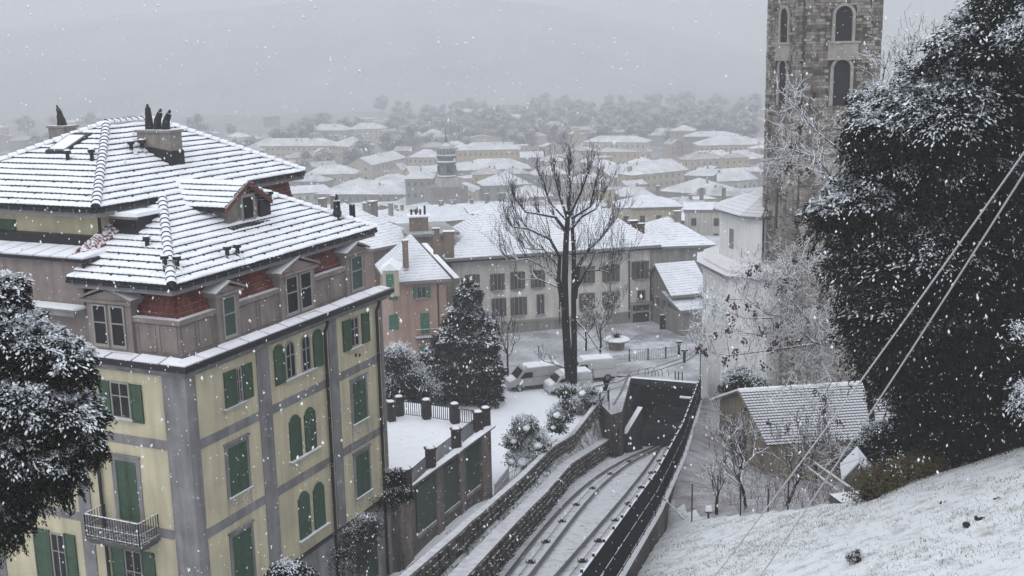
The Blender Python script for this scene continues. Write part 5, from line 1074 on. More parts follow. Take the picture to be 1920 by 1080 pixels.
# openings on both faces: (centre fraction, sill z, head z, half width)
def tz(u, v): return PD(u, v, Dt)[2]
zo = [(tz(1570, 77), tz(1570, 10)), (tz(1570, 200), tz(1570, 112))]
def inopen(fr_, z, hw): 
    for (a, b) in zo:
        c_ = b-hw; 
        if a-.1 < z < c_ and abs(fr_) < hw+.25: return True
        if z >= c_ and math.hypot(fr_, z-c_) < hw+.25: return True
    return False
st = MB(); qn = MB(); tr_ = np.random.RandomState(3)
for face, (dd, nnn) in enumerate(((d1, -d2), (d2, -d1))):
    hw = .66; cx = hitlen(1571, d1) if face == 0 else hitlen(1464.5, d2)
    z = zB_
    while z < zT_-.2:
        hc = tr_.uniform(.17, .27); s = 0.02+tr_.uniform(0, .2)
        while s < side_-.05:
            L_ = tr_.uniform(.32, .8); e = min(s+L_, side_-.02)
            if not (inopen((s+e)/2-cx, z+hc/2, hw) or inopen(s-cx+.1, z+hc/2, hw) or inopen(e-cx-.1, z+hc/2, hw)):
                lw_ = .035 if abs((s+e)/2-cx) < side_*.33 else .11; pr = lw_+tr_.uniform(0, .035)
                p = c1+dd*s+nnn*pr+UP*z; qd = dd*(e-s-.03); st.box(p, qd, -nnn*(pr+.02), UP*(hc-.025))
            s = e+.0
        z += hc
st.build('stone_courses', m_tst, tw, kind='stuff')
for face, (dd, nnn) in enumerate(((d1, -d2), (d2, -d1))):
    hw = .66; cx = hitlen(1571, d1) if face == 0 else hitlen(1464.5, d2); o = c1+dd*cx
    for (a, b) in zo:
        cz = b-hw; m = MB(); ring = [(-hw, a), (hw, a)]+[(hw*math.cos(t_), cz+hw*math.sin(t_)) for t_ in np.linspace(0, math.pi, 11)]
        m.hexa([o+dd*x+UP*z_+nnn*-.02 for x, z_ in ring], [o+dd*x+UP*z_+nnn*.02 for x, z_ in ring]); m.build('arched_opening', mat('dark_belfry', (.022, .022, .026), .9), tw)
        m = MB(); i_ = [(-hw, a)]+[(hw*math.cos(t_), cz+hw*math.sin(t_)) for t_ in np.linspace(math.pi, 0, 13)]+[(hw, a)]; oo_ = [(-hw-.28, a)]+[((hw+.22)*math.cos(t_), cz+(hw+.22)*math.sin(t_)) for t_ in np.linspace(math.pi, 0, 13)]+[(hw+.22, a)]
        for k in range(len(i_)-1):
            q = [i_[k], i_[k+1], oo_[k+1], oo_[k]]; m.hexa([o+dd*x+UP*z_ for x, z_ in q], [o+dd*x+UP*z_+nnn*.13 for x, z_ in q])
        m.build('arch_surround', mat('pale_arch_stone', (.36, .34, .31), .9, noise=.2, nscale=3, streak=.2), tw)
    zb_ = zo[0][0]; m = MB(); m.box(o-dd*(hw+.5)+nnn*.18+UP*(zb_-1.15), dd*(2*hw+1.0), -nnn*.2, UP*1.0); m.box(o-dd*(hw+.62)+nnn*.26+UP*(zb_-.15), dd*(2*hw+1.24), -nnn*.3, UP*.15, 1); m.box(o-dd*(hw+.6)+nnn*.25+UP*(zb_-1.32), dd*(2*hw+1.2), -nnn*.3, UP*.16); m.build('sill_panel', [mat('pale_arch_stone', None), m_sill], tw)
for (u, v0, v1) in ((1457, 362, 440),): m = MB(); p = c1+d2*side_*.55-d1*.13; m.box(p+UP*tz(u, v1), d2*.28, d1*.2, UP*(tz(u, v0)-tz(u, v1))); m.build('slit_window', m_wdark, tw)
# ------------------------------------------------------------ small chapel with barrel-tile roof
zE = -24.0; e0, e1_ = Pz(1437, 836, zE), Pz(1700, 818, zE); rg0, rg1 = Pz(1384, 733, zE+2.1), Pz(1662, 724, zE+2.1)
dx = unit(e1_-e0); rg1 = rg0+dx*np.linalg.norm(e1_-e0)
chp = thing('small_chapel', V3(e0[0]+4, e0[1]+4, -28.5), 'small beige chapel with snow-covered barrel-tile roof below the big evergreen tree', 'chapel')
tiledquad('front_roof_slope', e0, e1_, rg1, rg0, 40, 20, chp, amp=.03, th=.085, allf=True)
bk = (rg0-e0)*V3(1, 1, 0); b0, b1 = rg0+bk-UP*2.1, rg1+bk-UP*2.1
m = MB(); m.add([rg0, rg1, b1, b0], [(0, 1, 2, 3)]); m.build('back_roof_slope', m_roofsnow, chp)
nrm = unit(V3(dx[1], -dx[0], 0)); m = MB(); m_beige = mat('beige_chapel_wall', (.27, .235, .18), .9, noise=.15, nscale=1, streak=.3, bump=.3)
ww0 = e0+dx*.45+bk*.08; L_ = np.linalg.norm(e1_-e0)-.9; gg = [ww0-UP*5, ww0+bk*1.84-UP*5, ww0+bk*1.84+UP*.1, ww0+bk*.92+UP*1.95, ww0+UP*.1]
m.hexa(gg, [p+dx*L_ for p in gg]); m.build('wall', m_beige, chp)
m = MB(); lo = [rg0+UP*.0-dx*.15, b0-dx*.15, b0+dx*.5, rg0+dx*.5]; m.hexa(lo, [p+UP*.13 for p in lo]); lo = [e0-dx*.05-UP*.09, rg0-dx*.05-UP*.09, rg0+dx*.25-UP*.09, e0+dx*.25-UP*.09]; m.build('verge_snow', m_roofsnow, chp)
m = MB(); lo = [e0-dx*.02, rg0-dx*.02, rg0+dx*.1, e0+dx*.1]; m.hexa([p-UP*.22 for p in lo], [p-UP*.03 for p in lo]); m.build('verge_board', m_brow, chp)
m = MB(); rr_ = [rg0+dx*(np.linalg.norm(e1_-e0)*k/1) for k in (0, 1)]; m.tube([rr_[0]+UP*.05, rr_[1]+UP*.05], .13, 8); m.build('ridge_snow', m_roofsnow, chp)
gn = -dx; gc = ww0+bk*.92; gd_ = unit(bk); m = MB(); ring = [(-.62, -2.6), (.62, -2.6)]+[(.62*math.cos(t_), -1.3+.62*math.sin(t_)) for t_ in np.linspace(0, math.pi, 9)]
m.hexa([gc+gd_*x+UP*z_+gn*.0 for x, z_ in ring], [gc+gd_*x+UP*z_+gn*.05 for x, z_ in ring]); m.build('arched_window', m_wdark, chp)
# wayside shrine with a lead-grey roof
q = PD(1608, 920, 50)
Dq = math.hypot(q[0], q[1]); shn = thing('wayside_shrine', q, 'little stone shrine with smooth snowy pitched roof behind the meadow fence', 'shrine'); k_ = Dq/FPX
yw = -.25; a1 = V3(math.cos(yw), math.sin(yw), 0); a2 = V3(-math.sin(yw), math.cos(yw), 0); w_, d_, hh = 1.0, 1.7, 1.25
base = q-a1*w_/2; m = MB(); m.hexa([base-UP*2.0, base+a1*w_-UP*2.0, base+a1*w_+UP*hh*.55, base+a1*w_/2+UP*(hh+.05), base+UP*hh*.55], [p+a2*d_ for p in [base-UP*2.0, base+a1*w_-UP*2.0, base+a1*w_+UP*hh*.55, base+a1*w_/2+UP*(hh+.05), base+UP*hh*.55]]); m.build('shrine_wall', m_conc, shn)
for s_ in (-1, 1): m = MB(); e_ = base+a1*(w_/2+s_*(w_/2+.22))+UP*hh*.36-a2*.15; r_ = base+a1*w_/2+UP*(hh+.12)-a2*.15; lo = [e_, r_, r_+a2*(d_+.3), e_+a2*(d_+.3)]; m.hexa(lo, [p+UP*.1 for p in lo]); m.build('roof_slope', m_roofsnow, shn)
m = MB(); ring = [(-.22, .0), (.22, .0)]+[(.22*math.cos(t_), .45+.22*math.sin(t_)) for t_ in np.linspace(0, math.pi, 7)]; cc_ = base+a1*w_*.5; m.hexa([cc_+a1*x+UP*z_ for x, z_ in ring], [cc_+a1*x+UP*z_-a2*.03 for x, z_ in ring]); m.build('niche', m_wdark, shn)
q = onground(1600, 936, gz, 30, 90); t = thing('flat_snowy_slab', q, 'flat snow-covered slab in front of the little shrine', 'slab'); m = MB(); m.cbox(q-UP*.25, 1.6, .9, .35, .25, 0, 1); m.build('slab', [m_stonew, m_snow], t)
# two snowy timber rails slanting left of the shrine
for i, (a, b, lab) in enumerate((((1499, 868), (1600, 930), 'upper snowy sloping rail left of the little shrine'), ((1490, 877), (1572, 930), 'lower snowy sloping rail left of the little shrine'))):
    p, q = onground(*a, gz, 30, 90)+UP*.7, onground(*b, gz, 30, 90)+UP*.25; m = MB(); m.tube([p, q], .06, 5); m.build('sloping_rail', mat('snowed_handrail', None), label=lab, cat='rail')
# ============================================================ wooded hill fading in the snow air
xs = np.linspace(-1700, 2000, 71); ysh = np.linspace(1500, 3000, 30); X, Y = np.meshgrid(xs, ysh)
prof = np.interp(X/Y, [-.45, -.2, -.05, .05, .12, .19, .25, .5], [75, 110, 122, 96, 52, -5, -58, -60])
ramp = np.clip((Y-1500)/800, 0, 1)**.8
Zh = -76+(prof+76)*ramp+20*snoise(np.stack([X, Y, Y*0], -1), .005, 4)*ramp+4*snoise(np.stack([X, Y, Y*0], -1), .03, 8)*ramp
o = put('wooded_hill', grid_mesh('g', np.stack([X, Y, Zh], -1), [ground_mat('hill_woods', (.40, .42, .45), (.15, .155, .165), .72, .006, .3, .05, .35, .1)]), kind='structure'); o.data.polygons.foreach_set('use_smooth', [True]*len(o.data.polygons))
def hz_(x, y):
    i = np.argmin(abs(xs-x)); j = np.argmin(abs(ysh-y)); return Zh[j, i] if y > 1500 else -78
# ============================================================ trees and shrubs
def crown(name, blobs, n, leaf, snow, seed, parent, mats=None, droop=.5, core=True, spread=.3, per=14, patch=1.1, thr=.15, asp=.38, left=False):
    """leaf quads in clumps over lumpy volumes; leaves high on a clump carry snow"""
    R_ = np.random.RandomState(seed); C = np.array([b[0] for b in blobs], float); r = np.array([b[1] for b in blobs], float); sq = np.array([b[2] if len(b) > 2 else (1, 1, 1) for b in blobs], float)
    nC = n//per; bi = R_.choice(len(blobs), nC, p=r**2/np.sum(r**2)); d = R_.normal(size=(nC, 3)); d /= np.linalg.norm(d, axis=1)[:, None]; d[:, 2] = np.where(d[:, 2] < -.6, -d[:, 2], d[:, 2])
    lump = 1+.16*snoise(d*1.0+C[bi], 2.6, seed); rad = r[bi]*lump*R_.uniform(.72, 1.04, nC); cc = C[bi]+d*rad[:, None]*sq[bi]
    inside = np.zeros(nC, bool)
    for k in range(len(blobs)): inside |= (np.linalg.norm((cc-C[k])/sq[k], axis=1) < r[k]*.66) & (bi != k)
    cc, d, bi = cc[~inside], d[~inside], bi[~inside]; nC = len(cc)
    off = R_.normal(size=(nC, per, 3))*spread*np.array([1, 1, .6]); p = (cc[:, None]+off).reshape(-1, 3); dd = np.repeat(d, per, 0); up = off[:, :, 2].reshape(-1)/spread
    pn = np.repeat(snoise(cc, patch, seed+5), per)
    sn = (dd[:, 2]*.55+up*.35+pn*.6+R_.normal(size=len(p))*.25) > thr+(1-snow)
    if left: sn = (dd[:, 2]*.5-dd[:, 0]*.35+up*.35+pn*.55+R_.normal(size=len(p))*.22-np.clip((p[:, 0]-PD(1700, 300, 45)[0])*.13, -.45, .75)) > .42
    a = dd*np.array([1, 1, .3])+R_.normal(size=p.shape)*.55; a[:, 2] -= droop; a /= np.linalg.norm(a, axis=1)[:, None]
    b = np.cross(a, R_.normal(size=p.shape)*np.where(sn, .25, 1.0)[:, None]+np.array([0, 0, 1.])*np.where(sn, 1.0, .3)[:, None]); b /= np.linalg.norm(b, axis=1)[:, None]
    s = leaf*R_.uniform(.6, 1.3, len(p))*np.where(sn, .92, 1.0); p = p+np.array([0, 0, 1.])*np.where(sn, .05, 0)[:, None]
    A_, B_ = a*s[:, None]*.5, b*s[:, None]*asp*.5
    V = np.stack([p-A_, p-A_*.1+B_, p+A_, p-A_*.1-B_], 1).reshape(-1, 3); Q = np.arange(len(V)).reshape(-1, 4); mi = np.where(sn, 1, np.where(R_.rand(len(p)) < .35, 2, 0))
    off0 = ROOTLOC.get(parent.name, V3(0, 0, 0)); o = put(name, np_mesh(name, V-off0, Q, mats or [m_leafd, m_leafsnow, m_leafg], mi), parent, kind='stuff')
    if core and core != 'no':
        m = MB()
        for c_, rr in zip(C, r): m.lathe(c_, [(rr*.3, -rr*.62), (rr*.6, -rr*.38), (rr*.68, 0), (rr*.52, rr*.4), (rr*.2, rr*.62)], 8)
        m.build('dark_crown_core', m_core, parent, kind='stuff')  # solid core added behind the leaves, its colour stands in for inner shade
    return o
def boughs(name, blobs, nb, leaf, snow, seed, parent, per=60, droop=.35, exposed=None, thick=.16, mats=None, core=.5):
    """foliage in separate drooping boughs: snow lies along the upper side of each, dark leaves hang below"""
    R_ = np.random.RandomState(seed); C = np.array([b[0] for b in blobs], float); r = np.array([b[1] for b in blobs], float)
    bi = R_.choice(len(blobs), nb, p=r**2/np.sum(r**2)); d = R_.normal(size=(nb, 3)); d[:, 2] = d[:, 2]*.75+.12; d /= np.linalg.norm(d, axis=1)[:, None]
    Ln = r[bi]*R_.uniform(.35, .72, nb); st = C[bi]+d*(r[bi]*R_.uniform(.35, .62, nb))[:, None]; t = R_.uniform(0, 1, (nb, per))**.8
    side = np.cross(d, UP); side /= (np.linalg.norm(side, axis=1)[:, None]+1e-6); fan = R_.normal(size=(nb, per))*thick*1.5*(1.15-t)*np.clip(r[bi], .5, 2)[:, None]
    vz = R_.normal(size=(nb, per))*thick*.62
    p = st[:, None]+d[:, None]*(t*Ln[:, None])[:, :, None]+side[:, None]*fan[:, :, None]; p[:, :, 2] += vz-droop*(t**2)*Ln[:, None]
    ex = np.clip(.25+d[:, 2]*.9, 0, 1)*snow*R_.uniform(.35, 1.25, nb)*(1 if exposed is None else exposed(st))
    ins = np.zeros(nb, bool); tip = st+d*Ln[:, None]
    for k in range(len(blobs)): ins |= (np.linalg.norm(tip-C[k], axis=1) < r[k]*.62) & (bi != k)
    ok = ~ins; p, d, vz, ex, t = p[ok], d[ok], vz[ok], ex[ok], t[ok]; nb = len(p)
    sn = (vz/(thick*.62)*.55+R_.normal(size=vz.shape)*.2) > (1.45-1.2*ex[:, None]); sn = sn.reshape(-1); dd = np.repeat(d, per, 0); tt = t.reshape(-1); p = p.reshape(-1, 3)
    a = dd+R_.normal(size=p.shape)*.42; a[:, 2] -= droop*(.5+tt)*1.3; a /= np.linalg.norm(a, axis=1)[:, None]
    b = np.cross(a, R_.normal(size=p.shape)*np.where(sn, .3, 1.0)[:, None]+UP*np.where(sn, 1.0, .3)[:, None]); b /= np.linalg.norm(b, axis=1)[:, None]
    s = leaf*R_.uniform(.55, 1.35, len(p))*np.where(sn, 1.05, 1.0); A_, B_ = a*s[:, None]*.5, b*(s*np.where(sn, .26, .2))[:, None]
    V = np.stack([p-A_, p-A_*.1+B_, p+A_, p-A_*.1-B_], 1).reshape(-1, 3); mi = np.where(sn, 1, np.where(R_.rand(len(p)) < .3, 2, 0))
    off0 = ROOTLOC.get(parent.name, V3(0, 0, 0)); put(name, np_mesh(name, V-off0, np.arange(len(V)).reshape(-1, 4), mats or [m_leafd, m_leafsnow, m_leafg], mi), parent, kind='stuff')
    # continuous snow lying along the top of the exposed boughs
    sel = ex > .42; ns = 16
    if sel.any():
        q0 = st[ok][sel]; ds = d[sel]; Ls = Ln[ok][sel]; ns_ = len(q0); tt = np.linspace(.12, 1.0, ns)[None]+R_.normal(size=(ns_, ns))*.02
        sd = np.cross(ds, UP); sd /= (np.linalg.norm(sd, axis=1)[:, None]+1e-6); w0 = R_.normal(size=(ns_, ns))*thick*.9
        c = q0[:, None]+ds[:, None]*(tt*Ls[:, None])[:, :, None]+sd[:, None]*w0[:, :, None]; c[:, :, 2] += thick*.62-droop*(tt**2)*Ls[:, None]+R_.normal(size=(ns_, ns))*thick*.15-np.abs(w0)*.35
        tg = ds[:, None]*np.ones((1, ns, 1)); tg[:, :, 2] -= 2*droop*tt; tg = tg+sd[:, None]*(w0*1.2/thick)[:, :, None]*.5; tg /= np.linalg.norm(tg, axis=2)[:, :, None]; c = c.reshape(-1, 3); tg = tg.reshape(-1, 3); sb_ = np.repeat(sd, ns, 0)+R_.normal(size=c.shape)*.35
        sb_ -= tg*np.sum(sb_*tg, 1)[:, None]; sb_ /= np.linalg.norm(sb_, axis=1)[:, None]; s = leaf*R_.uniform(.8, 1.9, len(c)); A_, B_ = tg*s[:, None]*.5, sb_*(s*.2)[:, None]
        V = np.stack([c-A_, c+B_, c+A_, c-B_], 1).reshape(-1, 3); put('snow_on_boughs', np_mesh('snow_on_boughs', V-off0, np.arange(len(V)).reshape(-1, 4), [m_leafsnow]), parent, kind='stuff')
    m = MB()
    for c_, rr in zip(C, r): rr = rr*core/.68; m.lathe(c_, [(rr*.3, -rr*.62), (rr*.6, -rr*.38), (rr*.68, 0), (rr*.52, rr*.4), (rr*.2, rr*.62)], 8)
    m.build('dark_crown_core', m_core, parent, kind='stuff')  # added opaque filling, shade between the boughs painted as near-black
# big snow-laden tree at the left edge
lt = thing('left_evergreen_tree', Pd(-60, 1250, 27.5), 'big dark evergreen tree with snow-laden leaves at the left edge, in front of the villa', 'tree')
bl = [((0, 560), 27, .7), ((15, 640), 27, 1.0), ((75, 665), 27, .85), ((125, 690), 27, .75), ((60, 770), 27, 1.2), ((125, 790), 27, .9), ((160, 840), 27, .5), ((20, 860), 27, 1.3), ((95, 880), 27, .8), ((0, 960), 27, .75), ((-40, 740), 27.5, 1.7), ((-60, 950), 27.5, 1.2), ((-30, 600), 28, 1.0)]
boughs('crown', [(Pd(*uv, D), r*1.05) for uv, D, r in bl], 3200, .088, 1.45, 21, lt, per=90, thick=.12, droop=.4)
m = MB(); b = Pd(-60, 1250, 27.5); m.tube([b, Pd(-50, 1000, 27.5), Pd(-40, 700, 27.5), Pd(0, 560, 27.5)], [.4, .34, .22, .06], 9); m.build('trunk', m_bark, lt)
for q in (((-45, 900), (60, 860)), ((-45, 850), (130, 800)), ((-40, 740), (110, 690)), ((-42, 800), (60, 760))): m = MB(); p0, p1 = Pd(*q[0], 27.5), Pd(*q[1], 27); m.tube([p0, (p0+p1)/2+UP*.2, p1], [.14, .1, .04], 6); m.build('limb', m_bark, lt)
# big evergreen on the right
rt = thing('right_evergreen_tree', PD(1850, 900, 46)-UP*2, 'huge dark evergreen tree filling the right edge, snow on its left branches', 'tree')
bl = [((1905, 40), 2.0), ((1850, 110), 2.2), ((1740, 165), 1.5), ((1665, 215), 1.5), ((1780, 240), 2.6), ((1900, 230), 2.6), ((1700, 330), 2.4), ((1610, 400), 1.6), ((1560, 410), 1.1), ((1860, 400), 3.4), ((1640, 490), 2.0), ((1750, 520), 3.1), ((1900, 560), 3.3), ((1680, 610), 2.1), ((1790, 680), 2.8), ((1905, 720), 2.9), ((1700, 700), 1.5), ((1620, 590), 1.0), ((1740, 770), 1.4), ((1840, 780), 1.6), ((1650, 250), 1.3)]
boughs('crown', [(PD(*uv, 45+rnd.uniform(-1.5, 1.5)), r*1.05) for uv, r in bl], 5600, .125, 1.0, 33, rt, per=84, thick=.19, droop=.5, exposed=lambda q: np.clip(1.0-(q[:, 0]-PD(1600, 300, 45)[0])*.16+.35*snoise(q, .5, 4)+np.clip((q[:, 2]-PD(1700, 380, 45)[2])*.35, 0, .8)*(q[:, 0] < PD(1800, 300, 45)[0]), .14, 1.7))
m = MB(); m.tube([PD(1850, 900, 46)-UP*2, PD(1845, 700, 46), PD(1850, 300, 46), PD(1890, 60, 46)], [.6, .5, .3, .06], 10); m.build('trunk', m_bark, rt)
for q in (((1845, 650), (1590, 620), .2), ((1850, 400), (1620, 400), .16), ((1850, 300), (1650, 200), .14), ((1845, 600), (1650, 520), .16)): m = MB(); p0, p1 = PD(*q[0], 46), PD(*q[1], 44.5); m.tube([p0, (p0+p1)/2+UP*.4, p1], [q[2], q[2]*.7, .04], 6); m.build('limb', m_bark, rt)
st_ = thing('snowy_evergreen_branch', PD(1960, 640, 30)-UP*3, 'snowy evergreen branch tips poking in at the right edge', 'shrub')
crown('crown', [(PD(1925, 640, 40), .55), (PD(1950, 760, 40), .9), (PD(1940, 80, 40), 1.0)], 5000, .16, 1.15, 35, st_, core=False, spread=.2)
# ---- bare trees
def twigs(m, p, d, L_, r, depth, R_, up=.15, spread=.55, nb=3, minr=.012, seg=3, sides=4):
    p = np.asarray(p, float); pts = [p]; dd = unit(d)
    for k in range(seg):
        dd = unit(dd+R_.normal(size=3)*.16+UP*up*.4); pts.append(pts[-1]+dd*L_/seg)
    rs = [max(minr, r*(1-.45*k/seg)) for k in range(seg+1)]; m.tube(pts, rs, sides, cap=False)
    if depth <= 0: return
    for k in range(nb):
        s = R_.uniform(.25, 1.0) if k else 1.0; i = min(int(s*seg), seg-1); f = s*seg-i; q = pts[i]*(1-f)+pts[i+1]*f
        nd = unit(dd+R_.normal(size=3)*spread+UP*up); twigs(m, q, nd, L_*R_.uniform(.5, .85), max(minr, rs[i]*.62), depth-1, R_, up, spread, nb, minr, seg, sides)
Dc = 89.0; bt = thing('tall_bare_tree', Pz(1070, 745, -28), 'tall bare pollarded tree with two dark trunks and snow-lined branches in the centre', 'tree')
LM = [([(1072, 745), (1066, 690), (1060, 600), (1059, 520), (1062, 440), (1066, 395)], .40, .18, 0), ([(1076, 735), (1077, 650), (1076, 560), (1077, 480), (1074, 430)], .28, .14, .8), ([(1056, 575), (1047, 520), (1049, 480), (1030, 445), (990, 425), (960, 420)], .2, .06, -.6),
      ([(1078, 560), (1085, 500), (1105, 470), (1130, 448), (1146, 430)], .2, .07, .6), ([(1060, 432), (1040, 405), (1012, 398), (985, 392), (970, 372)], .15, .05, -1), ([(1072, 428), (1092, 408), (1120, 396), (1135, 372)], .15, .05, 1), ([(1052, 565), (1046, 530), (1020, 505), (990, 492), (955, 500)], .12, .04, 1),
      ([(1082, 540), (1098, 505), (1120, 500), (1140, 502)], .1, .04, -1), ([(1048, 500), (1020, 470), (985, 470)], .1, .04, .5), ([(1064, 410), (1050, 370), (1040, 330)], .13, .04, 0), ([(1066, 400), (1070, 350), (1068, 315)], .14, .04, .4), ([(1068, 405), (1088, 360), (1100, 325)], .12, .04, -.5),
      ([(1064, 415), (1030, 380), (1020, 345)], .1, .04, .7), ([(1072, 410), (1105, 385), (1112, 345)], .1, .04, -.8), ([(1080, 600), (1100, 620), (1120, 650)], .07, .03, -.6), ([(1058, 690), (1040, 680), (1020, 672)], .06, .03, -.4), ([(1050, 540), (1010, 525), (975, 527)], .08, .03, .3)]
R_ = np.random.RandomState(17)
for i, (pp, r0_, r1_, oy) in enumerate(LM):
    n = len(pp); P = [PD(u, v, Dc)+V3(0, oy*(k/(n-1))*(2.2 if i > 1 else 1), 0) for k, (u, v) in enumerate(pp)]
    m = MB(); m.tube(P, [r0_+(r1_-r0_)*k/(n-1) for k in range(n)], 9 if i < 2 else 7); m.build('trunk' if i < 2 else 'limb', m_bark, bt)
tm = MB()
for i, (pp, r0_, r1_, oy) in enumerate(LM):
    n = len(pp); P = [PD(u, v, Dc)+V3(0, oy*(k/(n-1))*(2.2 if i > 1 else 1), 0) for k, (u, v) in enumerate(pp)]
    if i < 2: lst = [(P[-1], 7, 2.6), (P[-2], 5, 2.0)]
    elif 14 <= i: lst = [(P[-1], 3, 1.2), (P[1], 3, 1.2)]
    else: lst = [(P[k], 4, 2.2) for k in range(1, n)]+[(P[-1]*.5+P[-2]*.5, 4, 2.0), (P[-1], 4, 2.2)]
    for (q, cnt_, L_) in lst:
        L_ = L_*(.62 if (q[2] > PD(1066, 420, Dc)[2]) else 1.0)
        for c in range(cnt_): out = unit((q-PD(1066, 470, Dc))*V3(1, 1, .3)+R_.normal(size=3)*.5); twigs(tm, q, out*.6+UP*.75, L_*R_.uniform(.5, .95), .042, 3, R_, .24, .40, 2, .011)
tm.build('twigs', mat('snow_lined_twig', (.03, .026, .025), .95, snow=1.0, snowthr=.45, spec=.05), bt, kind='stuff')
def bare(u, v, D, h, lab, seed, name='bare_tree', nb=3, depth=3, r=.12, f=None, mt=None, minr=.018, p=None, lean=0, group=None):
    p = PD(u, v, D) if p is None else p; t = thing(name, p, lab, 'tree', group); R_ = np.random.RandomState(seed); m = MB(); top = p+UP*h*.42+V3(lean, 0, 0); m.tube([p-UP*.3, (p+top)/2+V3(R_.uniform(-.1, .1), 0, 0), top], [r, r*.8, r*.6], 6); m.build('trunk', m_bark, t)
    m = MB()
    for k in range(5): twigs(m, p+(top-p)*R_.uniform(.5, 1), unit(V3(R_.uniform(-1, 1), R_.uniform(-1, 1), .9)), h*.34, r*.5, depth, R_, .25, .55, nb, minr)
    m.build('twigs', mt or m_twigb, t, kind='stuff'); return t
bare(952, 700, 96, 5.5, 'slender bare tree between the conifer and the parked vans', 3); bare(1125, 668, 100, 6.5, 'thin bare tree with snowy twigs right of the tall pollarded tree', 4); bare(1098, 660, 104, 5.0, 'small twiggy tree hidden just right of the big trunks', 6)
bare(0, 0, 0, 4.2, 'small bare orchard tree behind the wire fence, left of the chapel wall', 8, p=onground(1400, 955, gz, 30, 90), lean=-.5, r=.09, minr=.0085, depth=3); bare(0, 0, 0, 4.6, 'multi-branched bare fruit tree in front of the beige chapel gable', 9, p=onground(1390, 920, gz, 50, 90), r=.09, minr=.0085, depth=4)
bare(0, 0, 0, 4.0, 'leaning bare tree below the chapel eave', 10, p=onground(1470, 950, gz, 30, 90), lean=.8, r=.08, minr=.0085, depth=4); bare(0, 0, 0, 2.9, 'short dark-stemmed bare tree close to the wire fence', 12, p=onground(1343, 968, gz, 30, 90), lean=.1, r=.07, minr=.0085, depth=2); bare(0, 0, 0, 4.4, 'tangled bare shrub-like tree left of the little shrine', 14, p=onground(1530, 925, gz, 30, 90), r=.08, minr=.014, depth=4)
# the snow-laced tree with dark seed pods in front of the tower
Ds = 62.0; ft_ = thing('seed_pod_tree', PD(1600, 800, Ds)-UP*2, 'leafless tree laced with snow, hung with dark red seed pods, before the stone tower', 'tree')
LS = [([(1640, 860), (1635, 740), (1590, 640), (1530, 640)], .2), ([(1620, 615), (1580, 622), (1545, 650), (1522, 640)], .16), ([(1525, 640), (1480, 600), (1440, 590), (1400, 560), (1370, 565)], .07), ([(1525, 642), (1470, 650), (1420, 660), (1370, 670), (1330, 660)], .07), ([(1520, 640), (1515, 600), (1480, 560), (1470, 520), (1430, 510)], .06), ([(1530, 645), (1545, 680), (1555, 710), (1545, 745)], .05), ([(1530, 645), (1500, 690), (1470, 720)], .05), ([(1540, 640), (1570, 590), (1560, 540), (1500, 500)], .06),
      ([(1620, 615), (1650, 500), (1640, 400), (1560, 330), (1500, 310)], .1), ([(1640, 400), (1600, 300), (1540, 250), (1500, 200)], .08), ([(1600, 300), (1640, 200), (1650, 130)], .07), ([(1640, 200), (1700, 130), (1700, 95)], .06), ([(1560, 330), (1520, 290), (1480, 280)], .05), ([(1480, 605), (1440, 630), (1400, 620), (1350, 610)], .05), ([(1440, 590), (1400, 600), (1340, 570)], .05), ([(1650, 500), (1580, 470), (1520, 480), (1470, 490)], .06)]
R_ = np.random.RandomState(5); tm = MB()
for i, (pp, r_) in enumerate(LS):
    P = [PD(u, v, Ds)+V3(0, R_.uniform(-.8, .8), 0) for u, v in pp]; n = len(P); m = MB(); m.tube(P, [r_*(1-.6*k/(n-1)) for k in range(n)], 7); m.build('limb' if i else 'trunk', m_bark if i < 2 else m_twig, ft_)
    if i == 0: continue
    for k in range(n-1):
        for s in (0, .33, .66):
            q = P[k]*(1-s)+P[k+1]*s; dv = unit(P[k+1]-P[k])
            for c in range(4 if q[0] > PD(1425, 600, Ds)[0] else 2): twigs(tm, q, dv*.5+unit(R_.normal(size=3)*V3(1, .8, 1))*.9, R_.uniform(.6, 1.25), .022, 3, R_, .05, .75, 2, .0105)
    for c in range(4): twigs(tm, P[-1], unit(P[-1]-P[-2])+R_.normal(size=3)*.5, 1.0, .022, 3, R_, .05, .7, 3, .0105)
tm.build('twigs', m_twig, ft_, kind='stuff')
for (u, v, s) in ((1308, 655, .7), (1320, 664, .8), (1372, 605, 1.2), (1366, 622, .8), (1430, 620, 1), (1458, 612, .7), (1376, 662, 1), (1360, 678, .8), (1432, 690, .7), (1462, 541, .9), (1474, 528, .5), (1420, 503, .9), (1405, 513, .7), (1375, 575, .8), (1340, 630, .8), (1546, 752, .8), (1545, 768, .9), (1572, 790, .9), (1476, 803, .8), (1442, 793, .5), (1402, 575, .6), (1455, 645, 1), (1444, 655, .8), (1480, 640, .8), (1437, 535, .5), (1480, 310, .6), (1473, 321, .5), (1515, 321, .5), (1500, 240, .5), (1486, 276, .6), (1500, 197, .4), (1526, 180, .4), (1530, 735, .6), (1398, 768, .5), (1415, 590, .5), (1395, 640, .5), (1365, 560, .5), (1500, 640, .7), (1490, 490, .6)):
    q = PD(u, v, Ds-.9); m = MB(); R2 = np.random.RandomState(int(u))
    for k in range(int(16*s)+5):
        c = q+R2.normal(size=3)*.14*s*V3(1, 1, 1.3); rr = R2.uniform(.035, .07); m.add([c+V3(rr, 0, 0), c+V3(-rr, 0, 0), c+V3(0, rr, 0), c+V3(0, -rr, 0), c+V3(0, 0, rr*1.4), c-V3(0, 0, rr*1.4)], [(0, 2, 4), (2, 1, 4), (1, 3, 4), (3, 0, 4), (2, 0, 5), (1, 2, 5), (3, 1, 5), (0, 3, 5)])
    m.build('seed_pod_cluster', m_berry, ft_)
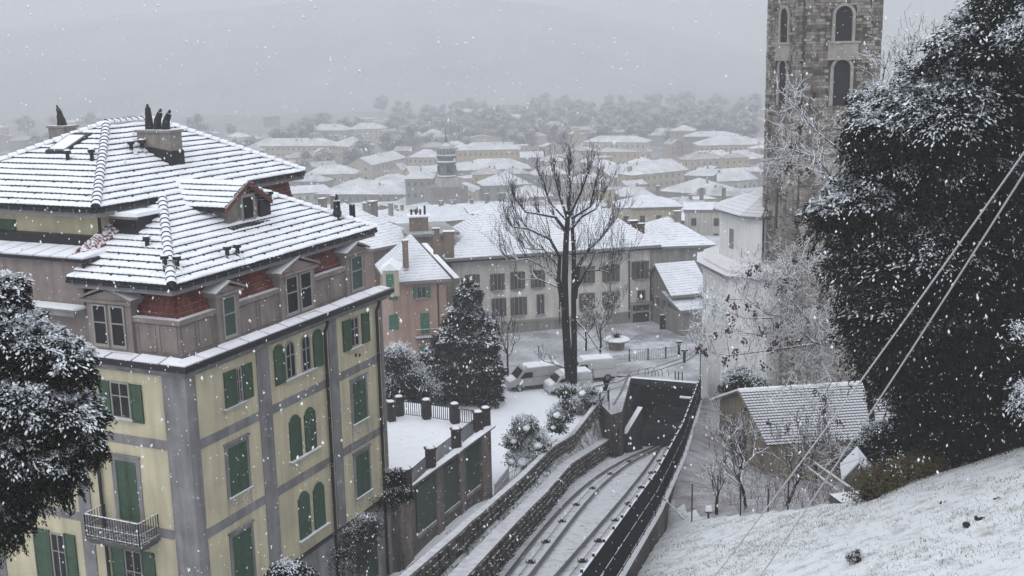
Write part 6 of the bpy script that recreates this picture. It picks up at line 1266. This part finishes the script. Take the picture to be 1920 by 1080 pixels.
# conifer and shrubs in the garden
cf = thing('garden_conifer', Pz(860, 760, -27.6), 'tall bushy dark conifer dusted with snow, beyond the terrace railing', 'tree')
bl = [((880, 555), 1.1), ((870, 600), 1.6), ((905, 610), 1.2), ((845, 640), 1.5), ((890, 650), 2.0), ((850, 700), 2.4), ((910, 700), 1.7), ((815, 680), 1.3), ((870, 735), 2.0), ((820, 725), 1.3), ((915, 735), 1.3), ((878, 535), .6)]
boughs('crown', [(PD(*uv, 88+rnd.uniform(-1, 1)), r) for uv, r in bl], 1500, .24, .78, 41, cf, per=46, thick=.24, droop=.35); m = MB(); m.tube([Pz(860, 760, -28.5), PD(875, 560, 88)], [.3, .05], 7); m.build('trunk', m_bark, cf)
sb = thing('grey_green_shrub', Pz(755, 770, -27.6), 'loose grey-green snowy shrub between the villa corner and the conifer', 'shrub')
crown('crown', [(PD(750, 690, 84), 1.5), (PD(770, 720, 84), 1.7), (PD(740, 730, 84), 1.6), (PD(790, 740, 84), 1.3), (PD(745, 670, 84), .9)], 26000, .18, .75, 43, sb, spread=.3, thr=.2, core=True)
def bush(u, v, D, rs, lab, seed, n=7000, leaf=.15, snow=.85, name='snowy_bush', f=None, balls=0, **k):
    b = PD(u, v, D); t = thing(name, b-UP*rs[0][2] if False else b, lab, 'bush'); bl_ = [(PD(u+du, v+dv, D)+V3(0, R_.uniform(-.2, .2), 0), r) for du, dv, r in rs]
    crown('crown', bl_, n, leaf, snow, seed, t, spread=k.get('spread', .15), thr=k.get('thr', .1), mats=k.get('mats'), core=k.get('core', True))
    for q in range(balls):
        i = q % len(bl_); m = MB(); c = bl_[i][0]+V3(R_.uniform(-.3, .3), -bl_[i][1]*.8, bl_[i][1]*R_.uniform(.0, .6)); r = R_.uniform(.2, .36); m.lathe(c-UP*r*.6, [(r*.5, 0), (r*.95, r*.4), (r, r*.75), (r*.7, r*1.15), (r*.25, r*1.35)], 10); m.build('snow_clump', m_snow, t, smooth=True)
    return t
gm_l = [m_leafg, m_leafsnow, mat('yellow_green_leaf', (.075, .09, .035), .7, isl=.4)]
bush(985, 850, 66, [(0, -50, .75), (-18, -20, .7), (22, -20, .8), (-5, 10, .8), (15, 25, .6), (-20, 10, .5)], 'round garden bush with lumps of snow, standing in the snowy garden beside the stair', 51, 14000, balls=6, mats=gm_l, leaf=.17)
bush(1052, 790, 76, [(0, -10, .8), (-8, 12, .6), (20, -30, .7), (12, -50, .6)], 'smaller rhododendron bush beside the parapet wall above the track', 52, 9000, balls=2, mats=gm_l, leaf=.17)
bush(1092, 745, 86, [(0, 0, .9), (-14, 18, .8), (14, 14, .7), (-28, 40, .7), (18, -12, .5)], 'ivy-green bush at the foot of the tall bare tree', 53, 9000, mats=gm_l, balls=1)
bush(1012, 728, 93, [(0, 0, .75), (8, 8, .6), (-6, 10, .5)], 'small dark bush in front of the small parked white van', 54, 5000)
bush(965, 745, 92, [(0, 0, .6), (-30, 6, .8), (-55, 0, .9)], 'low dark bush at the right foot of the conifer', 55, 7000)
bush(1385, 716, 84, [(0, 0, 1.2), (-20, 10, .7), (30, 10, 1.0)], 'dark bush at the foot of the white apse, above the chapel ridge', 56, 8000, leaf=.2)
bush(540, 1078, 33.5, [(0, 0, .5), (-14, 8, .4), (25, 16, .45)], 'small dark bush at the bottom edge before the villa base', 57, 6000, snow=.3, leaf=.1, spread=.1)
bush(668, 1020, 45, [(0, 0, .7), (20, -25, .6), (-14, 30, .7), (55, -70, .45)], 'frosted ivy climbing the villa base at its far corner', 58, 9000, leaf=.09, spread=.16, core=False, snow=.35)
bush(742, 905, 50, [(0, 0, .45), (8, 22, .5), (-2, -15, .3)], 'dark creeper bush at the villa end of the terrace railing', 59, 6000, snow=.25, leaf=.11, spread=.12)
# hedge along the foot of the retaining wall
hg = thing('wall_foot_hedge', onL(800, 1020, 0) and W(20, -1, -15.5), 'long low dark hedge at the foot of the retaining wall beside the garden stair', 'hedge')
hb = []
for k in range(16): s = k/15; q = W(13.5+12.5*s, -1.1, -15.3+.25*math.sin(k)); hb.append((q, .75))
crown('hedge_leaves', hb, 20000, .12, .35, 61, hg, spread=.14, thr=.35)
# evergreens and dark scrub behind the chapel and at the crest of the meadow
bush(1655, 825, 57, [(0, 0, 1.0), (-30, 25, .9), (-60, 45, .7), (30, 20, 1.0)], 'snow-streaked shrub in front of the right end of the chapel roof', 62, 12000, leaf=.13, snow=.8, spread=.2)
sc = thing('crest_scrub', gz_p if False else V3(17, 42, mead(17, 42)), 'dark brown-green scrub along the upper crest of the snowy meadow, under the big evergreen', 'undergrowth'); hb = []
for k in range(22):
    u = 1640+k*14; v = 905-k*3.6; q = onground(u, np.interp(u, [1640, 1700, 1770, 1840, 1920, 2010], [934, 906, 878, 852, 828, 800])+4, gz, 18, 70); hb.append((q+V3(0, .5, .1+.15*math.sin(k*1.7)), .6))
brn = [mat('brown_bracken', (.085, .055, .03), .9, isl=.5), m_leafsnow, mat('moss_green', (.075, .085, .025), .9, isl=.4)]
crown('undergrowth', hb, 34000, .13, .12, 63, sc, spread=.24, thr=.5, mats=brn, core=True); hb = [(PD(1690+k*22, 858-k*6+6*math.sin(k*2), 49), 1.1) for k in range(12)]
crown('dark_thicket', hb, 26000, .16, .2, 64, sc, spread=.35, thr=.45, core=True)
mb_ = onground(1600, 1058, gz, 14, 60); t = thing('meadow_tuft_bush', mb_, 'single small brown bush with a snow cap on the lower meadow', 'bush')
crown('crown', [(mb_+UP*.16, .17), (mb_+UP*.3+V3(.08, 0, 0), .12)], 1500, .06, .7, 66, t, spread=.05, thr=.2, mats=[mat('brown_twig_leaf', (.05, .03, .02), .9, isl=.5), m_leafsnow, m_leafd], core=False)
sc2 = thing('yard_undergrowth', onground(1400, 940, gz, 40, 90), 'thin brown winter undergrowth in the yard between the funicular fence and the chapel', 'undergrowth'); m = MB(); R3 = np.random.RandomState(2)
for k in range(150):
    q = onground(R3.uniform(1335, 1560), R3.uniform(865, 962), gz, 46, 90); twigs(m, q, unit(V3(R3.uniform(-.6, .6), R3.uniform(-.6, .6), 1)), R3.uniform(.35, .9), .014, 2, R3, .1, .6, 3, .0065)
m.build('undergrowth', mat('russet_twig', (.085, .055, .045), .95, snow=.9, snowthr=.5), sc2, kind='stuff')
# clods and dark gaps on the meadow
for i, (u, v, s, lab) in enumerate(((1775, 944, .12, 'dark clod poking through the snow high on the meadow'), (1818, 985, .12, 'left one of two dark clods in the middle of the meadow'), (1838, 975, .12, 'right one of two dark clods in the middle of the meadow'), (1870, 940, .08, 'tiny dark clod close to the right edge of the meadow'))):
    q = onground(u, v, gz, 12, 60); m = MB(); R2 = np.random.RandomState(i)
    for k in range(9): c = q+V3(R2.uniform(-s, s)*1.3, R2.uniform(-s, s), 0); m.lathe(c-UP*.05, [(s*.45, 0), (s*.4, .05), (s*.15, .09)], 6)
    m.build('earth_clod', mat('dark_earth', (.03, .025, .02), 1), label=lab, cat='clod', group='earth clods on the meadow')
# grass blades through the snow
Rg = np.random.RandomState(9); n = 90000; gxx = Rg.uniform(.5, 21, n); gyy = Rg.uniform(10, 50, n); ok = (gyy < edge_y(gxx)-.5); gxx, gyy = gxx[ok], gyy[ok]
fxx = np.interp(gyy, FBx[:, 1], FBx[:, 0]); ok = gxx > fxx+.5; gxx, gyy = gxx[ok], gyy[ok]; dens = snoise(np.stack([gxx, gyy, gxx*0], -1), .8, 12)+.5*snoise(np.stack([gxx, gyy, gxx*0], -1), 2.5, 13); ok = dens+Rg.normal(size=len(gxx))*.4 > .15; gxx, gyy = gxx[ok], gyy[ok]
p = np.stack([gxx, gyy, mead(gxx, gyy)+.09*snoise(np.stack([gxx, gyy, gxx*0], -1), .5, 3)+.025*snoise(np.stack([gxx, gyy, gxx*0], -1), 2.2, 5)-.02], -1); a = Rg.uniform(0, 6.28, len(p)); hgt = Rg.uniform(.04, .12, len(p)); b = np.stack([np.cos(a), np.sin(a), a*0], -1)*.012; tp_ = p+np.stack([Rg.normal(size=len(p))*.05, Rg.normal(size=len(p))*.05, hgt], -1)
V = np.stack([p-b, p+b, tp_], 1).reshape(-1, 3); put('meadow_grass', np_mesh('meadow_grass', V, np.arange(len(V)).reshape(-1, 3), [mat('winter_grass', (.10, .11, .055), .9, isl=.4)]), kind='stuff', label='winter grass blades sticking through the thin snow of the meadow')
# ---- hazy park trees at the foot of the hill: each tree its own crown and trunk
protos = []
for k in range(4):
    R2 = np.random.RandomState(100+k); o_ = thing('park_tree', V3(0, 0, 0), 'x', 'tree'); bl_ = [(V3(R2.normal()*1.8, R2.normal()*1.8, 8+R2.uniform(-3, 4)), R2.uniform(2.2, 3.6)) for q in range(7)]
    c_ = crown('crown', bl_, 3600, .75, .75, 120+k, o_, spread=.9, per=8, thr=.2, core=True); m = MB(); m.tube([V3(0, 0, -3), V3(0, 0, 9)], [.5, .2], 6); m.build('trunk', m_bark, o_); protos.append(o_)
def copyt(root, loc_, s, rz, label, group):
    r = root.copy(); COL.objects.link(r); r.location = loc_; r.scale = (s, s, s*1.05); r.rotation_euler = (0, 0, rz); r['label'] = label; r['group'] = group
    for ch in root.children: c = ch.copy(); COL.objects.link(c); c.parent = r
    return r
fr = random.Random(12); k = 0; first = set()
zones = [(730, 1420, 800, 1150, 190, 'bare park trees in the haze between the dome and the stone tower'), (500, 760, 650, 1100, 34, 'hazy trees among the houses left of the dome'), (950, 1420, 250, 600, 26, 'trees in courtyards of the town right of the dome'), (20, 480, 700, 1300, 30, 'faint trees in the haze above the villa roof'), (700, 1440, 1150, 1480, 80, 'trees of the wood at the foot of the hill')]
for (u0, u1, D0, D1, n, grp) in zones:
    for q in range(n):
        for tr2 in range(30):
            D = fr.uniform(D0, D1); u = fr.uniform(u0, u1); p = PD(u, 300, D); p[2] = max(gtown(D), hz_(p[0], p[1]) if D > 1500 else -99)
            if all(math.hypot(*(p-o_)[:2]) > hw*.8+4 for o_, hw, hd in TOWN): break
        i = fr.randrange(4); s = fr.uniform(.8, 1.6) if D > 600 else fr.uniform(.55, .8); lab = 'one of the ' + grp
        if i not in first: first.add(i); r = protos[i]; r.location = p; r.scale = (s, s, s); r['label'] = lab; r['group'] = grp
        else: copyt(protos[i], p, s, fr.uniform(0, 6.28), lab, grp)
# ============================================================ vans, fences and small things
m_vanw = mat('white_van_paint', (.55, .56, .56), .35, noise=.05, spec=.5); m_vang = mat('silver_van_paint', (.36, .37, .375), .35, spec=.5); m_tyre = mat('tyre', (.02, .02, .02), .9); m_rim = mat('wheel_rim', (.25, .25, .26), .4, metal=.6)
def van(u, v, yaw, L_, H_, paint, lab, kind=0, name='parked_van'):
    p = Pz(u, v, PZ0); t = thing(name, p, lab, 'van', 'vans parked by the trees'); a = V3(math.cos(yaw), math.sin(yaw), 0); b = V3(-math.sin(yaw), math.cos(yaw), 0); Wd = 1.8
    hz = .28; pr = [(0, hz), (L_, hz), (L_, hz+.5), (L_-.05, H_-.35), (L_-.22, H_), (L_*.34, H_), (L_*.27, H_-.08), (L_*.15, hz+.78), (L_*.02, hz+.62), (0, hz+.4)] if kind else [(0, hz), (L_, hz), (L_, hz+.6), (L_-.03, H_-.2), (L_-.15, H_), (L_*.36, H_), (L_*.28, H_-.06), (L_*.12, hz+.72), (0, hz+.5)]
    f = lambda x, y, z: p+a*(x-L_/2)+b*y+UP*z
    m = MB(); lo = [f(x, -Wd/2+.08*(z > H_-.3), z) for x, z in pr]; hi = [f(x, Wd/2-.08*(z > H_-.3), z) for x, z in pr]; m.hexa(lo[::-1], hi[::-1]); bo = m.build('body', paint, t)
    for s in (-1, 1):
        y = s*(Wd/2-.005)
        m = MB(); x0, x1, x2 = L_*.19, L_*.285, L_*.43; zt = H_-.32; zb_ = hz+.82; m.hexa([f(x0, y, zb_), f(x2, y, zb_), f(x2, y-s*.04, zt), f(x1, y-s*.04, zt)], [f(x0, y+s*.015, zb_), f(x2, y+s*.015, zb_), f(x2, y-s*.025, zt), f(x1, y-s*.025, zt)]); m.build('side_window', m_glass, t)
        m = MB(); m.box(f(L_*.45, y, hz+.25), a*.02, b*s*.012, UP*(H_-hz-.5)); m.box(f(L_*.45, y, hz+.85), a*(L_*.5), b*s*.012, UP*.02); m.box(f(L_*.02, y, hz-.02), a*(L_*.96), b*s*.03, UP*.14); m.build('body_seam', m_dark, bo)
        for x in (L_*.17, L_*.83):
            m = MB(); c = f(x, s*(Wd/2-.1), .33); m.tube([c-b*.1, c+b*.12*1], .33, 14); wl = m.build('wheel', m_tyre, t); m = MB(); m.tube([c+b*s*.121, c+b*s*.135], .19, 10); m.build('rim', m_rim, wl)
        m = MB(); m.box(f(-.01, s*.72-.13, hz+.36), a*.06, b*.26, UP*.16); m.build('headlight', mat('headlight_glass', (.5, .5, .5), .2), t)
        m = MB(); m.box(f(L_-.03, s*.82-.06, hz+.6), a*.045, b*.12, UP*.5); m.build('tail_light', mat('red_tail_light', (.25, .02, .02), .3), t)
        m = MB(); m.box(f(L_*.25, s*(Wd/2+.02), hz+.85), a*.08, b*s*.2, UP*.2); m.build('wing_mirror', m_dark, t)
    m = MB(); m.hexa([f(L_*.28, -.7, H_-.2), f(L_*.28, .7, H_-.2), f(L_*.17, .78, hz+.83), f(L_*.17, -.78, hz+.83)], [f(L_*.248, -.7, H_-.16), f(L_*.248, .7, H_-.16), f(L_*.138, .78, hz+.86), f(L_*.138, -.78, hz+.86)]); m.build('windscreen', m_glass, t)
    m = MB(); lo = [f(x, y, H_+.001) for x, y in ((L_*.35, -.78), (L_-.2, -.78), (L_-.2, .78), (L_*.35, .78))]; m.hexa(lo, [q+UP*.09 for q in lo]); m.build('snow_on_roof', m_snow, t)
    m = MB(); lo = [f(.03, -.7, hz+.52), f(.03, .7, hz+.52), f(L_*.13, .7, hz+.76), f(L_*.13, -.7, hz+.76)]; m.hexa(lo, [q+UP*.06 for q in lo]); m.build('snow_on_bonnet', m_snow, t)
    return t
van(1000, 725, .30, 4.7, 1.9, m_vang, 'long silver-grey van with snow on roof and bonnet, left of the tall bare tree'); van(1066, 733, .28, 3.9, 1.7, m_vanw, 'small white van half hidden behind the tall bare tree trunk', 1); tv = van(1104, 712, .20, 4.4, 1.95, m_vanw, 'white delivery van with snowy roof just right of the tall bare tree', 1)
# grey lettering block on the van side
m = MB(); 
# garden wall & planter behind the vans
q = Pz(1156, 655, PZ0); t = thing('snowy_planter', q, 'round stone planter capped with snow and a dark shrub, beside the white building', 'planter'); m = MB(); m.lathe(q, [(.7, 0), (.8, .7), (1.25, .85), (1.3, 1.0)], 14); m.build('bowl', m_conc, t); m = MB(); m.lathe(q+UP*1.0, [(1.28, 0), (1.15, .12), (.4, .2)], 14); m.build('snow_cap', m_snow, t)
crown('plant', [(q+UP*1.35, .4)], 700, .12, .5, 77, t, spread=.12)
# wheel ruts in the slush
m_rut = mat('wet_slush_rut', (.16, .16, .165), .5, noise=.5, nscale=3)
for i, pp in enumerate(([(1168, 700), (1230, 688), (1290, 668), (1310, 650)], [(1160, 708), (1225, 697), (1288, 676), (1312, 660)], [(1060, 752), (1120, 738), (1175, 722)], [(1080, 762), (1130, 747), (1170, 733)], [(1150, 760), (1165, 735), (1180, 700)], [(1100, 726), (1160, 716), (1185, 704)])):
    P = [Pz(u, v, PZ0+.018+.004*(i % 3)) for u, v in pp]; m = MB()
    for k in range(len(P)-1):
        d = unit(P[k+1]-P[k]); n = V3(-d[1], d[0], 0)*.11; m.quad(P[k]-n, P[k+1]-n, P[k+1]+n, P[k]+n)
    m.build('wheel_rut', m_rut, kind='structure')
# iron railings on the square
def railing(pts, hgt, lab, name='square_railing', z=None, step=.16, mt=None, grp=None):
    P = [Pz(u, v, PZ0) if z is None else z for u, v in pts]; t = thing(name, P[0], lab, 'railing', grp)
    for p, q in zip(P[:-1], P[1:]):
        m = MB(); n = max(2, int(np.linalg.norm(q-p)/step))
        for zz in (.12, hgt): m.tube([p+UP*zz, q+UP*zz], .03, 4)
        for k in range(n+1): x = p+(q-p)*k/n; m.tube([x, x+UP*hgt], .014, 4)
        m.build('railing_panel', m_iron, t)
    for p in P: m = MB(); m.cbox(p, .12, .12, hgt+.1); m.build('railing_post', m_iron, t)
railing([(1180, 676), (1215, 675), (1248, 672), (1275, 667)], 1.05, 'black iron railing across the snowy square left of the apse'); railing([(1143, 682), (1180, 678)], .7, 'short low railing between the delivery van and the long railing')
for i, (u, v, h_, lab) in enumerate(((1273, 668, 1.3, 'left iron gatepost with a snowy cap near the apse'), (1283, 680, 1.1, 'right iron gatepost nearer the tunnel'))):
    q = Pz(u, v, PZ0); t = thing('gate_post', q, lab, 'post', 'iron gateposts'); m = MB(); m.cbox(q, .22, .22, h_); m.build('shaft', m_iron, t); m = MB(); m.cbox(q+UP*h_, .6, .3, .16); m.build('snow_cap', m_iron, t)
for i, (u, v) in enumerate(((1266, 712), (1272, 713), (1279, 714))):
    q = Pz(u, v, PZ0); m = MB(); m.tube([q, q+UP*.75, q+UP*.8], [.05, .05, .03], 8); m.tube([q+UP*.66, q+UP*.7], .07, 8); m.build('bollard', m_iron, label=['left', 'middle', 'right'][i]+' one of three thin bollards above the tunnel lintel', cat='bollard', group='thin bollards')
# looped bicycle racks
for i, u in enumerate((1206, 1219, 1232, 1244)):
    q = Pz(u, 703+i*1.2, PZ0); m = MB(); d = V3(1, -.15, 0); m.tube([q-d*.42, q-d*.46+UP*.35, q-d*.3+UP*.7, q+UP*.82, q+d*.3+UP*.7, q+d*.46+UP*.35, q+d*.42], .035, 6); m.build('bicycle_rack', mat('grey_steel_hoop', (.1, .1, .105), .5, snow=.9, snowthr=.3), label=['leftmost', 'second', 'third', 'rightmost'][i]+' steel bicycle hoop on the square above the tunnel', cat='bicycle rack', group='steel bicycle hoops')
# poles
def pole(u, vb_, vt, r, lab, name='pole', z=PZ0, cat='pole', head=False):
    q = Pz(u, vb_, z) if not isinstance(z, tuple) else onground(u, vb_, gz, 30, 95); D = np.linalg.norm(q); h_ = (vb_-vt)*D/FPX*1.02; t = thing(name, q, lab, cat); m = MB(); m.tube([q, q+UP*h_], [r, r*.8], 7); m.build('shaft', m_iron, t)
    if head: m = MB(); m.lathe(q+UP*h_, [(.05, 0), (.16, .1), (.18, .3), (.06, .42)], 8); m.build('lamp_head', m_dark, t)
    return t
pole(1312, 752, 655, .05, 'slim street lamp at the corner of the tunnel and the white apse', 'street_lamp', cat='street lamp', head=True); pole(1142, 768, 725, .04, 'thin dark pole left of the tunnel flank wall'); pole(1112, 738, 690, .04, 'thin sign pole in front of the delivery van', 'sign_pole')
# curved garden railing beside the stair box
railing([(1100, 770), (1125, 757), (1140, 752)], .9, 'short garden railing beside the bush above the tunnel stair', z=None)
# stair railings with glass-like mesh below the round bush
P = [onL(1, 1) and gzl_ for gzl_ in []]
def pt(u, v, h=0): k = ray(u, v); return onground(u, v, gzl, 30, 100)+UP*h
for i, (pp, lab) in enumerate((([(928, 940), (955, 905), (978, 888)], 'left mesh railing of the small garden stair beside the retaining wall'), ([(978, 888), (1010, 872), (1045, 850)], 'right mesh railing of the small garden stair under the round bush'))):
    P = [pt(*q) for q in pp]; t = thing('stair_railing', P[0], lab, 'railing', 'railings of the garden stair')
    for p, q in zip(P[:-1], P[1:]):
        m = MB(); [m.tube([p+UP*z_, q+UP*z_], .028, 4) for z_ in (.1, .55, 1.0)]; n = max(2, int(np.linalg.norm(q-p)/.2)); [m.tube([p+(q-p)*k/n, p+(q-p)*k/n+UP*1.0], .012, 4) for k in range(n+1)]; m.build('railing_panel', m_iron, t)
# ---- meadow fence: thin posts, wires, strut, and a snowy letter-box
FP = [(1228, 988, 915), (1297, 978, 906), (1345, 969, 890), (1388, 968, 905), (1440, 962, 915), (1477, 958, 900), (1655, 925, 845), (1748, 886, 832)]
mf = None; tops = []
for i, (u, vb_, vt) in enumerate(FP):
    q = onground(u, vb_, gz, 20, 70)
    if mf is None: mf = thing('meadow_wire_fence', q, 'thin wire fence on dark posts along the lower edge of the snowy meadow', 'fence')
    h_ = (vb_-vt)*np.linalg.norm(q)/FPX; m = MB(); m.tube([q-UP*.2, q+UP*h_], .035, 6); m.build('fence_post', m_iron, mf); tops.append((q, h_))
m = MB()
for (a, ha_), (b, hb_) in zip(tops[:-1], tops[1:]):
    for f in (.98, .66, .33): m.tube([a+UP*ha_*f, (a+b)/2+UP*((ha_+hb_)/2*f-.05), b+UP*hb_*f], .007, 4, cap=False)
m.build('fence_wire', mat('galvanised_wire', (.16, .16, .165), .5), mf, kind='stuff')
q = onground(1282, 982, gz, 20, 70); m = MB(); m.tube([q, tops[0][0]+UP*tops[0][1]*.95], .035, 5); m.build('strut', m_iron, mf)
q = onground(1328, 973, gz, 20, 70); t = thing('snow_capped_box', q, 'small box on a short post capped with a block of snow, by the wire fence', 'box'); m = MB(); m.tube([q, q+UP*.35], .05, 6); m.build('post', m_iron, t); m = MB(); m.cbox(q+UP*.35, .34, .3, .06); m.build('tray', m_iron, t); m = MB(); m.hexa([q+V3(x, y, .41) for x, y in ((-.15, -.14), (.15, -.14), (.15, .14), (-.15, .14))], [q+V3(x, y, .62) for x, y in ((-.13, -.12), (.13, -.12), (.13, .12), (-.13, .12))]); m.build('snow_block', m_snow, t)
# ---- the two steel cables crossing the foreground, laden with snow
m_cab = mat('snowed_cable', (.40, .40, .41), .6, snow=.9, snowthr=.1)
for (a, b, lab) in (((1325, 1100), (1935, 265), 'upper of the two diagonal cables crossing the big evergreen'), ((1412, 1100), (1935, 302), 'lower of the two diagonal cables crossing the big evergreen')):
    p, q = Pd(*a, 21), Pd(*b, 13); ext_ = (q-p)*.35; P = [p-(q-p)*.12]+[p+(q-p)*s-UP*.35*4*s*(1-s)*.25 for s in np.linspace(0, 1, 12)]+[q+ext_]; m = MB(); m.tube(P, .0115, 6); m.build('snowy_cable', m_cab, label=lab, cat='cable', group='diagonal cables')
# ---- falling snow
Rs = np.random.RandomState(77); n = 30000; ux, vy = Rs.uniform(-500, 2420, n), Rs.uniform(-500, 1580, n); dz = 5+70*Rs.rand(n)**.75
k3 = CR[None]*((ux-960)/FPX)[:, None]+CU[None]*((540-vy)/FPX)[:, None]+CF[None]; c = k3*dz[:, None]; r = Rs.lognormal(math.log(.0095), .5, n); r = np.minimum(r, .03); r = r*np.clip(dz/22, .22, 1.25)
base = np.array([(1, 0, 0), (0, 1, 0), (-1, 0, 0), (0, -1, 0), (0, 0, 1.6), (0, 0, -1.6)], float); tilt = Rs.normal(size=(n, 1, 3))*.25; V = c[:, None]+(base[None]+base[None][:, :, 2:3]*tilt)*r[:, None, None]
F = np.array([(0, 1, 4), (1, 2, 4), (2, 3, 4), (3, 0, 4), (1, 0, 5), (2, 1, 5), (3, 2, 5), (0, 3, 5)]); Q = (np.arange(n)[:, None, None]*6+F[None]).reshape(-1, 3)
put('falling_snow', np_mesh('falling_snow', V.reshape(-1, 3), Q, [mat('snowflake', (.85, .87, .9), .9)]), kind='stuff', label='snowflakes drifting through the air')
# ============================================================ the air
m = MB(); m.box(V3(-2200, -30, -92), V3(4400, 0, 0), V3(0, 3300, 0), UP*(92+HTOP)); hz = m.build('haze', [], kind='stuff')
hm = bpy.data.materials.new('snowy_air'); hm.use_nodes = True; t = hm.node_tree; t.nodes.clear(); pv = t.nodes.new('ShaderNodeVolumePrincipled'); oo = t.nodes.new('ShaderNodeOutputMaterial')
pv.inputs['Color'].default_value = (.93, .945, .97, 1); pv.inputs['Density'].default_value = HAZE; pv.inputs['Anisotropy'].default_value = .2; t.links.new(pv.outputs[0], oo.inputs['Volume']); hz.data.materials.append(hm)
